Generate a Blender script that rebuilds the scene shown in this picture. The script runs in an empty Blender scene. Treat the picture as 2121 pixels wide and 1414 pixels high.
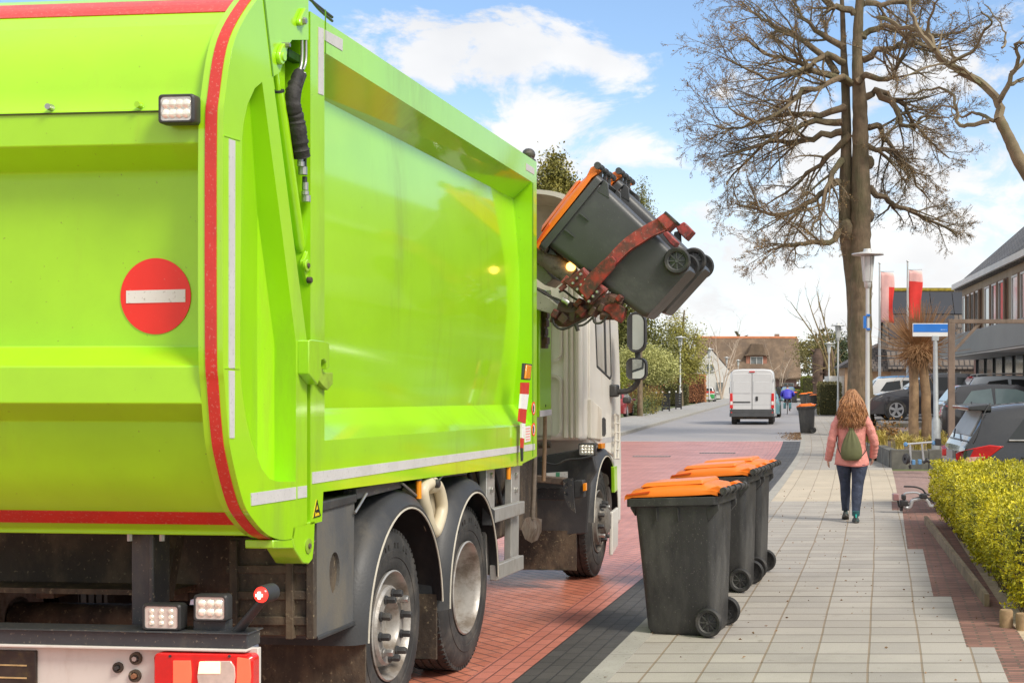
import bpy, math, random
from math import sin, cos, pi, radians as rad, atan2, sqrt, hypot
from mathutils import Vector as V, Matrix
from mathutils.geometry import tessellate_polygon
random.seed(7)
scn = bpy.context.scene
COL = scn.collection
# ------------------------------------------------------------------ camera, sky, sun, exposure
cd = bpy.data.cameras.new('camera'); cam = bpy.data.objects.new('camera', cd); COL.objects.link(cam)
cam.location = (0, 0, 1.8); cam.rotation_euler = (rad(90), 0, 0)
cd.sensor_width = 36; cd.lens = 47.52; cd.shift_x = -0.2072; cd.shift_y = 0.0424
cd.clip_start = .1; cd.clip_end = 3000
scn.camera = cam
scn.view_settings.view_transform = 'Standard'; scn.view_settings.look = 'None'
scn.view_settings.exposure = 1.32; scn.view_settings.gamma = 1
SUN_EL, SUN_AZ = rad(46), rad(126)            # azimuth from +Y (ahead) towards +X (right)
sd = bpy.data.lights.new('sun', 'SUN'); sd.energy = 1.5; sd.angle = rad(18); sd.color = (1, .93, .82)
so = bpy.data.objects.new('sun', sd); COL.objects.link(so)
sdir = V((sin(SUN_AZ) * cos(SUN_EL), cos(SUN_AZ) * cos(SUN_EL), sin(SUN_EL)))
so.rotation_euler = (-sdir).to_track_quat('-Z', 'Y').to_euler()


class NT:
    """tiny helper to chain shader nodes"""
    def __init__(s, tree): s.t = tree; s.n = tree.nodes; s.l = tree.links
    def new(s, typ, ins=None, **kw):
        n = s.n.new(typ)
        for k, v in kw.items(): setattr(n, k, v)
        for k, v in (ins or {}).items():
            if hasattr(v, 'is_output'): s.l.new(v, n.inputs[k])
            else: n.inputs[k].default_value = v
        return n
    def math(s, op, a, b=0., c=0., clamp=False):
        return s.new('ShaderNodeMath', {0: a, 1: b, 2: c}, operation=op, use_clamp=clamp).outputs[0]
    def mix(s, fac, a, b, blend='MIX'):
        n = s.n.new('ShaderNodeMix'); n.data_type = 'RGBA'; n.blend_type = blend
        for i, v in ((0, fac), (6, a), (7, b)):
            if hasattr(v, 'is_output'): s.l.new(v, n.inputs[i])
            else: n.inputs[i].default_value = (*v, 1) if isinstance(v, tuple) and len(v) == 3 else v
        return n.outputs[2]
    def ramp(s, fac, lo, hi):
        return s.new('ShaderNodeMapRange', {0: fac, 1: lo, 2: hi, 3: 0., 4: 1.}, interpolation_type='SMOOTHSTEP').outputs[0]
    def noise(s, vec, scale, detail=5., rough=.55, dist=0.):
        return s.new('ShaderNodeTexNoise', {'Vector': vec, 'Scale': scale, 'Detail': detail, 'Roughness': rough, 'Distortion': dist}).outputs[0]


w = bpy.data.worlds.new("World"); scn.world = w; w.use_nodes = True
t = NT(w.node_tree); t.n.clear()
sky = t.new('ShaderNodeTexSky', sky_type='NISHITA', sun_disc=False, sun_elevation=SUN_EL, sun_rotation=SUN_AZ,
            altitude=0., air_density=1., dust_density=.6, ozone_density=1.6)
D = t.new('ShaderNodeTexCoord').outputs['Generated']
sx = t.new('ShaderNodeSeparateXYZ', {0: D}).outputs
mp = t.new('ShaderNodeMapping', {0: D, 'Location': (7.2, .4, 5.1), 'Scale': (1, 1, 1.75)}).outputs[0]
n1 = t.noise(mp, 12., 10., .62, .5)
n2 = t.noise(mp, 30., 6., .6, .2)
yy = t.math('MAXIMUM', sx[1], .02)
uu = t.math('DIVIDE', sx[0], yy); vv = t.math('DIVIDE', sx[2], yy)
# cumulus banks standing in given directions of the sky (azimuth tangent, elevation tangent, widths, weight)
banks = [(-.235, .243, .06, .034, .2), (-.157, .262, .03, .02, .13), (-.136, .243, .02, .02, .12), (-.1, .253, .018, .026, .16), (-.132, .19, .062, .04, .24), (-.068, .236, .026, .023, .2),
         (-.05, .168, .026, .016, .16), (-.007, .217, .013, .02, .14), (-.145, .135, .05, .04, .12), (.12, .11, .12, .075, .22), (.1, .2, .05, .03, .06),
         (-.105, .222, .03, .012, -.14), (-.03, .2, .03, .05, -.16), (-.2, .287, .09, .016, -.16), (-.04, .275, .05, .02, -.12), (-.075, .13, .022, .025, -.1), (.06, .245, .06, .03, -.1), (-.185, .215, .018, .03, -.1)]
acc = None
for (a, b, ra, rb, k) in banks:
    du = t.math('MULTIPLY', t.math('SUBTRACT', uu, a), 1 / ra); dv = t.math('MULTIPLY', t.math('SUBTRACT', vv, b), 1 / rb)
    r2 = t.math('ADD', t.math('MULTIPLY', du, du), t.math('MULTIPLY', dv, dv))
    g = t.math('MULTIPLY', t.math('EXPONENT', t.math('MULTIPLY', r2, -.7)), k)
    acc = g if acc is None else t.math('ADD', acc, g)
dens = t.math('ADD', t.math('ADD', n1, t.math('MULTIPLY', n2, .3)), acc)
over = t.math('MULTIPLY_ADD', t.ramp(sx[1], .35, -.3), .24, -.085)              # extra cloud added out of view behind, to whiten the light
over = t.math('ADD', over, t.math('MULTIPLY', t.ramp(sx[2], .33, .55), .16))  # more cloud added overhead, out of view, against the blue light
mask = t.ramp(t.math('ADD', dens, over), .61, .77)
hz = t.ramp(sx[2], .235, .0)                                   # pale air towards the horizon
skyc = t.mix(1., sky.outputs[0], (.84, .88, .92), 'MULTIPLY')
skyc = t.mix(t.math('MULTIPLY', hz, .8), skyc, (4.7, 4.78, 4.9))
shade = t.ramp(t.noise(mp, 8., 4., .5), .25, .75)
cl = t.mix(shade, (3.9, 3.92, 4.0), (4.85, 4.8, 4.72))
skyc = t.mix(t.math('MULTIPLY', mask, .95), skyc, cl)
bg = t.new('ShaderNodeBackground', {0: skyc, 1: .09})
t.l.new(bg.outputs[0], t.new('ShaderNodeOutputWorld').inputs[0])

# ------------------------------------------------------------------ materials
MATS = {}
def mat(name, col, rough=.5, metal=0., var=.1, vs=3., dirt=None, da=.4, ds=2., streak=0., bump=0., bs=40., coat=0., crough=.06,
        spec=.5, bstreak=0., bd=.01, emit=None, es=0., trans=0., speck=None, sa=.5, sc=60., alpha=1., uv=False, dr=None):
    if name in MATS: return MATS[name]
    m = bpy.data.materials.new(name); MATS[name] = m; m.use_nodes = True
    t = NT(m.node_tree); b = t.n['Principled BSDF']
    tc = t.new('ShaderNodeTexCoord').outputs['UV' if uv else 'Object']
    c = t.mix(1., col, (1, 1, 1), 'MULTIPLY')
    if var:
        f = t.new('ShaderNodeMapRange', {0: t.noise(tc, vs, 7., .6), 1: .3, 2: .7, 3: 1 - var, 4: 1 + var}).outputs[0]
        c = t.mix(1., c, t.new('ShaderNodeCombineColor', {0: f, 1: f, 2: f}).outputs[0], 'MULTIPLY')
    r = rough
    if dirt:
        vec = t.new('ShaderNodeMapping', {0: tc, 'Scale': (1, 1, 1 - .9 * streak)}).outputs[0]
        f = t.ramp(t.noise(vec, ds, 8., .68), 1.06 - da - .16, 1.06 - da + .14)
        c = t.mix(f, c, dirt); r = t.math('MULTIPLY_ADD', f, (dr or .75) - rough, rough)
    if speck:
        f = t.ramp(t.noise(tc, sc, 3., .6), 1 - (.30 + .13 * sa) - .03, 1 - (.30 + .13 * sa) + .05)
        c = t.mix(f, c, speck)
    t.l.new(c, b.inputs['Base Color'])
    if hasattr(r, 'is_output'): t.l.new(r, b.inputs['Roughness'])
    else: b.inputs['Roughness'].default_value = r
    b.inputs['Metallic'].default_value = metal; b.inputs['Coat Weight'].default_value = coat; b.inputs['Coat Roughness'].default_value = crough
    b.inputs['Specular IOR Level'].default_value = spec
    b.inputs['Transmission Weight'].default_value = trans; b.inputs['Alpha'].default_value = alpha
    if emit: b.inputs['Emission Color'].default_value = (*emit, 1); b.inputs['Emission Strength'].default_value = es
    if bump:
        bn = t.new('ShaderNodeBump', {'Strength': bump, 'Distance': bd, 'Height': t.noise(t.new('ShaderNodeMapping', {0: tc, 'Scale': (1, 1, 1 - bstreak)}).outputs[0] if bstreak else tc, bs, 5., .6)})
        t.l.new(bn.outputs[0], b.inputs['Normal'])
    return m

def brick_mat(name, c1, c2, mortar, bw, rh, ms=.006, off=.5, rot=0., rough=.75, var=.15, bump=.6, uv=True, freq=2, blot=None, sq=1., grit=.5, rowline=0., spots=None):
    if name in MATS: return MATS[name]
    m = bpy.data.materials.new(name); MATS[name] = m; m.use_nodes = True
    t = NT(m.node_tree); b = t.n['Principled BSDF']
    tc = t.new('ShaderNodeTexCoord').outputs['UV' if uv else 'Object']
    wob = t.new('ShaderNodeVectorMath', {0: t.new('ShaderNodeTexNoise', {'Vector': tc, 'Scale': .8, 'Detail': 1.}).outputs[1], 1: (.5, .5, .5)}, operation='SUBTRACT').outputs[0]
    wob = t.new('ShaderNodeVectorMath', {0: wob, 'Scale': min(bw, rh) * .07}, operation='SCALE').outputs[0]
    vec = t.new('ShaderNodeVectorMath', {0: tc, 1: wob}).outputs[0]
    vec = t.new('ShaderNodeMapping', {0: vec, 'Rotation': (0, 0, rot)}).outputs[0]
    br = t.new('ShaderNodeTexBrick', {'Vector': vec, 'Color1': (*c1, 1), 'Color2': (*c2, 1), 'Mortar': (*mortar, 1), 'Scale': 1., 'Mortar Size': ms,
                                      'Mortar Smooth': .25, 'Bias': 0., 'Brick Width': bw, 'Row Height': rh}, offset=off, offset_frequency=freq, squash=sq)
    n = t.noise(tc, 1.1, 8., .65)
    f = t.new('ShaderNodeMapRange', {0: n, 1: .3, 2: .7, 3: 1 - var, 4: 1 + var}).outputs[0]
    c = t.mix(1., br.outputs[0], t.new('ShaderNodeCombineColor', {0: f, 1: f, 2: f}).outputs[0], 'MULTIPLY')
    g = t.noise(tc, 160., 3., .7)
    f2 = t.new('ShaderNodeMapRange', {0: g, 1: .3, 2: .7, 3: 1 - .3 * grit, 4: 1 + .3 * grit}).outputs[0]
    c = t.mix(1., c, t.new('ShaderNodeCombineColor', {0: f2, 1: f2, 2: f2}).outputs[0], 'MULTIPLY')
    if rowline:                 # open dark cross joints between the slabs
        sv = t.new('ShaderNodeSeparateXYZ', {0: vec}).outputs[1]; fr = t.math('FRACT', t.math('DIVIDE', sv, rh)); ed = t.math('MINIMUM', fr, t.math('SUBTRACT', 1., fr))
        c = t.mix(t.math('MULTIPLY', t.ramp(ed, rowline / rh, rowline / rh * .35), .8), c, (.06, .05, .04))
    if spots:                   # gum, drips and grit stuck to the paving
        c = t.mix(t.math('MULTIPLY', t.ramp(t.noise(tc, 9., 4., .6), .66, .70), .45), c, spots)
        c = t.mix(t.math('MULTIPLY', t.ramp(t.noise(tc, .55, 6., .6), .5, .72), .3), c, spots)
    if blot:
        c = t.mix(t.math('MULTIPLY', t.ramp(t.noise(tc, 2.3, 9., .7), .56, .74), .55), c, blot)
    t.l.new(c, b.inputs['Base Color'])
    t.l.new(t.math('MULTIPLY_ADD', n, -.3, rough + .15), b.inputs['Roughness'])
    h = t.math('MULTIPLY_ADD', br.outputs[1], -1., t.math('MULTIPLY', g, .25))
    t.l.new(t.new('ShaderNodeBump', {'Strength': bump, 'Distance': .008, 'Height': h}).outputs[0], b.inputs['Normal'])
    return m

# ------------------------------------------------------------------ mesh helpers
class MB:
    def __init__(s): s.v = []; s.f = []; s.m = []; s.uv = None
    def add(s, vs, fs, m=0):
        o = len(s.v); s.v += [tuple(p) for p in vs]
        for f in fs: s.f.append(tuple(i + o for i in f)); s.m.append(m)
        return s
    def box(s, a, b, m=0, mx=None):
        (x0, y0, z0), (x1, y1, z1) = a, b
        p = [V(q) for q in ((x0, y0, z0), (x1, y0, z0), (x1, y1, z0), (x0, y1, z0), (x0, y0, z1), (x1, y0, z1), (x1, y1, z1), (x0, y1, z1))]
        if mx is not None: p = [mx @ q for q in p]
        return s.add(p, [(0, 3, 2, 1), (4, 5, 6, 7), (0, 1, 5, 4), (1, 2, 6, 5), (2, 3, 7, 6), (3, 0, 4, 7)], m)
    def prism(s, pts, fn, t0, t1, m=0):
        n = len(pts); vs = [fn(p[0], p[1], t0) for p in pts] + [fn(p[0], p[1], t1) for p in pts]
        return s.add(vs, [tuple(range(n))[::-1], tuple(range(n, 2 * n))] + [(i, (i + 1) % n, n + (i + 1) % n, n + i) for i in range(n)], m)
    def plate(s, outer, holes, fn, t0, t1, m=0, holewalls=True, back=True):
        polys = [outer] + holes; flat = [p for q in polys for p in q]
        tris = tessellate_polygon([[V((p[0], p[1], 0)) for p in q] for q in polys])
        n = len(flat); vs = [fn(p[0], p[1], t0) for p in flat] + [fn(p[0], p[1], t1) for p in flat]
        fs = [tuple(x) for x in tris] + ([tuple(n + i for i in x) for x in tris] if back else [])
        o = 0
        for k, q in enumerate(polys):
            if k == 0 or holewalls: fs += [(o + i, o + (i + 1) % len(q), n + o + (i + 1) % len(q), n + o + i) for i in range(len(q))]
            o += len(q)
        return s.add(vs, fs, m)
    def tube(s, pts, rads, n=8, m=0, cap=True):
        pts = [V(p) for p in pts]
        if not hasattr(rads, '__len__'): rads = [rads] * len(pts)
        o = len(s.v); nx = None; N = len(pts)
        for i, p in enumerate(pts):
            d = (pts[min(i + 1, N - 1)] - pts[max(i - 1, 0)])
            d = d.normalized() if d.length > 1e-9 else V((0, 0, 1))
            if nx is None: nx = d.orthogonal().normalized()
            else:
                nx = nx - d * nx.dot(d); nx = nx.normalized() if nx.length > 1e-6 else d.orthogonal().normalized()
            ny = d.cross(nx); r = rads[i]
            for k in range(n):
                a = 2 * pi * k / n; q = p + nx * (cos(a) * r) + ny * (sin(a) * r); s.v.append((q.x, q.y, q.z))
        for i in range(N - 1):
            for k in range(n):
                k2 = (k + 1) % n; s.f.append((o + i * n + k, o + i * n + k2, o + (i + 1) * n + k2, o + (i + 1) * n + k)); s.m.append(m)
        if cap:
            s.f.append(tuple(o + k for k in range(n))[::-1]); s.m.append(m); s.f.append(tuple(o + (N - 1) * n + k for k in range(n))); s.m.append(m)
        return s
    def lathe(s, prof, org, axis, n=32, m=0, a0=0., a1=2 * pi, ref=None):
        """prof: (radius, height along axis)"""
        ax = V(axis).normalized(); ex = V(ref).normalized() if ref else ax.orthogonal().normalized(); ey = ax.cross(ex); org = V(org)
        full = abs(a1 - a0) > 6.28; k = n if full else n + 1; o = len(s.v)
        for (r, h) in prof:
            for i in range(k):
                a = a0 + (a1 - a0) * i / n; q = org + ax * h + ex * (cos(a) * r) + ey * (sin(a) * r); s.v.append(tuple(q))
        for j in range(len(prof) - 1):
            for i in range(n):
                i2 = (i + 1) % k; s.f.append((o + j * k + i, o + j * k + i2, o + (j + 1) * k + i2, o + (j + 1) * k + i)); s.m.append(m)
        return s
    def loft(s, rings, closed=True, cap=True, m=0, mf=None):
        n = len(rings[0]); o = len(s.v)
        for r in rings: s.v += [tuple(p) for p in r]
        for j in range(len(rings) - 1):
            for i in range(n if closed else n - 1):
                i2 = (i + 1) % n; s.f.append((o + j * n + i, o + j * n + i2, o + (j + 1) * n + i2, o + (j + 1) * n + i)); s.m.append(mf(j, i) if mf else m)
        if cap and closed:
            s.f.append(tuple(o + k for k in range(n))[::-1]); s.m.append(m); e = o + (len(rings) - 1) * n; s.f.append(tuple(e + k for k in range(n))); s.m.append(m)
        return s
    def ball(s, c, r, n=12, m=0):
        r = r if hasattr(r, '__len__') else (r, r, r)
        rings = []
        for j in range(n // 2 + 1):
            ph = -pi / 2 + pi * j / (n // 2); cr = max(cos(ph), .02)
            rings.append([(c[0] + r[0] * cr * cos(2 * pi * i / n), c[1] + r[1] * cr * sin(2 * pi * i / n), c[2] + r[2] * sin(ph)) for i in range(n)])
        return s.loft(rings, m=m)
    def build(s, name, mats, parent=None, smooth=35, bevel=0., seg=2, sub=0, fixn=True):
        me = bpy.data.meshes.new(name); me.from_pydata(s.v, [], s.f)
        for q in (mats if isinstance(mats, (list, tuple)) else [mats]): me.materials.append(q)
        if any(s.m): me.polygons.foreach_set('material_index', s.m)
        if s.uv:
            l = me.uv_layers.new(name='UVMap')
            for lp in me.loops: l.data[lp.index].uv = s.uv[lp.vertex_index]
        if fixn and len(s.f) < 40000:
            import bmesh
            bm = bmesh.new(); bm.from_mesh(me); bmesh.ops.remove_doubles(bm, verts=bm.verts, dist=1e-5) if not s.uv else None
            bmesh.ops.recalc_face_normals(bm, faces=bm.faces); bm.to_mesh(me); bm.free()
        if smooth:
            me.shade_smooth(); me.set_sharp_from_angle(angle=rad(smooth))
        me.update()
        o = bpy.data.objects.new(name, me); COL.objects.link(o)
        if parent: o.parent = parent
        if bevel:
            b = o.modifiers.new('bevel', 'BEVEL'); b.width = bevel; b.segments = seg; b.limit_method = 'ANGLE'; b.angle_limit = rad(40)
        if sub:
            b = o.modifiers.new('sub', 'SUBSURF'); b.levels = sub; b.render_levels = sub
        return o

def crom(pts, k=6):
    out = []; P = [V(p) for p in pts]
    for i in range(len(P) - 1):
        a, b, c, d = P[max(i - 1, 0)], P[i], P[i + 1], P[min(i + 2, len(P) - 1)]
        for j in range(k):
            q = j / k; out.append(.5 * ((2 * b) + (c - a) * q + (2 * a - 5 * b + 4 * c - d) * q * q + (3 * b - a - 3 * c + d) * q ** 3))
    out.append(P[-1]); return out

def rrect(x0, x1, y0, y1, r, n=5):
    o = []
    for cx, cy, a in ((x1 - r, y1 - r, 0), (x0 + r, y1 - r, 90), (x0 + r, y0 + r, 180), (x1 - r, y0 + r, 270)):
        o += [(cx + r * cos(rad(a + 90 * i / n)), cy + r * sin(rad(a + 90 * i / n))) for i in range(n + 1)]
    return o

def thing(name, label, cat, loc=(0, 0, 0), rz=0., group=None):
    o = bpy.data.objects.new(name, None); COL.objects.link(o); o.location = loc; o.rotation_euler = (0, 0, rz)
    o.empty_display_size = .2; return tag(o, label, cat, group)
def tag(o, label, cat, group=None):
    o['label'] = label; o['category'] = cat
    if group: o['group'] = group
    return o
def struct(o, kind='structure'): o['kind'] = kind; return o
def dup(o, parent=None):
    c = o.copy(); COL.objects.link(c)
    if parent: c.parent = parent
    for ch in KIDS(o): dup(ch, c)
    return c
def KIDS(o): return [c for c in bpy.data.objects if c.parent is o]
def lbl(o, s): o['label'] = s; return o
def lerp(a, b, t): return a + (b - a) * t
def interp(tab, x):
    for (a, fa), (b, fb) in zip(tab, tab[1:]):
        if x <= b: return fa + (fb - fa) * max(0, (x - a)) / (b - a) if x >= a else fa
    return tab[-1][1]
def pchip(tab, x):
    xs = [a for a, _ in tab]; ys = [b for _, b in tab]; n = len(xs)
    sl = [(ys[i + 1] - ys[i]) / (xs[i + 1] - xs[i]) for i in range(n - 1)]
    g = [sl[0]] + [(sl[i - 1] + sl[i]) / 2 for i in range(1, n - 1)] + [sl[-1]]
    if x <= xs[0]: return ys[0] + g[0] * (x - xs[0])
    if x >= xs[-1]: return ys[-1] + g[-1] * (x - xs[-1])
    i = max(k for k in range(n - 1) if xs[k] <= x); h = xs[i + 1] - xs[i]; q = (x - xs[i]) / h
    return ys[i] * (1 + 2 * q) * (1 - q) ** 2 + h * g[i] * q * (1 - q) ** 2 + ys[i + 1] * q * q * (3 - 2 * q) + h * g[i + 1] * q * q * (q - 1)
# survey helper: bearing and elevation read off the photograph (2121 px wide) plus a measured distance -> metres
def at(px, d, z=0.): return V(((px - 1500) / 2800 * d, d, z))
def zat(py, d): return 1.8 - (py - 797) * d / 2800
# ------------------------------------------------------------------ ground, road, pavement
KERB = [(3, -1.48), (8.95, -.771), (10.55, -.581), (15, -.06), (21.4, .627), (28, 1.27), (36.4, 2.0), (51.4, 2.9), (100, 5.46), (200, 10.8), (320, 17.2)]
def kerbx(d): return pchip(KERB, d)
LK0, LKS = -6.2, .0536
def sheet(name, m, ds, x0, x1, z, nx=1, uvs=(1, 1)):
    """strip following the street; UV = metres across from the kerb line, metres along"""
    b = MB(); b.uv = []; s = 0; pd = None
    for j, d in enumerate(ds):
        if pd is not None: s += hypot(d - pd, kerbx(d) - kerbx(pd))
        else: s = d
        pd = d
        for i in range(nx + 1):
            x = lerp(x0(d), x1(d), i / nx); b.v.append((x, d, z)); b.uv.append((x - kerbx(d), s))
    for j in range(len(ds) - 1):
        for i in range(nx):
            a = j * (nx + 1) + i; b.f.append((a, a + 1, a + nx + 2, a + nx + 1)); b.m.append(0)
    return struct(b.build(name, m, smooth=0, fixn=False))
def rng(a, b, st):
    n = max(1, round((b - a) / st)); return [a + (b - a) * i / n for i in range(n + 1)]

m_soil = mat('soil', (.16, .12, .085), .95, var=.35, vs=.6, bump=.5, bs=12, speck=(.3, .24, .17), sa=.5, sc=9)
m_asph = mat('asphalt', (.27, .255, .255), .6, var=.1, vs=.5, speck=(.36, .345, .33), sa=.6, sc=70, bump=.25, bs=120, dirt=(.32, .3, .29), da=.45, ds=.35, dr=.8)
m_red = brick_mat('red_paving_brick', (.57, .20, .125), (.48, .155, .095), (.16, .07, .055), .205, .098, .007, rot=rad(45), rough=.33, var=.18, blot=(.42, .2, .15))
m_redb = brick_mat('red_border_brick', (.54, .19, .135), (.48, .16, .11), (.16, .06, .045), .2, .1, .006, rot=rad(90), rough=.36, var=.16)
m_dark = brick_mat('dark_paving_brick', (.068, .062, .057), (.052, .048, .044), (.025, .024, .024), .2, .105, .006, rot=rad(90), rough=.6, var=.25, blot=(.1, .095, .09))
m_conc = mat('concrete_edge', (.33, .315, .28), .85, var=.15, vs=2.5, speck=(.2, .18, .15), sa=.55, sc=60, bump=.2, bs=80)
m_tile = brick_mat('grey_paving_slab', (.385, .355, .31), (.315, .29, .258), (.25, .195, .135), .345, .295, .008, off=0., rowline=.012, rough=.8, var=.15, blot=(.25, .22, .18), grit=.7, spots=(.17, .145, .11))
m_tan = brick_mat('tan_paving_slab', (.49, .42, .32), (.45, .39, .30), (.33, .27, .2), .345, .6, .008, off=0., rough=.8, var=.1)
m_kl = brick_mat('clinker_brick', (.31, .145, .105), (.17, .08, .065), (.13, .09, .065), .2, .055, .011, off=.5, rough=.85, var=.3, blot=(.34, .25, .17))
m_pink = brick_mat('pink_paving_brick', (.32, .21, .18), (.28, .18, .16), (.2, .14, .11), .2, .1, .006, rot=rad(45), rough=.8, var=.12)
m_lpav = brick_mat('far_paving_slab', (.34, .33, .31), (.31, .30, .285), (.2, .19, .17), .3, .3, .008, rough=.85, var=.12)
m_sand = mat('sand', (.44, .35, .24), .95, var=.22, vs=4, speck=(.2, .14, .09), sa=.55, sc=30, bump=.6, bs=40)
m_lawn = mat('grass_soil', (.09, .11, .035), .95, var=.4, vs=.7, bump=.5, bs=20, speck=(.2, .17, .09), sa=.6, sc=6)

g = MB(); g.add([(-500, -60, -.03), (500, -60, -.03), (500, 900, -.03), (-500, 900, -.03)], [(0, 1, 2, 3)])
struct(g.build('ground', m_lawn, smooth=0, fixn=False))
lk = lambda d: LK0 + LKS * d
farleft = lambda d: -30.
near = rng(-8, 43.2, 1.2); far = rng(43.35, 320, 4)
band = lambda d: kerbx(d) - interp([(0, .42), (21, .43), (36, .52), (43.2, .56)], d)
redb = lambda d: band(d) - .3
sheet('red_brick_road', m_red, near, farleft, redb, 0.)
sheet('red_brick_border', m_redb, near, redb, band, .001)
sheet('dark_brick_strip', m_dark, near, band, kerbx, 0.)
sheet('white_road_line', mat('road_line', (.7, .68, .64), .7, var=.15, vs=2), [43.2, 43.35], lambda d: -8., kerbx, 0.004)
sheet('asphalt_road', m_asph, far, lambda d: lk(d), kerbx, 0.)
b = MB()                                                          # flush concrete edging, stone by stone
d = 2.
while d < 318:
    L = 1.0 if d < 60 else 4.; e = d + L - (.008 if d < 60 else .03)
    x = lambda q, o: kerbx(q) + o
    h = .008 if d < 30 else .01
    b.add([(x(d, 0), d, -.05), (x(d, .155), d, -.05), (x(e, .155), e, -.05), (x(e, 0), e, -.05), (x(d, 0), d, h), (x(d, .155), d, h), (x(e, .155), e, h), (x(e, 0), e, h)],
          [(4, 5, 6, 7), (0, 1, 5, 4), (2, 3, 7, 6), (3, 0, 4, 7), (1, 2, 6, 5)]); d += L
struct(b.build('concrete_kerb', m_conc, smooth=0, bevel=0))
edge0 = lambda d: kerbx(d) + .155
def stepr(d):
    o = .74 if d < 9.27 else .55 if d < 11.5 else .4 if d < 14.8 else .23 if d < 19.4 else .08
    return .12 * d + o
sheet('brick_border', m_kl, rng(-4, 21, .8), lambda d: stepr(min(d, 21)) - .6, lambda d: .12 * d + .98 - max(0, d - 9) * .022, 0.)
for a, c in ((-6, 9.27), (9.27, 11.5), (11.5, 14.8), (14.8, 19.4), (19.4, 20.9)):
    sheet('pavement', m_tile, rng(a, c, .8), edge0, lambda d, a=a: stepr((a + .01)) + .12 * (d - a - .01), .004)
rp = lambda d: kerbx(d) + interp([(20, 2.1), (30, 2.25), (48, 2.35), (400, 2.5)], d)
sheet('driveway_crossing', m_tan, rng(20.9, 28.6, .8), edge0, rp, .004)
sheet('pavement', m_tile, rng(28.6, 318, 3), edge0, rp, .004)
sheet('driveway', m_pink, rng(19.4, 28.4, 1), rp, lambda d: 14., -.004)
sheet('sand_verge', m_sand, rng(2, 21, 1), lambda d: .12 * d + .9 - max(0, d - 9) * .022, lambda d: .12 * d + 2.2, -.008)
# left pavement with a raised kerb
b = MB(); b.uv = []
dl = rng(43.6, 318, 3)
def lstrip(name, m, o0, o1, z, d0=43.6):
    bb = MB(); bb.uv = []
    for q in rng(d0, 318, 3):
        for o in (o0, o1): bb.v.append((lk(q) + o, q, z)); bb.uv.append((o, q))
    n = len(bb.v) // 2
    for j in range(n - 1): bb.f.append((2 * j, 2 * j + 1, 2 * j + 3, 2 * j + 2)); bb.m.append(0)
    return struct(bb.build(name, m, smooth=0, fixn=False))
lstrip('far_pavement', m_lpav, -2.9, -.16, .1)
b = MB(); d = 43.6
while d < 316:
    e = d + 1.98; h = .112
    b.box((-.16, d, -.05), (0, e, h), mx=Matrix(((1, LKS, 0, LK0), (0, 1, 0, 0), (0, 0, 1, 0), (0, 0, 0, 1)))); d += 2
struct(b.build('far_kerb', m_conc, smooth=0))
# drain grates in the red road table
for (px, py, wd) in ((1350, 945, .95), (1486, 938, .95)):
    d = 5040 / (py - 797); c = at(px, d)
    b = MB(); b.box((c.x - wd / 2, d - .22, -.02), (c.x + wd / 2, d + .22, .005))
    for k in range(12): b.box((c.x - wd / 2 + .04 + k * .075, d - .17, .005), (c.x - wd / 2 + .075 + k * .075, d + .17, .009), 1)
    tag(b.build('drain_cover', [mat('iron_grate', (.12, .11, .1), .6, .5), m_conc]), 'cast drain cover set in the red road, %s of the two' % ('farther left' if px < 1400 else 'farther right, pale'), 'drain cover', 'drain covers in the red road')
# terraced gravel and the raised forecourt on the right
m_grav = mat('gravel', (.30, .22, .19), .95, var=.25, vs=5, speck=(.16, .1, .08), sa=.8, sc=28, bump=.9, bs=35)
m_stone = mat('mossy_stone', (.2, .18, .15), .9, var=.35, vs=4, dirt=(.1, .11, .05), da=.5, ds=3, bump=.7, bs=14)
m_fore = mat('forecourt_paving', (.3, .28, .26), .9, var=.15, vs=1, bump=.3, bs=40)
def terr(name, m, d0, d1, z0, z1, off):
    bb = MB(); x0 = rp(d0) + off; x1 = rp(d1) + off
    bb.add([(x0, d0, -.05), (60, d0, -.05), (60, d1, -.05), (x1, d1, -.05), (x0, d0, z0), (60, d0, z0), (60, d1, z1), (x1, d1, z1)], [(4, 5, 6, 7), (0, 1, 5, 4), (3, 0, 4, 7), (2, 3, 7, 6)])
    return struct(bb.build(name, m, smooth=0))
terr('gravel_terrace', m_grav, 36.5, 39.3, .25, .3, .25)
terr('gravel_terrace', m_grav, 39.3, 42.5, .44, .48, .3)
terr('raised_forecourt', m_fore, 42.5, 170, .58, .62, .35)
for k, (dd, z, o) in enumerate(((36.4, .28, .2), (39.2, .47, .25), (42.4, .62, .3))):
    x = rp(dd) + o
    wv = MB(); n = 0
    while x < 12:
        L = random.uniform(.7, 1.1); wv.box((x, dd - random.uniform(.11, .15), -.03), (x + L - .015, dd + .1, z + random.uniform(-.015, .02))); x += L
    tag(wv.build('retaining_wall', m_stone, bevel=.012), ('low mossy stone wall behind the yellow grass plants', 'middle stone step of the gravel terraces', 'topmost stone edge under the parked cars')[k], 'low wall', 'stone edges of the gravel terraces')
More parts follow.
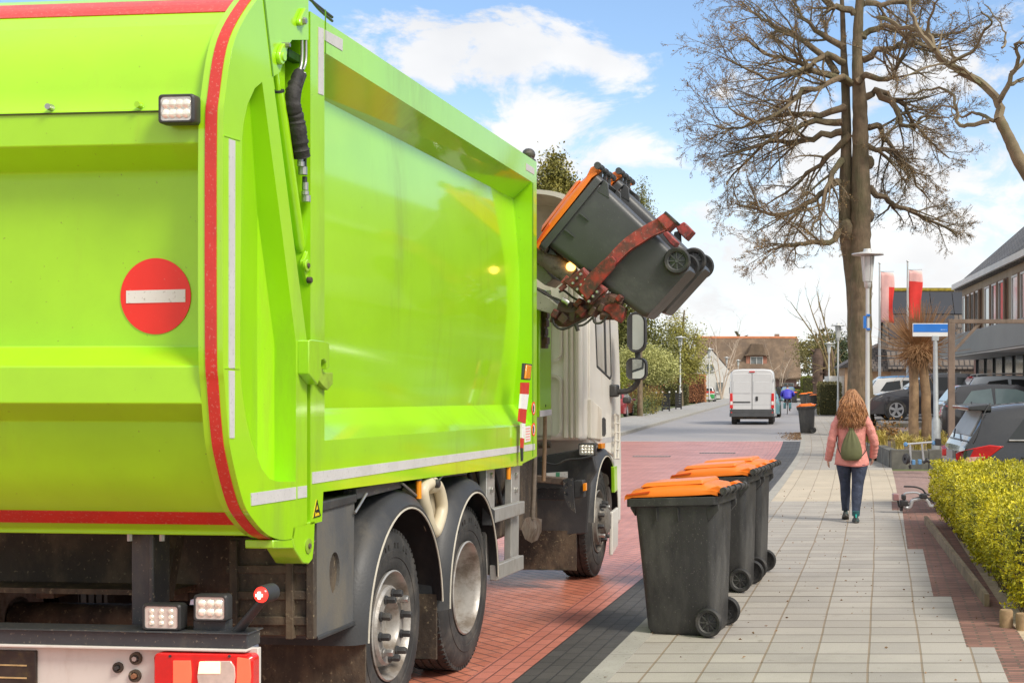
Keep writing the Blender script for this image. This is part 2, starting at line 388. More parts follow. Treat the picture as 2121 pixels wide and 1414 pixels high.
# ------------------------------------------------------------------ the refuse truck (local x = right, y = forward, z up; right flank at x = 0)
TF, TL = (.1065, .9943), (-.9943, .1065)
TRUCK = thing('refuse_truck', 'lime green side loading refuse truck with white cab, lifting wheeled bins beside the road', 'truck', (-1.937, 5.2, 0), -atan2(*TF))
def S(px, py, v=0.):          # point of the flank plane inset by v metres -> (u, w)
    q = (px - 1500) / 2800
    u = (q * (5.2 + .1065 * v) + 1.937 + .9943 * v) / (.1065 - .9943 * q); d = 5.2 + .9943 * u + .1065 * v
    return (u, 1.8 - (py - 797) * d / 2800)
def R(px, py, u):             # point of the cross plane u metres ahead of the rear -> (v, w)
    q = (px - 1500) / 2800
    v = (-1.937 + .1065 * u - q * (5.2 + .9943 * u)) / (.9943 + .1065 * q); d = 5.2 + .9943 * u + .1065 * v
    return (v, 1.8 - (py - 797) * d / 2800)
SP = lambda u, w, v: (-v, u, w)             # profile in the flank plane, third coordinate = inset
RP = lambda v, w, u: (-v, u, w)             # profile in the cross plane, third coordinate = u
GRN = (.36, .72, .006)
m_green = mat('lime_paint', GRN, .30, var=.05, vs=2.5, coat=1., crough=.07, dirt=(.27, .46, .03), da=.4, ds=1.6, streak=.85, dr=.5, speck=(.2, .32, .03), sa=-.3, sc=45)
m_greenr = mat('lime_paint_dusty', (.37, .76, .004), .42, var=.06, vs=3, coat=.6, crough=.16, dirt=(.36, .58, .02), da=.38, ds=2.6, streak=.85, speck=(.16, .24, .02), sa=-.25, sc=55)
m_redt = mat('red_reflective_tape', (.60, .03, .018), .45, var=.12, vs=6, speck=(.62, .16, .12), sa=.62, sc=90, coat=.3)
m_silver = mat('silver_reflective_tape', (.56, .54, .53), .5, var=.08, vs=5, dirt=(.4, .38, .33), da=.35, ds=3, speck=(.45, .44, .42), sa=.6, sc=70)
m_grime = mat('grimy_steel', (.04, .03, .022), .75, var=.5, vs=2.5, dirt=(.13, .095, .06), da=.5, ds=6, streak=.55, speck=(.2, .16, .1), sa=.42, sc=48, bump=.5, bs=25)
m_black = mat('black_plastic', (.035, .036, .038), .5, var=.25, vs=3, dirt=(.1, .09, .075), da=.4, ds=4, streak=.4, bump=.12, bs=90)
m_blackc = mat('black_steel', (.04, .043, .048), .42, var=.2, vs=4, dirt=(.12, .105, .08), da=.42, ds=5, streak=.6, speck=(.2, .17, .13), sa=.45, sc=60)
m_rubber = mat('tyre_rubber', (.032, .031, .03), .78, var=.3, vs=5, dirt=(.09, .08, .068), da=.46, ds=5, bump=.2, bs=60)
m_rim = mat('rim_steel', (.46, .44, .41), .42, metal=.45, var=.22, vs=6, dirt=(.2, .165, .13), da=.54, ds=5, bump=.1, bs=50)
m_steel = mat('bare_steel', (.46, .45, .43), .35, metal=.85, var=.15, vs=8, dirt=(.25, .19, .13), da=.35, ds=8)
m_alu = mat('aluminium', (.50, .49, .46), .45, metal=.6, var=.12, vs=5, dirt=(.28, .24, .19), da=.42, ds=5, streak=.5)
m_cream = mat('cab_paint', (.76, .735, .67), .32, var=.05, vs=2, coat=.5, crough=.1, dirt=(.46, .38, .28), da=.36, ds=2.6, streak=.9)
m_creamd = mat('cab_paint_dirty', (.66, .62, .53), .5, var=.07, vs=2, dirt=(.34, .27, .19), da=.42, ds=3.2, streak=.9, coat=.1)
m_lens = mat('lamp_lens', (.75, .72, .66), .12, var=.1, vs=40, coat=.6, metal=.35)
m_white = mat('white_sticker', (.78, .77, .74), .5, var=.05, vs=4, speck=(.5, .47, .42), sa=.45, sc=60)
m_noent = mat('red_sticker', (.88, .028, .014), .42, var=.05, vs=5, speck=(.8, .2, .15), sa=-.1, sc=80, coat=.15)
m_glass = mat('dark_glass', (.02, .026, .027), .05, var=0, coat=0., spec=.12)
m_amber = mat('amber_lens', (.85, .28, .01), .25, var=.1, vs=20, coat=.4)
m_redl = mat('red_lens', (.65, .012, .012), .18, var=.12, vs=12, coat=.6)

# flank outline of the tailgate
rim0 = [(.80, 3.555), (.62, 3.53), (.46, 3.465), (.31, 3.368), (.12, 3.162), (.04, 2.93), (.018, 2.74), (.018, 1.96), (.033, 1.80), (.063, 1.614), (.092, 1.52), (.17, 1.365), (.24, 1.282), (.385, 1.19), (.528, 1.146), (.66, 1.135)]
rim = [(p.x, p.y) for p in crom([(a, b, 0) for a, b in rim0], 5)]
right = [S(612, 1092), S(636, 1086), S(636, 720), S(635, 701), S(606, 480), S(565, 160), S(580, 150), S(597, 95), S(605, 83), S(639, 83), (S(639, 83)[0], 3.51)]
pocket = [S(*p) for p in ((543, 170), (528, 183), (512.6, 217), (504, 258), (501, 288), (499, 480), (497, 740), (500, 800), (510, 870), (520, 910), (530, 938), (542, 970), (558, 990), (574, 997), (613, 997), (613, 711), (584, 480))]
tg = MB(); tg.plate(rim + right, [pocket], SP, 0, .10)
us = [p[0] for p in pocket]; u0, u1 = min(us), max(us)
tg.add([(-.012 - .125 * (u - u0) / (u1 - u0), u, wv) for u, wv in pocket] , [tuple(range(len(pocket)))[::-1]])
gate = tg.build('tailgate', m_green, TRUCK, smooth=25, bevel=.006)
tg = MB(); tg.plate(rim + [(a, b) for a, b in [S(612, 1092), (S(636, 1086)[0], 1.25), (.82, 3.51)]], [], SP, 2.42, 2.52)
tg.build('tailgate_flank', m_green, TRUCK, smooth=25)
# rear skin between the flanks
prof = [(a + (.04 if b > 2 else .05) * (1 if a < .6 else 1), b - (.035 if a > .2 and b > 2 else 0) + (.035 if a > .2 and b < 2 else 0)) for a, b in rim if b > 2.9]
prof += [(.052, 2.885), (.044, 2.872), (.04, 2.868), (.04, 2.737), (.165, 2.655), (.17, 2.62), (.17, 1.952), (.045, 1.873), (.04, 1.727), (.165, 1.655), (.17, 1.60), (.20, 1.46), (.245, 1.365), (.31, 1.29), (.375, 1.232), (.44, 1.19), (.44, 1.17), (.8, 1.17), (.8, 3.4)]
b = MB(); b.prism(prof, SP, .098, 2.425); b.build('rear_panel', m_greenr, TRUCK, smooth=20, bevel=.006)
b = MB()              # hinge seam under the upper cover
b.prism([(.034, 2.868), (.034, 2.862), (.06, 2.862), (.06, 2.868)], SP, .105, 2.41)
b.build('cover_seam', mat('seam_shadow', (.05, .07, .01), .8), TRUCK)
for vv_ in (.35, .72, 1.1, 1.5, 1.9):
    q = MB(); q.lathe([(.0, .028), (.012, .028), (.014, 0.)], (-vv_, .045, 2.89), (0, -1, 0), 10); q.build('rivet', m_greenr if vv_ != .72 else m_steel, TRUCK)
# red tape along the rim, the top and the bottom edge
def strip(curve, v0, v1, off=.004, th=.006):
    rings = []
    for i, p in enumerate(curve):
        a = curve[max(i - 1, 0)]; c = curve[min(i + 1, len(curve) - 1)]
        du, dw = c[0] - a[0], c[1] - a[1]; L = hypot(du, dw) or 1; nu, nw = dw / L, -du / L
        o = (p[0] + nu * off, p[1] + nw * off); q = (p[0] - nu * th, p[1] - nw * th)
        rings.append([(-v0, *o), (-v1, *o), (-v1, *q), (-v0, *q)])
    return rings
b = MB(); b.loft(strip([p for p in rim if p[1] > 1.14][2:], .024, .071)); b.build('reflective_stripe', m_redt, TRUCK, smooth=25)
cur = [p for p in prof if p[1] > 3.30 and p[0] < .65][-6:]
b = MB(); b.loft(strip(cur, .1, 2.42)); b.build('reflective_stripe', m_redt, TRUCK, smooth=40)
b = MB(); b.loft(strip([(.322, 1.279), (.375, 1.232), (.385, 1.224)], .1, 2.42)); b.build('reflective_stripe', m_redt, TRUCK, smooth=40)
def decal(name, pxs, m, v=0., th=.003, parent=None):
    bb = MB(); bb.prism([S(x, y, v) for x, y in pxs], SP, v - th, v + .001); return bb.build(name, m, parent or TRUCK, smooth=0)
decal('reflective_stripe', [(473.5, 288), (486, 292), (485, 764), (473, 762)], m_silver)
decal('reflective_stripe', [(473, 767), (485, 768), (484.5, 907), (475, 907)], m_silver)
decal('reflective_stripe', [(519, 1021), (612, 1008), (612, 1033), (520, 1047)], m_silver)
decal('reflective_stripe', [(616, 1007.5), (634.5, 1005), (634.5, 1029), (616, 1032)], m_silver)
decal('weld_seam', [(464, 279), (497, 289), (497, 292), (464, 282)], m_green)
decal('weld_seam', [(465, 760.5), (496, 762), (496, 764.5), (465, 763)], m_green)
decal('weld_seam', [(545, 0), (548, 0), (566, 158), (563.5, 158)], mat('lime_seam', (.12, .3, .01), .6))
# no entry sticker
c = R(323, 613.5, .17)
st = MB(); st.prism([(c[0] + .148 * cos(2 * pi * i / 64), c[1] + .152 * sin(2 * pi * i / 64)) for i in range(64)], RP, .166, .172)
ne = st.build('no_entry_sticker', m_noent, TRUCK, smooth=0)
q = [R(x, y, .165) for x, y in ((261.5, 602), (384, 599), (384, 625.5), (261.5, 628))]
st = MB(); st.prism(q, RP, .1635, .168); st.build('white_bar', m_white, ne, smooth=0)
# LED work light on the upper ledge
def lamp(name, px0, px1, py0, py1, u, depth=.07, leds=(4, 2), par=None, tilt=0.):
    (v0, w1), (v1, w0) = R(px0, py0, u), R(px1, py1, u)
    vc, wc, hw, hh = (v0 + v1) / 2, (w0 + w1) / 2, abs(v0 - v1) / 2, abs(w1 - w0) / 2
    root = MB(); o = rrect(-hw, hw, -hh, hh, .25 * hh, 4)
    fn = lambda a, c, d: (-vc + a, u + d, wc + c)
    root.loft([[fn(a * .82, c * .82, depth) for a, c in o], [fn(a, c, depth * .6) for a, c in o], [fn(a, c, 0) for a, c in o], [fn(a * .93, c * .92, -.008) for a, c in o], [fn(a * .86, c * .82, -.008) for a, c in o], [fn(a * .86, c * .82, .012) for a, c in o]])
    ro = root.build(name, m_black, par or TRUCK, smooth=30)
    ln = MB(); ln.prism([(a * .86, c * .82) for a, c in o], fn, -.003, .004); ln.build('lens', m_lens, ro, smooth=0)
    for i in range(leds[0]):
        for j in range(leds[1]):
            q = MB(); q.lathe([(0, .009), (.3 * hh / leds[1], .009), (.62 * hh / leds[1], .0045), (.68 * hh / leds[1], .002)], (-vc + (i + .5 - leds[0] / 2) * 1.5 * hw / leds[0], u - .002, wc + (j + .5 - leds[1] / 2) * 1.35 * hh / leds[1]), (0, -1, 0), 10)
            q.build('reflector', mat('led_reflector', (.9, .86, .75), .15, metal=.5, var=.2, vs=60, emit=(1, .93, .8), es=.05), ro)
    return ro
lamp('work_light', 328, 403, 196, 255, -.03, .075, (4, 2))
# body: flank frame, recessed bulging panel, shell
B_l, B_r, E_r, E_l = S(672, 108.5), S(1101.7, 377), S(1101.5, 880), S(672, 912)
bo = [S(643, 24), S(1111.5, 336), S(1112, 945), S(1082, 960), S(1082, 963), S(669.6, 1018), S(667, 1079), S(643, 1086)]
b = MB(); b.plate(bo, [[B_l, B_r, E_r, E_l]], SP, 0, .16, holewalls=False, back=False); b.build('body_frame', m_green, TRUCK, smooth=0)
CV = .145
uL, uR = B_l[0], B_r[0]
NX, NZ = 18, 18
wt, wb_ = 3.178, 1.69
grid = []
for j in range(NZ + 1):
    tt = j / NZ
    grid.append([(-(CV - .05 * sin(pi * tt)), lerp(uL, uR + .012, i / NX), lerp(lerp(wb_, wb_ - .035, i / NX), wt, tt)) for i in range(NX + 1)])
b = MB(); b.loft(grid, closed=False, cap=False); b.build('body_panel', m_green, TRUCK, smooth=60, fixn=False)
for row, (pl, pr) in ((grid[-1], (B_l, B_r)), (grid[0], (E_l, E_r))):
    b = MB(); b.add([row[0], row[-1], (0, *pr), (0, *pl)], [(0, 1, 2, 3)]); b.build('panel_bevel', m_green, TRUCK, smooth=0)
b = MB(); b.loft([[r[-1] for r in grid], [(0, E_r[0], lerp(E_r[1], B_r[1], j / NZ)) for j in range(NZ + 1)]], closed=False, cap=False); b.build('panel_bevel', m_green, TRUCK, smooth=60, fixn=False)
b = MB(); b.prism([(S(643, 24)[0], 3.463), (S(1111.5, 336)[0], 3.468), (S(1112, 945)[0], 1.27), (S(643, 1086)[0], 1.36)], SP, .155, 2.52)
b.prism([(S(643, 24)[0], 3.464), (S(1111.5, 336)[0], 3.469), (S(1111.5, 336)[0], 3.44), (S(643, 24)[0], 3.44)], SP, .002, .16)
b.build('body_shell', m_green, TRUCK, smooth=20)
decal('reflective_stripe', [(646, 977.5), (1076, 922.8), (1076, 935.8), (646, 1001.5)], m_silver)
decal('reflective_stripe', [(1085, 921.5), (1107, 918.5), (1107, 931), (1085, 934.5)], m_silver)
decal('reflective_stripe', [(658.5, 56), (669.5, 60), (669.5, 198), (658.5, 194)], m_silver)
decal('reflective_stripe', [(672, 62), (709, 82), (708.5, 106), (672, 84)], m_silver)
decal('reflective_stripe', [(1089, 338), (1106, 349), (1106, 362), (1089, 352)], m_silver)
decal('panel_joint', [(673, 20), (674.2, 21), (674.2, 112), (673, 112)], mat('lime_seam', (.12, .3, .01), .6))
decal('body_edge', [(1102.5, 378), (1104, 379), (1104, 944), (1102.5, 945)], mat('lime_seam', (.12, .3, .01), .6))
# warning triangle
wtg = MB(); wtg.prism([S(*p) for p in ((655, 1034), (663, 1068), (648, 1072))], SP, -.003, .001)
wt_o = wtg.build('warning_triangle', mat('yellow_sticker', (.8, .55, .01), .5), TRUCK, smooth=0)
for nm, ps in (('triangle_edge', ((655, 1034), (656.2, 1038), (649.8, 1070), (648, 1072))), ('triangle_edge', ((655, 1034), (663, 1068), (660.9, 1067.2), (654.6, 1040))), ('triangle_edge', ((648, 1072), (649.5, 1069.5), (661.2, 1066), (663, 1068))), ('pictogram', ((652.4, 1057), (656, 1054), (659, 1056), (658.3, 1061), (655.5, 1060), (654, 1063)))):
    q = MB(); q.prism([S(*p) for p in ps], SP, -.0045, -.002); q.build(nm, mat('black_print', (.01, .01, .01), .5), wt_o, smooth=0)
# dark gap with cylinder, hoses, hinge behind the rear post
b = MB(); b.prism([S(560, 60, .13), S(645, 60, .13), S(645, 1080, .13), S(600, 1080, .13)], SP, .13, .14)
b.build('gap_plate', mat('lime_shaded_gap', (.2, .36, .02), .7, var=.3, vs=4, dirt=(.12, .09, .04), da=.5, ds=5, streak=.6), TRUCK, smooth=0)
S3 = lambda px, py, v: (-v, *S(px, py, v))
b = MB(); b.tube([S3(576, 192, .05), S3(583, 235, .05), S3(620, 505, .05), S3(623, 520, .05)], [.024, .026, .026, .02], 16); cy = b.build('hydraulic_cylinder', m_green, TRUCK)
b = MB(); b.tube([S3(571, 150, .05), S3(577, 196, .05)], .012, 10); b.build('piston_rod', m_green, cy)
b = MB(); b.tube([S3(575.3, 187, .05), S3(576, 191, .05)], .027, 14); b.build('collar', m_black, cy)
def hose(pts, r, m, name='hose', par=None):
    bb = MB(); P = crom(pts, 6); rr = [(r if not hasattr(r, '__len__') else lerp(r[0], r[1], i / (len(P) - 1))) for i in range(len(P))]
    bb.tube(P, rr, 10); return bb.build(name, m, par or TRUCK)
m_sleeve = mat('hose_sleeve', (.028, .025, .024), .7, var=.3, vs=8, bump=1., bs=22, dirt=(.09, .08, .07), da=.4, ds=12)
for dx, nm in ((0, 0), (8, 1)):
    hose([S3(625 + dx, 80, .008), S3(625.5 + dx, 110, .008), S3(624 + dx, 132, .008), S3(621 + dx * .8, 145, .008)], .0065, m_steel, 'steel_pipe')
    hose([S3(621 + dx, 143 + 9 * nm, .008), S3(619 + dx, 152 + 9 * nm, .008)], .011, m_steel, 'hose_fitting')
cl_ = MB(); cl_.box((-.085, S(616, 100, .008)[0], S(616, 118, .008)[1]), (-.045, S(640, 100, .008)[0], S(616, 100, .008)[1])); cl_.build('hose_clamp', mat('green_plastic', (.012, .06, .008), .5), TRUCK, bevel=.004)
rng_ = random.Random(3)
P = crom([S3(620, 150, .008), S3(609, 180, .008), S3(606, 215, .008), S3(612, 245, .008), S3(617, 280, .008), S3(622, 310, .008), S3(625, 325, .008)], 8)
b = MB(); b.tube(P, [.024 + .014 * min(1, i / 25) + rng_.uniform(-.004, .004) for i in range(len(P))], 12); b.build('hose_bundle', m_sleeve, TRUCK, smooth=50)
hose([S3(628, 155, .008), S3(617, 190, .008), S3(615, 230, .008), S3(624, 260, .008)], .016, m_sleeve)
for x, y0, y1, r, m in ((622, 324, 334, .013, m_steel), (623, 335, 345, .016, m_steel), (627, 346, 362, .02, m_steel), (631, 318, 350, .009, m_black), (631, 366, 378, .011, m_black), (632, 378, 394, .014, m_steel), (632, 396, 404, .017, m_steel), (634, 405, 418, .02, m_steel)):
    hose([S3(x, y0, .008), S3(x, (y0 + y1) / 2, .008), S3(x, y1, .008)], r, m, 'hose_fitting')
def pin(px, py, r, h, m, v=0., name='pin', par=None, n=16):
    u_, w_ = S(px, py, v); q = MB(); q.lathe([(0, h), (r * .86, h), (r, h * .8), (r, 0)], (-v, u_, w_), (1, 0, 0), n); return q.build(name, m, par or TRUCK)
# upper hinge ears and their bolts
def ear(pxs, th=.02, v=0., name='hinge_plate', m=None):
    q = MB(); P = crom([(*S(x, y, v), 0) for x, y in pxs + pxs[:1]], 4)[:-1]; q.prism([(p.x, p.y) for p in P], SP, v - th, v + .001); return q.build(name, m or m_green, TRUCK, bevel=.004)
e1 = ear([(624, 17), (630, 24), (631, 38), (622, 53), (614, 52), (614, 40)], .018); pin(620, 44, .016, .032, m_steel, 0, 'bolt', e1, 6)
e2 = ear([(582, 90), (587, 97), (586, 118), (580, 134), (573, 130), (571, 115), (576, 98)], .018); pin(584, 94, .011, .036, m_steel, 0, 'bolt', e2, 6); pin(579, 118, .02, .024, m_green, 0, 'hinge_pin', e2)
e3 = ear([(633, 512), (643, 514), (643, 560), (640, 618), (636, 616), (626, 575), (621, 545), (626, 530)], .018, .03); pin(632, 550, .027, .014, m_green, .012, 'hinge_pin', e3); pin(632, 550, .012, .02, m_grime, .012, 'bolt', e3); pin(637, 580, .014, .02, m_grime, .012, 'bolt', e3)
# latch hook and catch
hk = MB(); hk.plate([S(*p) for p in ((617, 705), (622, 703), (648, 706), (661, 711), (661, 760), (655, 765), (655, 750), (649, 744), (644, 746), (643, 772), (636, 797), (617, 774))], [], SP, -.05, .002); hk.build('latch_hook', m_green, TRUCK, bevel=.005)
hk = MB(); hk.plate([S(*p) for p in ((648, 752), (652, 752), (660, 771), (679, 771), (679, 795), (668, 808), (659, 800), (647, 785))], [], SP, -.025, .002); hk.build('latch_catch', mat('lime_worn', (.27, .42, .03), .6, var=.25, vs=8, dirt=(.16, .12, .05), da=.35, ds=9), TRUCK, bevel=.004)
# foot of the tailgate below the rim
ft = MB(); ft.prism([S(*p) for p in ((607, 1090), (653, 1076), (651, 1130), (648, 1158), (640, 1168), (628, 1166), (611, 1138), (604, 1112))], SP, .0, .13); ft.prism([S(*p) for p in ((568, 1118), (611, 1113), (611, 1136), (568, 1136))], SP, .004, .13); fo = ft.build('tailgate_foot', m_green, TRUCK, bevel=.006)
pin(638, 1130, .034, .006, mat('lime_worn', (.27, .42, .03)), 0, 'pivot', fo); pin(638, 1130, .012, .012, m_grime, 0, 'pivot', fo)
# roof edge details
for k in range(2):
    hose([S3(626 + k * 14, -14 + k * 8, .1), S3(655 + k * 6, 10 + k * 10, .1), S3(688, 36 + k * 8, .1)], .007, m_blackc, 'roof_rail')
b = MB(); u_, w_ = S(1098, 330, .05); b.box((-.11, u_ - .06, 3.46), (-.02, u_ + .06, 3.50)); b.ball((-.06, u_, 3.53), (.05, .06, .045), 12); b.build('camera_housing', m_blackc, TRUCK, bevel=.005)
# marker flap with red and white bands, stickers
mk = [('red_band', m_redt, ((1080, 792), (1096, 792), (1094.5, 816.5), (1079.3, 815.5))), ('white_band', m_white, ((1079.3, 815.5), (1094.5, 816.5), (1090.5, 847.5), (1077, 845.5))), ('red_band', m_redt, ((1077, 845.5), (1090.5, 847.5), (1088, 877), (1074.5, 872))), ('white_band', m_white, ((1080, 876), (1087.5, 877), (1085, 908), (1080, 906.5))), ('red_band', m_redt, ((1080, 906.5), (1085, 908), (1083.5, 928), (1080, 927))), ('flap_foot', m_black, ((1080, 927), (1083.5, 928), (1083, 955), (1081, 955)))]
fb = MB(); fb.prism([S(x, y, -.04) for x, y in ((1085, 752), (1101, 754), (1097.5, 787), (1083, 786))], SP, -.045, -.025); fo = fb.build('marker_flap', m_black, TRUCK, bevel=.003)
q = MB(); q.prism([S(x, y, -.045) for x, y in ((1087.5, 755), (1097.5, 756.5), (1094.5, 785), (1084.5, 784))], SP, -.06, -.045); q.build('amber_lamp', m_amber, fo, bevel=.006)
for nm, m, ps in mk: q = MB(); q.prism([S(x, y, -.04) for x, y in ps], SP, -.043, -.03); q.build(nm, m, fo, smooth=0)
for yy_ in (845.5, 889):
    u_, w_ = S(1104.5, yy_); dk = [(u_ + .05 * cos(i * pi / 16), w_ + .05 * sin(i * pi / 16)) for i in range(32)]; ds_ = [(u_ + .038 * cos(i * pi / 16), w_ + .038 * sin(i * pi / 16)) for i in range(32)]
    q = MB(); q.plate(dk, [ds_], SP, -.004, .001); ro = q.build('prohibition_sticker', m_noent, TRUCK, smooth=0)
    q = MB(); q.prism(ds_, SP, -.003, .001); q.build('sticker_face', m_white, ro, smooth=0)
    q = MB(); q.prism([(u_ - .008, w_ - .028), (u_ + .01, w_ - .028), (u_ + .014, w_ + .008), (u_ + .004, w_ + .03), (u_ - .01, w_ + .012)], SP, -.0045, -.002); q.build('pictogram', mat('black_print', (.01, .01, .01), .5), ro, smooth=0)
lb_ = decal('white_label', [(1086.5, 883), (1098, 881.5), (1098, 913), (1086.5, 916)], m_white)
for k in range(5): decal('text_line', [(1088, 886.5 + k * 5.6), (1096.5, 885.3 + k * 5.6), (1096.5, 887.6 + k * 5.6), (1088, 888.8 + k * 5.6)], mat('pink_print', (.75, .3, .26), .6), 0, .0045, lb_)
# rear underside: grimy bulkhead, post, brace, carrier frame
b = MB(); b.prism([(.18, 1.2), (2.4, 1.2), (2.4, .80), (.18, .80)], RP, 1.25, 1.3); b.prism([(.75, .84), (2.4, .84), (2.4, .815), (.75, .815)], RP, 1.05, 1.25); b.build('bulkhead', m_grime, TRUCK, smooth=0)
(v0, _), (v1, _) = R(272, 1200, .55), R(325, 1200, .55)
b = MB(); b.prism([(v0, 1.21), (v1 + .02, 1.21), (v1 + .02, .72), (v0, .72)], RP, .55, .63); b.prism([(v1 + .02, 1.21), (v1, 1.21), (v1, .72), (v1 + .02, .72)], RP, .52, .66); b.build('rear_post', m_blackc, TRUCK, bevel=.006)
(va, wa), (vb, wb2) = R(238, 1091, .50), R(342, 1104, .50)
b = MB(); b.prism([(va, wa), (vb, wa), (vb, wa - .022), (va, wa - .022)], RP, .44, .68); b.build('post_bracket', m_green, TRUCK, bevel=.004)
for px in (264, 331):
    v_, w_ = R(px, 1112, .5); q = MB(); q.lathe([(0, 0), (.012, 0), (.012, .035), (0, .035)], (-v_, .52, w_ - .018), (0, 0, 1), 6); q.build('bolt', m_steel, TRUCK)
b = MB(); b.tube([(-R(365, 1110, .9)[0], .9, 1.18), (-R(335, 1250, .75)[0], .75, .85)], .05, 4); b.build('brace', m_grime, TRUCK, smooth=0)
# battery carrier and toolbox behind the rear wheel
u0 = S(655, 1100, .0)[0]; u1 = S(731, 1100)[0]
b = MB(); b.prism([R(474, 1112, u0), (.05, R(655, 1112, u0)[1]), (.05, R(655, 1318, u0)[1]), R(474, 1318, u0)], RP, u0 + .01, u1 - .02)
car = b.build('equipment_box', m_grime, TRUCK, bevel=.006)
for x in (486, 602, 645): q = MB(); q.prism([R(x - 8, 1118, u0), R(x + 8, 1118, u0), R(x + 8, 1322, u0), R(x - 8, 1322, u0)], RP, u0 - .018, u0 + .02); q.build('frame_bar', m_grime, car, bevel=.004)
for y in (1178, 1232, 1285): q = MB(); q.prism([R(470, y - 9, u0), R(640, y - 9, u0), R(640, y + 9, u0), R(470, y + 9, u0)], RP, u0 - .008, u0 + .02); q.build('frame_bar', m_grime, car, bevel=.004)
b = MB(); TV = .035; hc_ = S(693, 1180, TV); hole = [(hc_[0] + .062 * cos(i * pi / 12), hc_[1] + (.085 if sin(i * pi / 12) > 0 else .115) * sin(i * pi / 12)) for i in range(24)]
b.plate([S(*p, TV) for p in ((656, 1042), (734, 1028), (731, 1290), (656, 1322))], [hole], SP, TV, .33, back=False)
b.add([(-.15, a + .03, c) for a, c in hole], [tuple(range(24))]); tb = b.build('toolbox', mat('grey_plastic', (.085, .087, .09), .6, var=.15, vs=2, dirt=(.14, .125, .1), da=.5, ds=3, streak=.5, bump=.15, bs=70), TRUCK, smooth=0)
q = MB(); q.prism([S(*p, TV) for p in ((655, 1062), (735, 1040), (735, 1022), (655, 1040))], SP, TV - .012, .08); q.build('toolbox_lid', m_black, tb, bevel=.008)
q = MB(); q.prism([S(*p, TV) for p in ((655, 1326), (732, 1294), (732, 1286), (655, 1317))], SP, TV - .012, TV); q.build('lid_rail', m_black, tb, bevel=.004)
# rear bumper beam, white tail plate, lamps, number plate
ub = .35
(v0, w1), (_, w0) = R(512, 1310, ub), R(512, 1343, ub)
b = MB(); b.prism([(v0, w1 - .006), (v0, w0), (2.45, w0), (2.45, w1 - .006)], RP, ub, ub + .12); b.prism([(v0 - .01, w1), (v0 - .01, w1 - .007), (2.46, w1 - .007), (2.46, w1)], RP, ub - .012, ub + .13); b.build('bumper_beam', m_blackc, TRUCK, bevel=.004)
b = MB(); v2, w2 = R(532, 1346, ub + .02); b.prism([(v2, w0 - .002), (v2, .42), (2.45, .42), (2.45, w0 - .002)], RP, ub + .03, ub + .06); b.prism([(v2 + .03, w0 - .001), (v2 + .03, w0 - .012), (2.45, w0 - .012), (2.45, w0 - .001)], RP, ub - .015, ub + .05)
b.build('tail_plate', mat('white_dirty_paint', (.66, .62, .57), .5, var=.06, vs=3, dirt=(.4, .31, .23), da=.33, ds=4, streak=.8), TRUCK, bevel=.003)
for px, py, r, m in ((283, 1362, .026, m_steel), (246, 1381, .022, m_black), (281, 1398, .026, mat('rusty_steel', (.22, .1, .05), .8, var=.3, vs=12))):
    v_, w_ = R(px, py, ub + .03); q = MB(); q.lathe([(0, .004), (r * .6, .004), (r * .62, .012), (r, .012), (r * 1.02, 0)], (-v_, ub + .03, w_), (0, -1, 0), 20); ro = q.build('plate_bolt', m_grime, TRUCK)
    q = MB(); q.lathe([(0, .022), (r * .42, .022), (r * .48, .016), (r * .48, .003)], (-v_, ub + .03, w_), (0, -1, 0), 6); q.build('bolt_head', m, ro)
(v0, w1), (v1, w0) = R(0, 1345, ub + .02), R(75, 1430, ub + .02)
b = MB(); b.prism([(v0 + .3, w1), (v1, w1), (v1, w0), (v0 + .3, w0)], RP, ub + .015, ub + .032); np_ = b.build('number_plate', mat('plate_dark', (.03, .022, .018), .35, var=.5, vs=6, dirt=(.14, .1, .03), da=.4, ds=8), TRUCK, bevel=.003)
for y in (1374, 1400): q = MB(); q.prism([R(-20, y, ub + .014), R(55, y + 2, ub + .014), R(55, y + 5, ub + .014), R(-20, y + 3, ub + .014)], RP, ub + .012, ub + .016); q.build('plate_mark', mat('plate_glint', (.5, .35, .16), .4, var=.3, vs=20), np_, smooth=0)
(v0, w1), (v1, w0) = R(317, 1352, ub - .03), R(523, 1470, ub - .03)
o = rrect(-v0, -v1, w0, w1, .022, 5)
tl = MB(); tl.loft([[(a, ub + .03, c) for a, c in o], [(a, ub - .022, c) for a, c in o], [(lerp(a, -(v0 + v1) / 2, .04), ub - .032, lerp(c, (w0 + w1) / 2, .06)) for a, c in o]]); tlo = tl.build('tail_light', m_redl, TRUCK, smooth=35)
def inset(name, pxs, m, th=.004): q = MB(); q.prism([R(x, y, ub - .034) for x, y in pxs], RP, ub - .034 - th, ub - .03); return q.build(name, m, tlo, bevel=.002)
inset('brake_lens', [(359, 1367), (395, 1367), (397, 1395), (395, 1425), (359, 1425)], mat('red_lens_lit', (.8, .05, .03), .25, emit=(1, .09, .04), es=.8, var=.15, vs=14))
inset('reversing_lens', [(412, 1378), (424, 1368), (478, 1368), (486, 1380), (488, 1400), (484, 1425), (412, 1425), (409, 1400)], mat('clear_lens', (.62, .5, .44), .2, var=.2, vs=14, coat=.4))
inset('bulb_window', [(414, 1369), (457, 1369), (457, 1394), (411, 1394)], mat('lit_lens', (.9, .6, .4), .3, emit=(1, .55, .3), es=.75, var=.2, vs=14), .007)
inset('side_lens', [(492, 1360), (518, 1364), (520, 1400), (517, 1425), (490, 1425)], mat('red_lens_lit', (.8, .05, .03)), .005)
for x in (352, 475): v_, w_ = R(x, 1358, ub - .034); q = MB(); q.lathe([(0, .004), (.006, .004), (.006, 0)], (-v_, ub - .032, w_), (0, -1, 0), 8); q.build('screw', m_black, tlo)
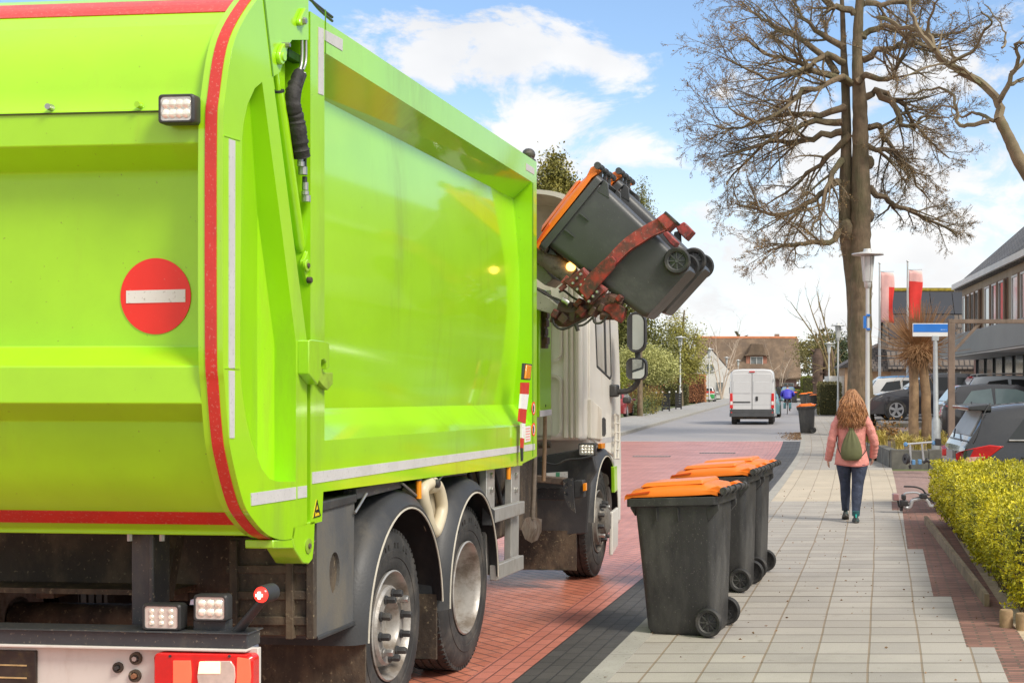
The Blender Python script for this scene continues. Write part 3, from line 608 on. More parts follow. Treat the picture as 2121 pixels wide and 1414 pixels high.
# lamps standing on the beam
lamp('work_light', 295, 375, 1249, 1306, .36, .08, (3, 3))
lamp('work_light', 401, 471, 1230, 1287, .37, .07, (3, 2))
(v0, w1), (v1, w0) = R(400, 1284, .40), R(468, 1315, .40)
b = MB(); b.prism([(v0, w1), (v1, w1), (v1, w0), (v0, w0)], RP, .40, .46); b.build('lamp_stand', m_blackc, TRUCK, bevel=.003)
b = MB(); b.tube([(-R(335, 1312, .42)[0], .42, .78), (-R(335, 1300, .42)[0], .42, .83)], .02, 8); b.build('lamp_stand', m_blackc, TRUCK)
pa, pb = (-R(488, 1312, .40)[0], .40, R(488, 1312, .40)[1]), (-R(536, 1243, .30)[0], .34, R(536, 1245, .30)[1])
b = MB(); b.tube([pa, tuple(lerp(a, c, .5) for a, c in zip(pa, pb)), pb], [.022, .019, .017], 12); ar = b.build('marker_arm', m_black, TRUCK)
vc, wc = R(541, 1231, .27)
q = MB(); q.lathe([(0, .0), (.034, .0), (.037, .02), (.037, .075), (0, .08)], (-vc, .27, wc), (.16, 1, 0), 24); q.build('lamp_housing', m_black, ar)
q = MB(); q.lathe([(0, .016), (.02, .014), (.03, .006), (.0335, -.004)], (-vc, .27, wc), (-.16, -1, 0), 24); ml = q.build('marker_lens', mat('marker_red', (.8, .01, .01), .2, emit=(1, .03, .02), es=1.1), ar)
q = MB(); q.box((-vc - .005, .249, wc - .014), (-vc + .005, .255, wc + .014)); q.box((-vc - .014, .2495, wc - .005), (-vc + .014, .2545, wc + .005)); q.build('marker_filament', mat('marker_hot', (1, .5, .4), .3, emit=(1, .55, .4), es=3.5), ar)
# ------------------------------------------------------------------ truck: wheels, guards, chassis
def wheel(uc, wc, v, kind, name='wheel', mir=False):
    root = bpy.data.objects.new(name, None); COL.objects.link(root); root.parent = TRUCK; root.location = (-v, uc, wc)
    if mir: root.rotation_euler = (0, 0, pi)
    r = .515; A = (1, 0, 0)
    t_ = MB(); pr = [(.285, -.03), (.30, -.008), (.33, .004), (.36, .002), (.362, .006), (.40, .008), (.402, .004), (.45, 0), (.485, -.014), (.505, -.03), (r, -.052)]
    for h in (-.09, -.14, -.19, -.24): pr += [(r, h + .008), (r - .012, h + .006), (r - .012, h - .006), (r, h - .008)]
    pr += [(r, -.27), (.49, -.30), (.44, -.315), (.3, -.30)]
    t_.lathe(pr, (0, 0, 0), A, 72)
    for k in range(72):            # shoulder tread notches
        a = 2 * pi * k / 72; ca, sa = cos(a), sin(a)
        mx = Matrix(((1, 0, 0, 0), (0, ca, -sa, 0), (0, sa, ca, 0), (0, 0, 0, 1)))
        t_.box((-.062, -.013, r - .022), (-.022, .013, r + .001), 0, mx)
    for k in range(11):            # raised moulding on the sidewall
        a = pi * (.33 + .035 * k); q = Matrix.Rotation(a - pi / 2, 4, 'X'); t_.box((0, -.008, .415), (.0085, .008, .44), 0, q) if k % 3 != 2 else None
    t_.build('tyre', m_rubber, root, smooth=30)
    b = MB()
    if kind == 'in': P = [(.285, -.03), (.295, 0), (.287, .006), (.279, -.004), (.272, -.03), (.264, -.14), (.258, -.22), (.24, -.25), (.12, -.25), (.11, -.2), (0, -.2)]
    elif kind == 'out': P = [(.285, -.03), (.295, 0), (.287, .006), (.279, -.004), (.272, -.03), (.26, -.085), (.238, -.11), (.222, -.09), (.212, -.02), (.20, -.006), (.138, -.006), (.128, -.02), (.122, -.075), (0, -.085)]
    else: P = [(.285, -.03), (.295, 0), (.287, .006), (.279, -.004), (.272, -.03), (.262, -.05), (.24, -.06), (.225, -.02), (.215, .02), (.2, .028), (.14, .028), (.13, .045), (.125, .085), (.1, .1), (0, .1)]
    b.lathe(P, (0, 0, 0), A, 56); rim_ = b.build('rim', m_rim if kind != 'front' else mat('rim_steel_dirty', (.25, .235, .21), .5, metal=.35, var=.2, vs=6, dirt=(.12, .1, .08), da=.5, ds=5), root, smooth=32)
    if kind != 'in':
        hh = -.006 if kind == 'out' else .028
        for k in range(10):
            a = 2 * pi * (k + .3) / 10; q = MB()
            q.lathe([(0, .058), (.016, .058), (.02, .05), (.02, .012), (.026, .01), (.026, 0)], (hh, .17 * cos(a), .17 * sin(a)), A, 8 if k % 3 else 6); q.build('wheel_nut', m_black if k not in (1, 6) else m_steel, rim_)
    else:
        for k in range(10):
            a = 2 * pi * k / 10; q = MB(); q.lathe([(0, .03), (.014, .03), (.014, 0)], (-.25, .16 * cos(a), .16 * sin(a)), A, 6); q.build('wheel_nut', m_steel, rim_)
    return root
HUB = (2.04, 3.40, 7.61)
wheel(HUB[0], .515, .06, 'out'); wheel(HUB[1], .515, .06, 'in'); wheel(HUB[2], .515, .06, 'front')
for hu in HUB[:2] + HUB[2:]: wheel(hu, .515, 2.44, 'in', mir=True)
b = MB(); b.lathe([(.285, -.34), (.44, -.345), (.505, -.38), (.515, -.42), (.515, -.6), (.45, -.66), (.28, -.64)], (-.06, HUB[1], .515), (1, 0, 0), 40); b.build('inner_tyre', m_rubber, TRUCK)
for hu in HUB: q = MB(); q.tube([(-.3, hu, .515), (-2.2, hu, .515)], .09, 12); q.build('axle', m_grime, TRUCK)
m_pipe = mat('pale_piping', (.52, .48, .40), .5, var=.15, vs=8)
def guard(uc, wc, r, a0, a1, name='mudguard', top=0., depth=.52, squash=1.):
    b = MB(); rings = []; pr = MB(); pp = []; N = 30
    for i in range(N + 1):
        a = rad(lerp(a0, a1, i / N)); ca, sa = cos(a), sin(a)
        f = lambda rr, v: (-v, uc + ca * rr * squash, wc + sa * (rr + top))
        rings.append([f(r, -.012), f(r + .02, -.018), f(r + .075, .02), f(r + .10, .07), f(r + .10, depth), f(r + .085, depth), f(r + .06, .07), f(r + .02, .015)])
        pp.append(f(r + .002, -.016))
    b.loft(rings); o = b.build(name, m_black, TRUCK, smooth=50)
    q = MB(); q.tube(pp, .0055, 6); q.build('guard_piping', m_pipe, o); return o
guard(2.09, .50, .585, 4, 178, top=.05); guard(3.335, .50, .52, 2, 182, top=.10)
def flap(name, uc, v0, v1, w0, w1, th=.015, m=None):
    b = MB(); n = 10; rows = []
    for j in (0, 1):
        rows.append([(-lerp(v0, v1, i / n), uc + th * j + .012 * sin(i * 1.9), w0) for i in range(n + 1)] + [(-lerp(v0, v1, i / n), uc + th * j + .004 * sin(i * 2.3), w1) for i in range(n, -1, -1)])
    b.loft(rows); return b.build(name, m or m_grime, TRUCK, smooth=60)
flap('mud_flap', 1.50, .0, .55, .16, .56); flap('mud_flap', 2.70, .03, .5, .2, .58); flap('mud_flap', 6.72, .08, .62, .17, .52)
rg = random.Random(5)                      # mud casts hanging on the rear flap
for k in range(6): q = MB(); x = -.13 - k * .045; q.box((x, 1.478, .2 - .014 * k), (x + .036, 1.495, .29 - .014 * k + rg.uniform(-.02, .02))); q.build('dried_mud', mat('dried_mud', (.26, .2, .13), .95, var=.3, vs=20, bump=.6, bs=60), TRUCK, bevel=.003)
for v in (.85, 1.55): q = MB(); q.box((-v - .09, 1.36, .74), (-v, 8.2, 1.02)); q.build('chassis_rail', m_grime, TRUCK)
q = MB(); q.box((-2.1, 1.3, 1.02), (-.42, 6.0, 1.3)); q.build('subframe', m_grime, TRUCK)
q = MB(); q.prism([(4.05, .62), (6.3, .62), (6.3, 1.24), (4.05, 1.24)], SP, .32, .8); q.build('dark_filler_box', m_grime, TRUCK, bevel=.03)  # dark box added to block the view through under the body
for k in range(4):
    hose([(-.26, 4.1 + k * .2, 1.2), (-.24, 4.3 + k * .22, .95 - .04 * k), (-.27, 4.75 + k * .15, .8 + .05 * k), (-.28, 5.3, 1.1 - k * .06)], .018, m_black)
# flank sheeting under the body, brackets and the pale canister
q = MB(); q.prism([S(*p, .03) for p in ((738, 1012), (830, 990), (832, 1010), (740, 1034))], SP, .03, .1); q.build('guard_bracket', m_blackc, TRUCK, bevel=.004)
q = MB(); q.prism([S(*p, .03) for p in ((905, 972), (968, 965), (968, 982), (905, 990))], SP, .03, .1); q.build('guard_bracket', m_blackc, TRUCK, bevel=.004)
for a, c in (((759, 1022), (735, 1062)), ((832, 1000), (862, 1026)), ((918, 982), (902, 1002))): hose([S3(*a, .02), S3((a[0] + c[0]) / 2, (a[1] + c[1]) / 2, .02), S3(*c, .02)], .007, m_steel, 'stay_rod')
cp = [S(x, y, .02) for x, y in ((890, 1000), (905, 1006), (913, 1030), (915, 1055), (908, 1085), (899, 1102), (889, 1085), (883, 1058), (877, 1035), (876, 1012), (890, 1000))]
q = MB(); q.tube(crom([(-.02, a, c) for a, c in cp], 4), .036, 12, cap=False); q.ball((-.03, S(896, 1004, .02)[0], S(896, 1004, .02)[1]), (.06, .06, .05), 12)
can = q.build('canister', mat('cream_plastic', (.60, .52, .37), .4, var=.1, vs=6, dirt=(.36, .29, .18), da=.35, ds=6), TRUCK, smooth=60)
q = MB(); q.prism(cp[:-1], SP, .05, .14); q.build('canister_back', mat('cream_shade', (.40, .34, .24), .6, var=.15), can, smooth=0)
pin(893, 1001, .026, .05, m_black, .02, 'cap', can)
hose([S3(898, 1106, .03), S3(898, 1120, .03), S3(899, 1126, .03)], .014, mat('cream_plastic', (.6, .5, .35)), 'spout', can)
for px, y0, y1 in ((867, 992, 1032), (1053, 958, 992)):
    c0, c1 = S3(px, y0, .02), S3(px, y1, .02); q = MB(); q.tube([c0, c1], [.016, .016], 10); bl = q.build('marker_lamp', m_amber, TRUCK)
    q = MB(); q.tube([S3(px, y0 - 9, .02), S3(px, y0 + 3, .02)], .02, 8); q.build('lamp_bracket', m_blackc, bl)
# aluminium side guard
for pts, v, th in ((((1008, 962), (1025, 958), (1024, 1190), (1008, 1190)), .06, .05), (((1060, 966), (1077, 962), (1074, 1165), (1058, 1168)), .06, .05)):
    q = MB(); q.prism([S(*p, v) for p in pts], SP, v, v + th); po = q.build('side_guard_post', m_alu, TRUCK, bevel=.004)
    for y in (984, 1014): pin(sum(p[0] for p in pts) / 4, y, .02, .018, m_steel, v, 'bolt', po, 6)
for kr, pts in enumerate((((1022, 1054), (1087, 1037), (1087, 1063), (1022, 1084)), ((1029, 1170), (1085, 1149), (1085, 1178), (1029, 1202)))):
    q = MB(); q.prism([S(*p, -.005) for p in pts], SP, -.005, .045); ra = q.build('side_guard_rail', m_alu, TRUCK, bevel=.006)
    if kr == 0: q = MB(); q.prism([S(p[0] - 6 if i in (0, 3) else pts[0][0] + 2, p[1] if i in (0, 3) else p[1] + (9 if i == 1 else 3), -.005) for i, p in enumerate(((1022, pts[0][1] - 3), (0, pts[0][1] - 6), (0, pts[3][1]), (1022, pts[3][1] + 3)))], SP, -.008, .05); q.build('rail_cap', m_black, ra)
# front wheel housing and the gear on it
uw = 6.72
b = MB(); b.prism([R(*p, uw) for p in ((1060, 955), (1225, 925), (1236, 975), (1222, 1000), (1214, 1105), (1088, 1115), (1075, 1000))], RP, uw, uw + .06); b.build('wheel_housing', m_black, TRUCK, bevel=.012)
guard(HUB[2], .52, .585, -2, 176, 'cab_mudguard', top=.02)
q = MB(); q.prism([R(*p, 6.4) for p in ((1075, 982), (1168, 990), (1168, 1003), (1075, 995))], RP, 6.38, 6.5); q.build('step_beam', mat('brown_steel', (.19, .14, .1), .6, var=.25, vs=5, dirt=(.08, .06, .05), da=.5, ds=6), TRUCK, bevel=.005)
q = MB(); q.prism([R(*p, 6.45) for p in ((1110, 1012), (1170, 1010), (1172, 1036), (1108, 1034))], RP, 6.45, 6.55); q.build('step_beam', m_blackc, TRUCK, bevel=.005)
q = MB(); q.plate([R(*p, 6.36) for p in ((1166, 992), (1186, 990), (1189, 1040), (1192, 1062), (1178, 1050), (1168, 1030))], [[(R(1174, y, 6.36)[0] + .013 * cos(i * pi / 6), R(1174, y, 6.36)[1] + .017 * sin(i * pi / 6)) for i in range(12)] for y in (1003, 1023)], RP, 6.36, 6.38); q.build('step_bracket', m_blackc, TRUCK)
q = MB(); q.prism([R(*p, 6.4) for p in ((1188, 995), (1208, 994), (1209, 1030), (1189, 1032))], RP, 6.4, 6.5); bx = q.build('junction_box', m_black, TRUCK, bevel=.008)
q = MB(); q.prism([R(*p, 6.38) for p in ((1207, 1001), (1214, 1000), (1214, 1016), (1207, 1017))], RP, 6.38, 6.42); q.build('marker_lamp', m_amber, TRUCK, bevel=.004)
lamp('work_light', 1198, 1234, 917, 944, 6.62, .08, (4, 3))
q = MB(); q.prism([R(*p, uw) for p in ((1132, 979), (1176, 976), (1176, 989), (1133, 991))], RP, uw - .012, uw); lb2 = q.build('paper_label', m_white, TRUCK, smooth=0)
q = MB(); q.prism([R(*p, uw) for p in ((1152, 978), (1160, 977.5), (1160, 990), (1152, 990.5))], RP, uw - .014, uw); q.build('label_print', mat('green_print', (.1, .35, .2), .6), lb2, smooth=0)
hose([(-R(x, y, 6.6)[0], 6.6, R(x, y, 6.6)[1]) for x, y in ((1120, 955), (1150, 962), (1175, 952), (1200, 950), (1225, 945))], .01, m_black, 'cable')
hose([(-R(x, y, 6.5)[0], 6.5, R(x, y, 6.5)[1]) for x, y in ((1115, 921), (1130, 921), (1140, 920))], .03, m_grime, 'air_pipe')
# ------------------------------------------------------------------ cab
u0 = 6.70
low = [(6.70, 1.31), (7.0, 1.30)] + [(HUB[2] + .70 * cos(a) * .92, .5 + .72 * sin(a)) for a in [rad(x) for x in (128, 112, 95, 78, 60, 42, 25)]]
side = low + [(8.26, .42), (8.62, .38), (8.66, 1.0), (8.60, 1.9), (8.42, 2.72), (8.2, 2.98), (6.78, 2.98), (6.70, 2.9)]
b = MB(); N = len(side)
b.loft([[SP(a, c, v) for a, c in side] for v in (.03, 2.47)])
cab = b.build('cab', m_cream, TRUCK, smooth=30, bevel=.05, seg=4)
q = MB(); q.prism([R(1142, 910, u0), (1.9, 1.32), (1.9, 2.9), R(1142, 560, u0)], RP, u0 - .012, u0); q.build('rear_wall', m_creamd, cab, bevel=.004)
for y0, y1 in ((776, 902), (662, 745)):
    (va, wa), (vb, wb2) = R(1090, y0, u0), R(1165, y1, u0)
    q = MB(); o = rrect(vb, va, wb2, wa, .07); o2 = rrect(vb + .022, va, wb2 + .0, wa - .022, .06)
    q.plate(o, [o2], RP, u0 - .035, u0 - .011); q.build('panel_ridge', m_creamd, cab, smooth=0, bevel=.008)
for px, hw in ((1172, .02), (1184, .014), (1196, .018)):
    v_, _ = R(px, 800, u0); q = MB(); q.prism([(v_ - hw, 1.33), (v_ + hw, 1.33), (v_ + hw, 2.9), (v_ - hw, 2.9)], RP, u0 - .02, u0); q.build('corner_flute', m_creamd, cab, bevel=.012)
def cdec(name, pxs, m, v=.03, th=.006, bevel=.0, par=None): q = MB(); q.prism([S(x, y, v) for x, y in pxs], SP, v - th, v + .004); return q.build(name, m, par or cab, bevel=bevel, smooth=0)
door_pts = [S(*p, .03) for p in ((1219, 560), (1259, 560), (1268, 790), (1270, 945), (1243, 925), (1219, 905))]
win = [S(*p, .03) for p in ((1225, 555), (1258, 555), (1263.5, 780), (1261, 786), (1233, 760))]
b = MB(); b.plate(door_pts, [win], SP, .018, .031); dr = b.build('door', m_cream, cab, bevel=.006)
b = MB(); wi = [(lerp(a, sum(p[0] for p in win) / 5, .09), lerp(c, sum(p[1] for p in win) / 5, .05)) for a, c in win]; b.plate(win, [wi], SP, .012, .03); wo = b.build('window_frame', m_black, dr, bevel=.003)
b = MB(); b.prism(win, SP, .022, .03); b.build('window_glass', m_glass, wo, smooth=0)
q = MB(); q.prism([S(*p, .03) for p in ((1245, 560), (1248, 560), (1253, 776), (1250, 773))], SP, .011, .03); q.build('window_bar', m_black, wo, smooth=0)
cdec('side_fairing', [(1217, 826), (1239, 846), (1240, 911), (1217, 908)], m_creamd, .03, .035, .01)
hd = cdec('door_handle', [(1247, 866), (1250, 864), (1253.5, 868), (1254, 898), (1251, 903), (1246.5, 901)], m_black, .018, .006, 0, dr)
cdec('door_line', [(1240, 908), (1272, 903), (1272, 914), (1240, 919)], mat('grey_line', (.45, .44, .43), .5), .018, .003)
cdec('marker_lamp', [(1239, 918), (1247, 917), (1247, 928), (1240, 929)], m_amber, .02, .03, .004)
# step grille at the front corner, green corner, pale bumper end
gv = MB(); px_ = 1279
b = MB()
for x in (1274, 1281): b.tube([S3(x, 857, -.02), S3(x + 1, 900, -.02), S3(x - 1, 950, -.02)], .012, 6)
for y in (858, 876, 895, 912, 930, 948): b.tube([S3(1273.5, y, -.02), S3(1281.5, y + 1, -.02)], .011, 6)
b.build('corner_grille', m_creamd, cab)
cdec('corner_panel', [(1266, 966), (1272, 964), (1273, 1015), (1267, 1020)], m_green, -.01, .03, .006)
cdec('bumper_end', [(1263, 1060), (1275, 1050), (1274, 1130), (1262, 1150)], m_cream, -.0, .03, .01)
# mirrors on their arm
mu = 8.0
Gm = lambda px, py, u=mu: (-R(px, py, u)[0], u, R(px, py, u)[1])
b = MB(); b.tube(crom([Gm(1268, 812), Gm(1285, 811), Gm(1303, 808), Gm(1318, 796), Gm(1322, 780), Gm(1321, 740), Gm(1320, 660)], 5), .028, 10); arm = b.build('mirror_arm', m_black, TRUCK)
q = MB(); q.box((Gm(1264, 796)[0], mu - .08, Gm(1264, 822)[2]), (Gm(1280, 796)[0], mu + .1, Gm(1264, 796)[2])); q.build('arm_base', m_black, arm, bevel=.02)
def mirror(x0, x1, y0, y1, r, nm):
    (v0, w1), (v1, w0) = R(x0, y0, mu), R(x1, y1, mu); o = rrect(-v0, -v1, w0, w1, r, 5); cxm, czm = -(v0 + v1) / 2, (w0 + w1) / 2
    sc = lambda k, u: [(cxm + (a - cxm) * k, u, czm + (c - czm) * k) for a, c in o]
    b = MB(); b.loft([sc(.6, mu + .12), sc(.9, mu + .09), sc(1, mu + .02), sc(1, mu - .06), sc(.96, mu - .075), sc(.88, mu - .07)], cap=True); ho = b.build(nm, m_black, arm, smooth=50)
    q = MB(); ang = .17; q.loft([[(x, u - .076 - (x - cxm) * ang, z) for x, u, z in sc(.86, mu)], [(x, u - .07 - (x - cxm) * ang, z) for x, u, z in sc(.86, mu)]]); q.build('mirror_glass', mat('mirror_glass', (.55, .6, .58), .03, metal=1., var=0), ho, smooth=0)
mirror(1301, 1339, 646, 731, .09, 'mirror_housing'); mirror(1299, 1341, 741, 787, .06, 'lower_mirror_housing')
q = MB(); q.box((Gm(1291, 822)[0], mu - .05, Gm(1291, 835)[2]), (Gm(1306, 822)[0], mu + .05, Gm(1291, 822)[2])); q.build('side_camera', m_black, arm, bevel=.015)
# roof deflector: a hollow beige shell open to the rear
b = MB(); P0 = [(.06, 2.95), (.08, 3.2), (.14, 3.42), (.30, 3.53), (.7, 3.57), (1.3, 3.58)]
P0 = P0 + [(2.5 - a, c) for a, c in P0[::-1][1:]]
ring_o = [(p.x, p.y) for p in crom([(a, c, 0) for a, c in P0], 4)]
sh = [[(-v, 6.95, w_) for v, w_ in ring_o], [(-v * .96 - .05, 7.6, lerp(w_, 2.95, .2)) for v, w_ in ring_o], [(-v * .9 - .125, 8.3, lerp(w_, 2.95, .85)) for v, w_ in ring_o]]
inn = [[(lerp(p[0], -1.25, .035), p[1] + .01, p[2] - .035) for p in r] for r in sh]
b.loft(sh, closed=False, cap=False); b.loft([sh[0], inn[0]], closed=False, cap=False); b.loft(inn[:2], closed=False, cap=False, m=1)
b.add([(-v, 7.3, w_ - .06) for v, w_ in ring_o], [tuple(range(len(ring_o)))], 1)
b.build('roof_deflector', [m_cream, mat('deflector_inside', (.30, .25, .18), .7, var=.2, vs=3, dirt=(.16, .12, .08), da=.45, ds=3)], TRUCK, smooth=50, fixn=False)
# green lift mast cover between body and cab
q = MB(); q.prism([S(*p, .12) for p in ((1118, 600), (1142, 600), (1142, 860), (1118, 864))], SP, .12, .5); mc = q.build('mast_cover', m_green, TRUCK, bevel=.008)
q = MB(); q.prism([S(*p, .12) for p in ((1118, 850), (1142, 847), (1142, 859), (1118, 863))], SP, .116, .122); q.build('reflective_stripe', m_silver, mc, smooth=0)
pin(1130, 840, .012, .004, m_black, .12, 'hole', mc, 8)
# ------------------------------------------------------------------ lifting arm and bin grippers
GU = 5.12
def G(px, py, u=GU): v_, w_ = R(px, py, u); return (-v_, u, w_)
def gp(pxs, u, th, m, name, par, bevel=.005):
    q = MB(); q.prism([R(x, y, u) for x, y in pxs], RP, u, u + th); return q.build(name, m, par, bevel=bevel)
m_redp = mat('worn_red_paint', (.40, .028, .02), .5, var=.2, vs=9, dirt=(.05, .03, .022), da=.6, ds=7, speck=(.22, .06, .05), sa=.6, sc=40, bump=.25, bs=40)
m_redw = mat('scraped_red_paint', (.42, .055, .045), .55, var=.2, vs=14, dirt=(.12, .045, .04), da=.56, ds=11, speck=(.35, .2, .18), sa=.5, sc=70)
m_grey = mat('grey_green_paint', (.33, .33, .25), .5, var=.1, vs=4, dirt=(.16, .14, .1), da=.42, ds=6, speck=(.1, .09, .07), sa=.45, sc=40)
m_oil = mat('oily_steel', (.06, .035, .026), .4, var=.4, vs=9, dirt=(.13, .06, .04), da=.5, ds=12, bump=.6, bs=30)
lift = bpy.data.objects.new('lifting_arm', None); COL.objects.link(lift); lift.parent = TRUCK
gp([(1085, 505), (1112, 536), (1145, 577), (1129, 591), (1108, 575), (1080, 548)], 5.35, .35, m_grey, 'arm_beam', lift)
gp([(1085, 585), (1112, 597), (1163, 638), (1144, 651), (1108, 640), (1085, 625)], 5.25, .3, m_grey, 'arm_plate', lift)
rr_ = random.Random(8)
q = MB(); P = [tuple(lerp(a, c, i / 14) for a, c in zip(G(1096, 505, 5.3), G(1184, 575, 5.3))) for i in range(15)]; q.tube(P, [.075 + rr_.uniform(-.006, .006) for _ in P], 14); q.build('telescopic_tube', mat('crusted_steel', (.30, .25, .22), .8, var=.4, vs=14, bump=1., bs=24, dirt=(.1, .07, .055), da=.5, ds=14), lift, smooth=50)
gp([(1166, 582), (1206, 555.5), (1216, 568), (1253, 602), (1224, 631), (1214, 624)], 5.05, .06, m_redp, 'mounting_plate', lift)
for x, y in ((730, 520), (685, 570), (635, 630), (790, 590), (735, 650), (690, 705), (850, 665), (805, 720), (755, 780), (930, 735), (880, 790), (830, 850)):
    p = G(1080 + x / 5.892, 480 + y / 5.892, 5.03); q = MB(); q.lathe([(0, .03), (.009, .029), (.013, .022), (.013, 0)], p, (0, -1, 0), 8); q.build('bolt', m_steel, lift)
for a, c, r in (((1206, 558), (1219, 570), .022), ((1236, 590), (1256, 604), .026), ((1172, 590), (1160, 600), .02), ((1178, 574), (1166, 588), .024)):
    q = MB(); q.tube([G(*a, 5.08), G(*c, 5.08)], r, 12); q.build('cross_pin', m_redw, lift)
gp([(1197, 600), (1216, 570), (1248, 539), (1268, 530), (1276, 540), (1272, 555), (1245, 586), (1216, 622)], 5.00, .03, m_redp, 'arm_root', lift, .006)
def grip(u, nm):
    lo = [(1262, 561), (1277, 546.5), (1304, 520), (1330, 503), (1351, 490), (1381, 477)]; up = [(1247, 543), (1259, 530), (1277, 510), (1295, 493), (1316, 478), (1336, 466), (1362, 452)]
    L = [(p.x, p.y) for p in crom([(*p, 0) for p in lo], 3)]; U = [(p.x, p.y) for p in crom([(*p, 0) for p in up], 3)]
    q = MB(); q.plate([R(x, y, u) for x, y in L + U[::-1]], [], RP, u, u + .03); q.plate([R(x, y, u) for x, y in L + [(a + 1, c - 3) for a, c in L[::-1]]], [], RP, u - .012, u + .05)
    g_ = q.build(nm, m_redw, lift, smooth=30, bevel=.003)
    q = MB(); q.prism([R(x, y, u) for x, y in ((1360, 453), (1378, 440), (1400, 460), (1381, 478))], RP, u - .02, u + .18); q.build('grip_pad', m_redw, g_, bevel=.008)
    q = MB(); q.prism([R(x, y, u) for x, y in ((1376, 441), (1380, 438), (1403, 459), (1399, 463))], RP, u - .025, u + .185); q.build('pad_bolt_strip', m_black, g_, bevel=.003)
    return g_
grip(5.05, 'gripper_arm')
ub2 = 6.42
gp([(1399, 469), (1417, 459), (1436, 478), (1420, 496), (1404, 480)], ub2, .2, m_redw, 'grip_pad', lift, .008)
gp([(1396, 480), (1408, 478), (1409, 500), (1402, 516), (1393, 508)], ub2 + .02, .1, m_black, 'gripper_arm', lift, .008)
gp([(1372, 484), (1381, 478), (1403, 500), (1396, 511), (1388, 505)], 5.5, .16, m_redw, 'middle_pad', lift, .008)
# hydraulics under the plate
for pts, r, m in ((((1158, 640), (1185, 645), (1215, 640), (1240, 628)), (.07, .05), m_oil), (((1150, 660), (1170, 665), (1200, 655), (1225, 640)), (.045, .05), m_oil), (((1225, 640), (1255, 625), (1275, 622), (1290, 628)), (.07, .05), m_oil), (((1245, 650), (1262, 652), (1280, 655)), (.05, .03), m_oil)):
    hose([G(*p, 5.2) for p in pts], r, m, 'hydraulic_motor', lift)
for k, (x, y, wx, wy) in enumerate(((1152, 650, 10, 8), (1168, 660, 12, 9), (1186, 655, 9, 12), (1205, 645, 12, 9), (1228, 645, 8, 10), (1176, 632, 14, 8), (1200, 628, 9, 9), (1246, 637, 8, 8), (1268, 620, 10, 7), (1284, 618, 8, 6), (1145, 662, 6, 6))):
    q = MB(); a = G(x - wx, y + wy, 5.08 + .03 * (k % 3)); c = G(x + wx, y - wy, 5.2); mx = Matrix.Translation((a[0] / 2 + c[0] / 2, a[1], a[2] / 2 + c[2] / 2)) @ Matrix.Rotation(.5 + .3 * sin(k * 2.3), 4, 'Y')
    q.box((-(c[0] - a[0]) / 2, 0, -(c[2] - a[2]) / 2), ((c[0] - a[0]) / 2, .2, (c[2] - a[2]) / 2), 0, mx); q.build('valve_block', m_oil if k % 3 else m_redp, lift, bevel=.008)
gp([(1230, 632), (1250, 612), (1294, 637), (1291, 655), (1282, 668), (1268, 660), (1262, 650)], 5.15, .12, m_redp, 'lower_bracket', lift)
for pts in (((1145, 655), (1148, 672), (1165, 682), (1190, 672), (1215, 660)), ((1158, 605), (1168, 602), (1185, 615), (1203, 625)), ((1112, 598), (1135, 612), (1160, 622), (1178, 635)), ((1190, 675), (1210, 672), (1230, 655)), ((1228, 655), (1232, 668), (1245, 668), (1258, 655)), ((1150, 672), (1160, 681), (1180, 678))):
    hose([G(*p, 5.1) for p in pts], .009, m_sleeve, 'hydraulic_hose', lift)
hose([G(1165, 620, 5.08), G(1172, 624, 5.08), G(1178, 629, 5.08)], .02, m_steel, 'hose_fitting', lift)
hose([G(1193, 672, 5.1), G(1197, 685, 5.1)], .015, m_sleeve, 'hose_end', lift)
q = MB()
for k in range(9): a = G(1116 + 1.6 * sin(k), 640 + k * 9, 5.6); q.box((a[0] - .03 - .01 * (k % 3), a[1], a[2] - .035), (a[0] + .05 + .012 * (k % 2), a[1] + .1, a[2] + .02))
q.build('energy_chain', m_oil, lift, bevel=.004)
q = MB(); q.lathe([(0, .05), (.022, .045), (.034, .02), (.036, -.02)], G(1182, 553, 5.25), (.2, -1, .1), 16); q.build('beacon', mat('lit_beacon', (1, .55, .12), .3, emit=(1, .5, .1), es=2.6, var=0), lift)
gp([(1150, 525), (1180, 540), (1195, 560), (1172, 556)], 5.4, .06, m_grey, 'beacon_plate', lift)
# ------------------------------------------------------------------ things carried on the truck
M_T = Matrix.Translation(TRUCK.location) @ Matrix.Rotation(-atan2(*TF), 4, 'Z')
def W(p): return M_T @ V(p)
sh = thing('shovel', 'worn steel shovel hung upright behind the truck cab', 'shovel', W((-.05, S(1100, 1100, .05)[0], 0)))
off = lambda p: W(p) - sh.location
q = MB(); q.tube([off(S3(1108, 940, .05)), off(S3(1106, 1010, .05)), off(S3(1103, 1075, .05))], .018, 10); q.build('handle', mat('old_wood', (.13, .1, .075), .7, var=.3, vs=20, streak=.8, dirt=(.05, .04, .03), da=.5, ds=10), sh)
bl = [(1090, 1073), (1098, 1070), (1108, 1070), (1125, 1075), (1124, 1100), (1116, 1118), (1104, 1124), (1090, 1116), (1082, 1095)]
q = MB(); c0 = S(1104, 1095, .05)
q.loft([[off((-.06 + (.03 if s < .9 else .0) * (1 - s), lerp(c0[0], S(x, y, .05)[0], s), lerp(c0[1], S(x, y, .05)[1], s))) for x, y in bl] for s in (1, .75, .4, .02)], cap=False); q.build('blade', mat('shovel_steel', (.22, .18, .14), .45, metal=.6, var=.3, vs=8, dirt=(.12, .07, .04), da=.5, ds=6), sh, smooth=60, fixn=False)
br = thing('broom', 'brown wooden broom stick standing on the step beam behind the cab', 'broom', W((-.25, S(1128, 990, .2)[0], 0)))
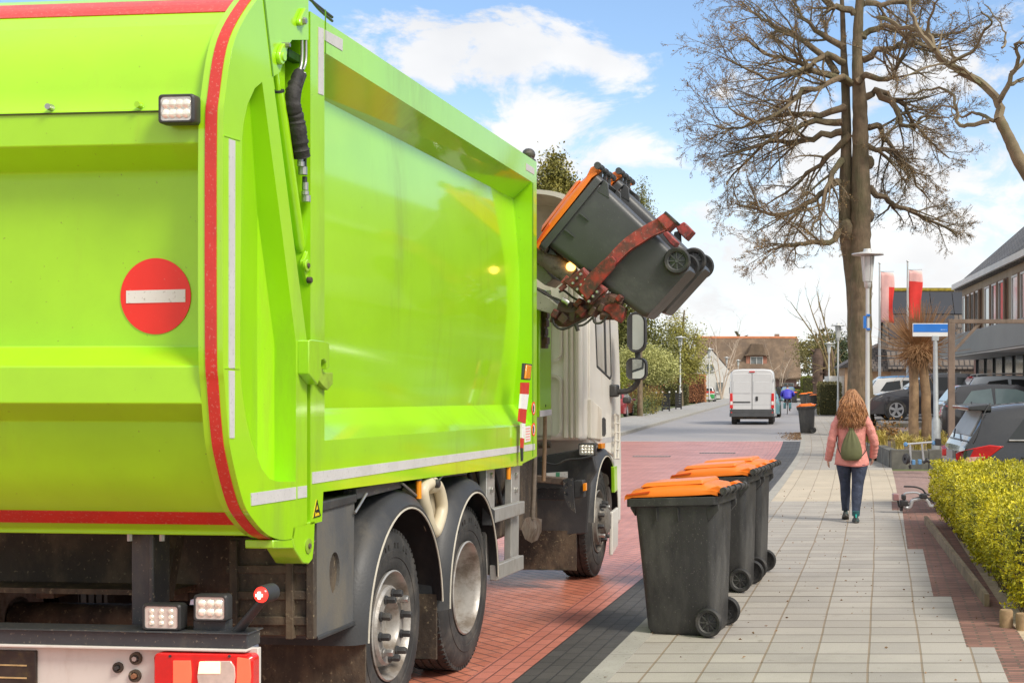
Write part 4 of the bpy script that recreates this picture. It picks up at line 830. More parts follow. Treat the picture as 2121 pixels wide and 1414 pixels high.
q = MB(); q.tube([W(S3(1129.5, 820, .2)) - br.location, W(S3(1128, 930, .2)) - br.location, W(S3(1126, 996, .2)) - br.location], .017, 10); q.build('stick', mat('brown_wood', (.26, .16, .09), .6, var=.25, vs=14, streak=.9, dirt=(.12, .07, .04), da=.5, ds=6), br)
# ------------------------------------------------------------------ wheeled bins
m_bin = mat('bin_plastic', (.036, .036, .037), .46, var=.22, vs=2.5, dirt=(.095, .092, .085), da=.46, ds=3.5, streak=.75, speck=(.16, .15, .14), sa=.25, sc=85, bump=.12, bs=150)
m_bing = mat('bin_plastic_lifted', (.06, .062, .065), .40, var=.2, vs=2.5, dirt=(.12, .125, .12), da=.4, ds=3.5, streak=.4, speck=(.2, .2, .19), sa=-.1, sc=85, bump=.12, bs=150)
m_lid = mat('orange_lid', (.88, .20, .016), .38, var=.06, vs=3, coat=.2, crough=.2, dirt=(.7, .27, .08), da=.3, ds=4)
m_bw = mat('bin_wheel_rubber', (.022, .022, .022), .65, var=.25, vs=12, dirt=(.09, .08, .07), da=.42, ds=8)
def make_bin(label, loc, rz, cat='bin', group=None, body=None, detail=True):
    root = thing('wheeled_bin', label, cat, loc, rz, group); m = body or m_bin
    # local: x across, +y = back (wheels, handle), z up
    secs = [(0, .205, -.23, .235), (.03, .222, -.25, .25), (.5, .245, -.295, .26), (.9, .262, -.338, .268)]
    b = MB(); rings = []
    for z, hw, f, bk in secs: rings.append([(x, y, z) for x, y in rrect(-hw, hw, f, bk, .05, 4)])
    b.loft(rings); bo = b.build('body', m, root, smooth=40)
    b = MB()      # rim, a little higher at the back
    zr = lambda y, dz: .915 + dz + .03 * (y + .37) / .7
    o = rrect(-.29, .29, -.385, .295, .035, 4); i_ = rrect(-.262, .262, -.345, .268, .05, 4)
    b.loft([[(x, y, zr(y, -.035)) for x, y in i_], [(x, y, zr(y, -.045)) for x, y in o], [(x, y, zr(y, .012)) for x, y in o], [(x, y, zr(y, .012)) for x, y in i_]], cap=False)
    b.build('rim', m, root, smooth=30, bevel=.004)
    for s in (-1, 1):
        for y in (-.16, .0): q = MB(); q.prism([(y - .006, .87), (y + .006, .87), (y + .004, .78)], lambda a, c, t: (t, a, c), s * .25, s * .275); q.build('rib', m, bo)
        q = MB(); q.prism([(.2, .88), (.30, .9), (.30, .86), (.225, .78)], lambda a, c, t: (t, a, c), s * .235, s * .262); q.build('handle_bracket', m, bo, bevel=.004)
    q = MB(); q.prism([(-.385, .86), (-.345, .80), (-.335, .88)], lambda a, c, t: (t, a, c), -.2, .2); q.build('front_lip', m, bo, bevel=.004)
    # lid: domed, with a raised panel and a lower front lip
    b = MB(); rows = []; NX = 12
    for k, (y, zc, ze) in enumerate(((-.395, .932, .93), (-.39, .952, .95), (-.36, .962, .958), (-.345, .99, .965), (-.20, 1.022, .972), (0, 1.043, .982), (.16, 1.045, .992), (.25, 1.03, 1.0), (.30, 1.0, .99))):
        row = []
        for i in range(NX + 1):
            u_ = -1 + 2 * i / NX; x = .288 * u_
            kk = (1 - abs(u_) ** 5); z = lerp(ze, zc, kk)
            row.append((x, y, z))
        rows.append([(-.288, y, ze - .03)] + row + [(.288, y, ze - .03)])
    b.loft(rows, closed=False, cap=False); ld = b.build('lid', m_lid, root, smooth=60, fixn=True)
    q = MB(); q.loft([[(x * 1.0, y, z) for x, y, z in ((-.235, -.30, 1.0), (.235, -.30, 1.0), (.235, .18, 1.036), (-.235, .18, 1.036))], [(-.2, -.27, 1.03), (.2, -.27, 1.03), (.2, .16, 1.062), (-.2, .16, 1.062)]]); q.build('lid_panel', m_lid, ld, bevel=.012, seg=3)
    for s in (-1, 1):
        q = MB(); q.prism([(-.385, .957), (-.2, .985), (-.21, .967), (-.37, .945)], lambda a, c, t: (t, a, c), s * .283, s * .294); q.build('lid_fin', mat('orange_lid_deep', (.72, .10, .012), .42), ld, bevel=.003)
        q = MB(); q.prism([(.2, 1.0), (.30, 1.03), (.345, 1.01), (.33, .975), (.25, .985)], lambda a, c, t: (t, a, c), s * .17, s * .28); q.build('lid_hinge', m_lid, ld, bevel=.006)
    # handle bar with grips and hinge pins
    b = MB(); b.tube([(-.29, .345, .995), (.29, .345, .995)], .017, 12); hb = b.build('handle', m, root)
    for x in (-.288, -.16, 0, .16, .288): q = MB(); q.lathe([(.0, -.02), (.026, -.02), (.026, .02), (0, .02)], (x, .345, .995), (1, 0, 0), 14); q.build('grip_ring', m, hb)
    for x in (-.16, 0, .16): q = MB(); q.prism([(.25, .90), (.345, .985), (.33, 1.0), (.24, .94)], lambda a, c, t: (t, a, c), x - .012, x + .012); q.build('handle_strut', m, hb)
    b = MB(); b.tube([(-.27, .225, .1), (.27, .225, .1)], .012, 8); b.build('axle', m_bw, root)
    for s in (-1, 1):
        wr = bpy.data.objects.new('wheel', None); COL.objects.link(wr); wr.parent = root; wr.location = (s * .262, .225, .1); wr.rotation_euler = (0, 0, 0 if s > 0 else pi)
        b = MB(); b.lathe([(.062, -.02), (.07, .022), (.088, .026), (.098, .016), (.1, 0), (.098, -.018), (.088, -.028), (.062, -.02)], (0, 0, 0), (1, 0, 0), 32); b.build('tyre', m_bw, wr, smooth=40)
        b = MB(); b.lathe([(.0, .016), (.014, .018), (.018, .004), (.06, -.004), (.064, .014), (.07, .02)], (0, 0, 0), (1, 0, 0), 32); ri = b.build('rim', m, wr, smooth=35)
        if detail:
            for k in range(8): a = pi * k / 4; q = MB(); q.box((-.004, -.004, .012), (.012, .004, .064), 0, Matrix.Rotation(a, 4, 'X')); q.build('spoke', m, ri)
    return root
GB = 'bins lined up at the pavement edge'
bin1 = make_bin('nearest grey wheeled bin with orange lid, at the head of the kerbside row', (-.262, 9.92, .008), rad(-104.6), 'bin', GB)
bin1.scale = (1.02, 1.0, 1.05)
def put_bin(label, x, y, rz, group, z=.008):
    o = dup(bin1); o.scale = bin1.scale; o.location = (x, y, z); o.rotation_euler = (0, 0, rz); o['label'] = label; o['group'] = group; return o
put_bin('middle grey wheeled bin of the three by the truck, half hidden behind the nearest one', -.02, 12.0, rad(-103), GB)
put_bin('third grey wheeled bin by the truck, mostly hidden behind the other two', .13, 12.8, rad(-101), GB)
# two bins in the grippers
zl, yl = V((-.736, 0, .677)), V((.677, 0, .736))
RT = Matrix.Rotation(-atan2(*TF), 3, 'Z')
def lifted(px, py, u, label, sc=1.0):
    o = make_bin(label, W(G(px, py, u)), 0, 'bin', 'bins gripped in the air by the truck', m_bing)
    z_, y_ = RT @ zl, RT @ yl; x_ = y_.cross(z_); mx = Matrix((x_, y_, z_)).transposed()
    o.rotation_euler = mx.to_euler(); o.scale = (sc, sc, sc); return o
lifted(1391, 612, 5.40, 'tilted grey bin with orange lid held by the red gripper, nearer of the lifted pair', 1.04)
lifted(1391 + 34, 607, 6.06, 'tilted grey bin held in the air behind the nearer lifted bin', 1.04)
# farther bins along the kerb
for (x, d, rz, L) in ((3.1, 50.4, -97, 'lone grey bin with orange lid at the kerb ahead of the walking woman'), (6.95, 104, -95, 'distant orange lidded bin, nearest of the far cluster by the kerb'), (6.9, 117, -95, 'distant orange lidded bin in the middle of the far kerb cluster'),
                      (7.1, 137, -95, 'smallest distant bin at the back left of the far cluster'), (8.3, 131, -95, 'distant bin to the right of the far cluster, lid nearly level')):
    put_bin(L, x, d, rad(rz), 'grey bins farther down the street')
# ------------------------------------------------------------------ people
m_skin = mat('skin', (.62, .38, .28), .5, var=.06)
def skinned(name, verts, edges, m, par=None, sub=2, root=0):
    """one continuous surface grown round a skeleton: verts = (x, y, z, radius or (rx, ry))"""
    me = bpy.data.meshes.new(name); me.from_pydata([q[:3] for q in verts], edges, []); me.materials.append(m)
    o = bpy.data.objects.new(name, me); COL.objects.link(o)
    if par: o.parent = par
    o.modifiers.new('skin', 'SKIN').use_smooth_shade = True
    for i, q in enumerate(verts):
        sv = me.skin_vertices[0].data[i]; r = q[3]; sv.radius = r if hasattr(r, '__len__') else (r, r); sv.use_root = (i == root)
    sb = o.modifiers.new('sub', 'SUBSURF'); sb.levels = sub; sb.render_levels = sub
    return o
WM = thing('person', 'woman with long wavy hair in a pink jacket walking away along the pavement', 'person', (1.68, 17.8, .008), rad(-4))
# body: pelvis, spine, neck, head, arms with fingers, legs
def hand(vs, es, wi, wrist, down, out, s):
    """five curled fingers rooted in the palm"""
    wv = V(wrist); dn = V(down).normalized(); ou = V(out).normalized(); fw = dn.cross(ou) * s
    k = len(vs); palm = wv + dn * .06; vs.append((*palm, .022)); es.append((wi, k))
    for j, (o_, L) in enumerate(((-.027, .065), (-.009, .075), (.009, .072), (.026, .056))):
        a = palm + dn * .03 + fw * o_; b_ = a + dn * L * .5 - ou * .008; c = b_ + dn * L * .4 - ou * .024; n = len(vs)
        vs += [(*a, .0095), (*b_, .0085), (*c, .007)]; es += [(k, n), (n, n + 1), (n + 1, n + 2)]
    a = palm - dn * .02 + fw * -.03; b_ = a + dn * .03 + fw * -.012 - ou * .01; c = b_ + dn * .03 - ou * .006; n = len(vs)
    vs += [(*a, .01), (*b_, .009), (*c, .0075)]; es += [(k, n), (n, n + 1), (n + 1, n + 2)]
vs = [(0, 0, .90, (.15, .11)), (0, .0, 1.08, (.125, .09)), (0, .0, 1.27, (.15, .10)), (0, .0, 1.40, (.07, .06)), (0, .01, 1.47, (.052, .052)), (0, .025, 1.55, (.07, .085)), (0, .02, 1.64, (.075, .09)), (0, .01, 1.70, (.05, .06)),
      (-.19, 0, 1.345, .055), (-.262, -.03, 1.06, .043), (-.30, .05, .845, .03), (.19, 0, 1.345, .055), (.29, -.02, 1.05, .043), (.285, .06, .88, .03),
      (-.09, .01, .84, .09), (-.085, .12, .47, .058), (-.078, .17, .14, .04), (.095, -.01, .84, .09), (.075, -.05, .48, .058), (.05, -.17, .12, .04)]
es = [(0, 1), (1, 2), (2, 3), (3, 4), (4, 5), (5, 6), (6, 7), (2, 8), (8, 9), (9, 10), (2, 11), (11, 12), (12, 13), (0, 14), (14, 15), (15, 16), (0, 17), (17, 18), (18, 19)]
hand(vs, es, 10, (-.30, .05, .845), (-.03, .08, -.2), (-1, 0, 0), 1); hand(vs, es, 13, (.285, .06, .88), (-.01, .08, -.2), (1, 0, 0), -1)
skinned('body', vs, es, m_skin, WM)
m_jean = mat('navy_jeans', (.032, .042, .075), .8, var=.3, vs=9, bump=.8, bs=12, bd=.03, dirt=(.06, .075, .12), da=.42, ds=7, dr=.85)
m_jkt = mat('pink_jacket', (.68, .265, .225), .7, var=.16, vs=7, bump=.9, bs=9, bd=.035)
m_shoe = mat('trekking_shoe', (.045, .05, .05), .7, var=.3, vs=30, dirt=(.02, .16, .17), da=.4, ds=14)
# jeans: two lofted legs joined at the seat
def leg(b, pts, n=16):
    rings = []
    for x, y, z, rx, ry in pts: rings.append([(x + rx * cos(2 * pi * i / n), y + ry * sin(2 * pi * i / n), z) for i in range(n)])
    b.loft(rings)
b = MB()
def wr(p, k, a): return [(x + a * .004 * sin(k * i * 2.1), y, z, rx * (1 + .03 * sin(i * 1.7 + k)), ry) for i, (x, y, z, rx, ry) in enumerate(p)]
Lg = [(-.09, .01, .79, .10, .11), (-.1, .03, .74, .105, .115), (-.095, .06, .64, .09, .098), (-.088, .1, .54, .076, .082), (-.083, .12, .46, .068, .072), (-.08, .13, .38, .068, .073), (-.08, .15, .28, .062, .066), (-.078, .17, .18, .052, .054), (-.077, .19, .13, .05, .055)]
Rg = [(.09, -.01, .79, .102, .11), (.1, -.015, .74, .112, .115), (.093, -.03, .64, .098, .098), (.082, -.045, .54, .083, .083), (.074, -.06, .46, .076, .074), (.067, -.085, .38, .074, .075), (.06, -.12, .28, .066, .066), (.053, -.15, .18, .055, .055), (.05, -.17, .10, .052, .057)]
leg(b, [p for p in Lg]); leg(b, [p for p in Rg]); jo = b.build('jeans', m_jean, WM, smooth=70)
for x, y, z0, pitch, nm in ((-.077, .21, .03, rad(-22), 'shoe'), (.05, -.17, .0, rad(0), 'shoe')):
    so_ = bpy.data.objects.new(nm, None); COL.objects.link(so_); so_.parent = WM; so_.location = (x, y, z0); so_.rotation_euler = (pitch, 0, 0)
    b = MB(); rings = []
    for yy_, hw, h in ((-.085, .026, .06), (-.075, .036, .10), (-.03, .042, .125), (.03, .045, .115), (.08, .048, .085), (.14, .05, .065), (.185, .038, .05), (.2, .02, .035)):
        rings.append([(hw * cos(a) * (1 if sin(a) < .4 else .8), yy_, .022 + (h - .022) * max(0, sin(a)) if sin(a) > 0 else .018) for a in [2 * pi * i / 14 for i in range(14)]])
    b.loft(rings); b.build('upper', m_shoe, so_, smooth=60)
    b = MB(); b.loft([[(hw * cos(2 * pi * i / 16) , yc + ly * sin(2 * pi * i / 16), z) for i in range(16)] for z, hw, ly, yc in ((0, .044, .145, .06), (.012, .05, .15, .06), (.03, .049, .148, .06))]); b.build('sole', mat('shoe_sole', (.10, .095, .09), .8), so_, smooth=50)
    b = MB(); b.tube([(0, -.02, .09), (0, -.03, .155)], [.05, .048], 12); b.build('sock_cuff', mat('teal_cuff', (.02, .09, .1), .8), so_)
    b = MB(); b.box((-.008, -.092, .07), (.008, -.08, .115)); b.build('heel_loop', mat('turquoise_loop', (.03, .55, .45), .6), so_, bevel=.003)
# jacket
b = MB(); n = 28; rings = []
rj = random.Random(2)
for k, (z, rx, ry, yc) in enumerate(((.735, .222, .155, 0), (.755, .225, .158, 0), (.80, .222, .155, 0), (.88, .207, .145, 0), (.96, .19, .135, 0), (1.05, .182, .13, 0), (1.14, .19, .132, 0), (1.23, .20, .13, 0), (1.31, .205, .118, .0), (1.37, .165, .1, .0), (1.41, .10, .08, .0), (1.45, .07, .07, .01))):
    rings.append([(rx * cos(a) * (1 + .018 * sin(3 * a + k * 1.3)), yc + ry * sin(a) * (1 + .03 * sin(4 * a + k * 2.1)), z + (.012 * sin(2 * a + 1) if k < 2 else 0)) for a in [2 * pi * i / n for i in range(n)]])
b.loft(rings)
for s, P in ((-1, [(-.15, 0, 1.34), (-.205, -.01, 1.27), (-.235, -.02, 1.16), (-.262, -.03, 1.06), (-.275, .0, .98), (-.29, .03, .90), (-.302, .055, .835)]), (1, [(.15, 0, 1.34), (.21, -.01, 1.27), (.255, -.02, 1.16), (.292, -.025, 1.05), (.295, .01, .98), (.29, .04, .92), (.284, .062, .865)])):
    Q = crom(P, 4); N = len(Q); b.tube(Q, [lerp(.068, .05, i / N) * (1 + .07 * sin(i * 1.9 + s)) if i > 2 else lerp(.08, .07, i / 3) for i in range(N)], 16)
jk = b.build('jacket', m_jkt, WM, smooth=80)
for P in (((-.305, .06, .83), (-.31, .07, .80)), ((.283, .064, .86), (.282, .07, .835))): q = MB(); q.tube(P, [.05, .047], 16); q.build('cuff', m_jkt, jk)
q = MB(); q.ball((0, -.085, 1.33), (.13, .065, .085), 16); q.build('hood', m_jkt, jk, smooth=80)
q = MB(); q.loft([[(.231 * cos(a), .163 * sin(a), z + .012 * sin(2 * a + 1)) for a in [2 * pi * i / n for i in range(n)]] for z in (.738, .75)], cap=False); q.build('hem', mat('pink_hem', (.5, .16, .14), .7), jk)
# face
q = MB(); q.ball((0, .117, 1.56), (.016, .022, .022), 10); q.build('nose', m_skin, WM)
for s in (-1, 1): q = MB(); q.ball((s * .032, .1, 1.595), (.014, .012, .01), 10); q.build('eye', mat('eye', (.3, .28, .25), .2), WM); q = MB(); q.ball((s * .082, .01, 1.585), (.012, .02, .032), 10); q.build('ear', m_skin, WM)
q = MB(); q.ball((0, .108, 1.515), (.026, .01, .008), 10); q.build('mouth', mat('lips', (.5, .16, .14), .5), WM)
# hair: scalp cap and wavy locks
m_hair = mat('wavy_hair', (.33, .145, .055), .5, var=.5, vs=30, dirt=(.58, .32, .14), da=.42, ds=26, dr=.45)
rh = random.Random(11)
b = MB(); b.ball((0, -.005, 1.615), (.092, .105, .12), 18)
for k in range(520):
    a = rh.uniform(pi * 1.0, pi * 2.0) if k % 5 else rh.uniform(-.35, pi + .35); el = rh.uniform(.0, 1.25)
    p0 = V((.088 * cos(a) * cos(el), -.005 + .10 * sin(a) * cos(el), 1.62 + .12 * sin(el)))
    sp = rh.uniform(.5, 1.0); L = rh.uniform(.2, .42) + .1 * el; P = [p0]; ph = rh.uniform(0, 6.28); kx = rh.gauss(0, .12); fr = rh.uniform(16, 26); am = rh.uniform(.006, .024)
    ex = (cos(a) * .105 * (1 + sp * .3), -.03 + sin(a) * .115 * (1.05 + .08 * sp))
    N = 12
    for i in range(1, N + 1):
        s_ = i / N; z = p0.z - L * s_; f = min(1, s_ * 2.1); wdt = 1 + .42 * s_ * sp + kx * s_
        P.append(V((lerp(p0.x, ex[0] * wdt, f) + am * sin(ph + fr * z) * (0.4 + s_), lerp(p0.y, ex[1] * (1 + .15 * s_), f) + am * cos(ph * 1.7 + fr * z) * (.4 + s_), z)))
    b.tube(P, [lerp(.0085, .003, (i / N) ** 2) for i in range(N + 1)], 5, cap=False)
b.build('hair', m_hair, WM, smooth=80, fixn=False)
# drawstring bag (carried: a thing of its own)
BG = thing('drawstring_bag', 'olive green drawstring bag on the back of the walking woman', 'bag', (1.68, 17.66, .8))
m_bag = mat('olive_fabric', (.12, .125, .052), .75, var=.15, vs=6, bump=.5, bs=9)
b = MB(); n = 36; rings = []
for z, rx, ry in ((0, .02, .02), (.004, .09, .04), (.03, .128, .06), (.08, .142, .07), (.14, .138, .07), (.21, .118, .062), (.28, .09, .05), (.34, .06, .04), (.385, .035, .028), (.40, .028, .022), (.425, .036, .026)):
    fo = min(1, max(0, (z - .12) / .2)); rings.append([(-.02 + rx * cos(a) * (1 + .12 * fo * sin(9 * a)), ry * sin(a) * (1 + .2 * fo * sin(9 * a + 1)) - .03, z + .015) for a in [2 * pi * i / n for i in range(n)]])
b.loft(rings); b.build('pouch', m_bag, BG, smooth=80)
for s in (-1, 1):
    q = MB(); q.tube(crom([(-.02 + s * .015, -.03, .42), (s * .07 - .01, -.01, .50), (s * .12, .02, .57), (s * .135, .1, .6)], 4), .007, 6); q.build('cord', mat('dark_cord', (.03, .03, .03), .8), BG)
    q = MB(); q.tube(crom([(s * .115 - .02, -.03, .05), (s * .185, .03, .16), (s * .2, .09, .3), (s * .17, .13, .5)], 4), .006, 6); q.build('cord', mat('dark_cord', (.03, .03, .03), .8), BG)
# cyclist and bicycle, 84 m away
BK = thing('bicycle', 'city bicycle with teal pannier bags ridden away up the street', 'bicycle', (3.93, 84, 0), rad(-3))
m_tealbag = mat('teal_bag', (.11, .25, .28), .7, var=.15, vs=8)
for y, nm in ((-.52, 'wheel'), (.55, 'wheel')):
    q = MB(); q.lathe([(.30, -.014), (.34, -.018), (.345, 0), (.34, .018), (.30, .014), (.30, -.014)], (0, y, .345), (1, 0, 0), 28); wo = q.build(nm, m_rubber, BK)
    for k in range(6): q = MB(); a = k * pi / 6; q.tube([(0, y + .3 * cos(a), .345 + .3 * sin(a)), (0, y - .3 * cos(a), .345 - .3 * sin(a))], .003, 4); q.build('spoke', m_steel, wo)
q = MB()
for P in (((0, -.52, .345), (0, -.2, .85)), ((0, -.52, .345), (0, 0, .3)), ((0, 0, .3), (0, -.22, .95)), ((0, 0, .3), (0, .42, .9)), ((0, .55, .345), (0, .38, 1.05))): q.tube(P, .018, 6)
q.build('frame', m_blackc, BK)
q = MB(); q.tube([(-.29, .2, 1.08), (-.12, .36, 1.06), (.12, .36, 1.06), (.29, .2, 1.08)], .013, 6); q.build('handlebar', m_steel, BK)
q = MB(); q.loft([[(sx_ * (.11 if y < -.2 else .04), y, z) for sx_, z in ((-1, .95), (1, .95), (.8, 1.0), (-.8, 1.0))] for y in (-.34, -.22, -.04)]); q.build('saddle', m_black, BK)
q = MB(); q.box((-.1, -.75, .70), (.1, -.3, .73)); q.build('carrier', m_blackc, BK)
for s in (-1, 1): q = MB(); q.loft([[(s * (.09 + a), y, z) for y, z in rrect(-.72, -.38, .34, .70, .05, 3)] for a in (0, .06, .13, .16)]); q.build('pannier_bag', m_tealbag, BK, smooth=40)
q = MB(); q.box((-.03, -.78, .62), (.03, -.75, .68)); q.build('rear_light', m_redl, BK)
q = MB(); q.box((-.04, -.82, .55), (.04, -.78, .78)); q.build('mudguard', m_black, BK)
for s, z in ((-1, .42), (1, .2)): q = MB(); q.box((s * .14 - .05, -.05, z - .012), (s * .14 + .05, .05, z + .012)); q.build('pedal', m_black, BK)
CY = thing('person', 'cyclist in a billowing bright blue jacket riding away up the street', 'person', (3.93, 84, 0), rad(-3))
vs = [(0, -.2, 1.02, (.16, .12)), (0, -.1, 1.25, (.15, .11)), (0, .0, 1.42, (.17, .11)), (0, .06, 1.54, .055), (0, .09, 1.63, (.075, .085)), (0, .08, 1.75, (.07, .08)), (-.2, .0, 1.42, .055), (-.36, .08, 1.22, .045), (-.29, .2, 1.10, .032), (.2, .0, 1.42, .055), (.36, .08, 1.22, .045), (.29, .2, 1.10, .032), (-.1, -.18, .98, .09), (-.14, .2, .85, .07), (-.14, -.02, .47, .045), (-.14, .1, .44, .04), (.1, -.18, .98, .09), (.14, .15, .72, .07), (.14, -.04, .27, .045), (.14, .1, .23, .04)]
es = [(0, 1), (1, 2), (2, 3), (3, 4), (4, 5), (2, 6), (6, 7), (7, 8), (2, 9), (9, 10), (10, 11), (0, 12), (12, 13), (13, 14), (14, 15), (0, 16), (16, 17), (17, 18), (18, 19)]
hand(vs, es, 8, (-.29, .2, 1.10), (0, 1, -.2), (-1, 0, .3), 1); hand(vs, es, 11, (.29, .2, 1.10), (0, 1, -.2), (1, 0, .3), -1)
skinned('body', vs, es, m_skin, CY)
m_blue = mat('blue_jacket', (.055, .05, .48), .6, var=.15, vs=5, bump=.6, bs=6)
b = MB(); leg(b, [(0, -.22, .93, .2, .15), (0, -.2, 1.0, .27, .2), (0, -.13, 1.12, .26, .2), (0, -.07, 1.25, .27, .2), (0, -.02, 1.38, .29, .18), (0, .02, 1.47, .2, .13), (0, .05, 1.55, .09, .08)], 20)
for s in (-1, 1): b.tube(crom([(s * .18, 0, 1.42), (s * .31, .03, 1.33), (s * .37, .08, 1.22), (s * .34, .15, 1.14), (s * .29, .2, 1.1)], 4), [.10 + .012 * sin(i * 2) for i in range(13)] + [.09, .08, .07, .05], 12)
b.build('jacket', m_blue, CY, smooth=80)
b = MB()
for P in ([(-.1, -.18, .98), (-.14, .2, .85), (-.14, -.02, .5)], [(.1, -.18, .98), (.14, .15, .72), (.14, -.04, .3)]): b.tube(crom(P, 4), [.11, .105, .1, .095, .09, .08, .07, .06, .055], 12)
b.build('trousers', mat('dark_trousers', (.03, .03, .035), .8), CY, smooth=80)
b = MB(); b.ball((0, .085, 1.72), (.09, .1, .09), 14); b.build('hair', mat('dark_hair', (.09, .05, .03), .6), CY, smooth=80)
for s, z in ((-1, .45), (1, .235)): b = MB(); b.ball((s * .14, .06, z), (.045, .13, .04), 10); b.build('shoe', m_black, CY, smooth=80)
# ------------------------------------------------------------------ cars and van
m_tint = mat('car_glass', (.03, .034, .035), .08, var=0, coat=0., spec=.4)
m_tintl = mat('car_glass_light', (.24, .33, .33), .08, var=.15, vs=2, coat=.4)
m_alloy = mat('alloy_wheel', (.5, .5, .51), .35, metal=.6, var=.08)
def carpaint(name, c, **k): return mat('paint_' + name, c, .26, var=.05, vs=2, coat=1., crough=.04, **k)
def car(name, label, cat, loc, rz, L, Wd, H, paint, prof=None, belt=.58, glass=None, detail=1, group=None, hatch=True, side=None, lights=True, rear_glass=None):
    """y forward; prof = (y/L from rear 0..1, z/H) upper contour"""
    root = thing(name, label, cat, loc, rz, group); glass = glass or m_tint
    prof = prof or [(0, .50), (.012, .62), (.03, .68), (.11, .945), (.16, .975), (.33, 1.), (.48, .99), (.56, .955), (.72, .68), (.76, .65), (.93, .56), (.985, .46), (1, .36)]
    P = [(q.x, q.y) for q in crom([(a, c, 0) for a, c in prof], 3)]
    hw = Wd / 2; zb = belt * H
    def plan(s): return 1 - .10 * max(0, (.12 - s) / .12) ** 2 - .16 * max(0, (s - .82) / .18) ** 2
    def halfw(s, z):
        top = interp(P, s) * H; p = plan(s) * hw
        if z <= zb: return p * (1 - .06 * max(0, (.45 * H - z) / (.45 * H)) ** 2 - .025 * max(0, (z - .48 * H) / (.12 * H)))
        return p * (.975 - .23 * (z - zb) / max(.01, (.97 * H - zb)))
    b = MB(); rings = []
    for s, zt in P:
        z1 = zt * H; y = (s - .5) * L; ring = []; zl = .13 * H + (.05 * H if s in (P[0][0], P[-1][0]) else 0)
        sec = [zl, .2 * H, .34 * H, .48 * H, zb] if z1 > zb + .02 else [zl] + [lerp(zl, z1, q) for q in (.2, .5, .8, .94)]
        up = [lerp(zb, z1, q) for q in (.3, .6, .85)] if z1 > zb + .02 else [z1 - .02] * 3
        zs = sec + up
        half = [(halfw(s, z), z) for z in zs]; wt_ = half[-1][0]
        half += [(wt_ * .9, z1 - .012 * H if z1 > zb + .02 else z1 - .005), (wt_ * .5, z1)]
        ring = [(-x, y, z) for x, z in half[::1]] + [(x, y, z) for x, z in half[::-1]]
        rings.append(ring)
    b.loft(rings); bo = b.build('body', paint, root, smooth=38)
    # glazing laid 4 mm proud of the shell
    def pane(name, pts, par=bo, m=glass, th=.006):
        q = MB(); n_ = len(pts); v0 = [V(p) for p in pts]; nm = (v0[1] - v0[0]).cross(v0[2] - v0[0]).normalized(); c = sum(v0, V()) / n_
        if nm.dot(c - V((0, (c.y) * .6, .6))) < 0: nm = -nm
        q.loft([[p - nm * .02 for p in v0], [p + nm * th for p in v0]]); return q.build(name, m, par, smooth=0)
    def sidepts(pp, sgn): return [(sgn * halfw(s, z * H), (s - .5) * L, z * H) for s, z in pp]
    sw = side or ([(.135, .64), (.2, .87), (.335, .915), (.345, .62)], [(.36, .62), (.36, .915), (.5, .905), (.57, .85), (.685, .64)])
    for sgn in (-1, 1):
        for pp in sw: pane('side_window', sidepts(pp, sgn))
        if detail:
            for s0 in (.352, .70):
                q = MB(); yy_ = (s0 - .5) * L; q.loft([[(sgn * (halfw(s0, z) + .003), yy_ + d_, z) for d_ in (-.004, .004)] + [(sgn * (halfw(s0, z) - .02), yy_, z)] for z in [lerp(.2, belt - .01, k / 6) * H for k in range(7)]]); q.build('door_seam', m_black, bo, smooth=0)
            for s0 in (.21, .40): q = MB(); q.box((sgn * halfw(s0, .5 * H) - .02, (s0 - .5) * L - .08, .505 * H), (sgn * halfw(s0, .5 * H) + .025, (s0 - .5) * L + .08, .53 * H)); q.build('door_handle', paint, bo, bevel=.008)
            q = MB(); q.ball((sgn * (hw + .1), .2 * L, .63 * H), (.1, .07, .07), 12); q.build('mirror', paint, bo)
    def across(s, inset, lift=.0): z = interp(P, s) * H; x = halfw(s, z - .02) * inset; return [(-x, (s - .5) * L, z + lift), (x, (s - .5) * L, z + lift)]
    def screen(name, s0, s1, i0, i1, m):
        q = MB(); rings = []
        for k in range(9):
            f = k / 8; s = lerp(s0, s1, f); ds = .004; ty, tz = 2 * ds * L, (interp(P, s + ds) - interp(P, s - ds)) * H; ln = hypot(ty, tz); ny, nz = -tz / ln, ty / ln
            (l, r_) = across(s, lerp(i0, i1, f)); rings.append([(l[0], l[1] + ny * .012, l[2] + nz * .012), (r_[0], r_[1] + ny * .012, r_[2] + nz * .012), (r_[0], r_[1] - ny * .02, r_[2] - nz * .02), (l[0], l[1] - ny * .02, l[2] - nz * .02)])
        q.loft(rings); return q.build(name, m, bo, smooth=40)
    screen('rear_window', .034, .10, .88, .84, rear_glass or glass); screen('windscreen', .575, .71, .84, .88, glass)
    for y_, s in ((-.5 * L + .8 * L * .0 + .19 * L, -1), (-.5 * L + .19 * L, 1), (.5 * L - .195 * L, -1), (.5 * L - .195 * L, 1)):
        r = .21 * H + .015; wr_ = bpy.data.objects.new('wheel', None); COL.objects.link(wr_); wr_.parent = root; wr_.location = (s * (hw - .005), y_, r); wr_.rotation_euler = (0, 0, 0 if s > 0 else pi)
        q = MB(); q.lathe([(0, .006), (r * 1.16, .006), (r * 1.18, -.02)], (s * (hw - .03), y_, r * 1.04), (s, 0, 0), 32, a0=0, a1=2 * pi); q.build('arch_shade_disc', m_black, bo)  # flat black disc painted in for the shaded hollow round the wheel
        q = MB(); q.lathe([(r * .66, -.01), (r * .72, .012), (r * .9, .014), (r * .99, 0), (r, -.03), (r, -.17), (r * .9, -.2)], (0, 0, 0), (1, 0, 0), 32); q.build('tyre', m_rubber, wr_, smooth=40)
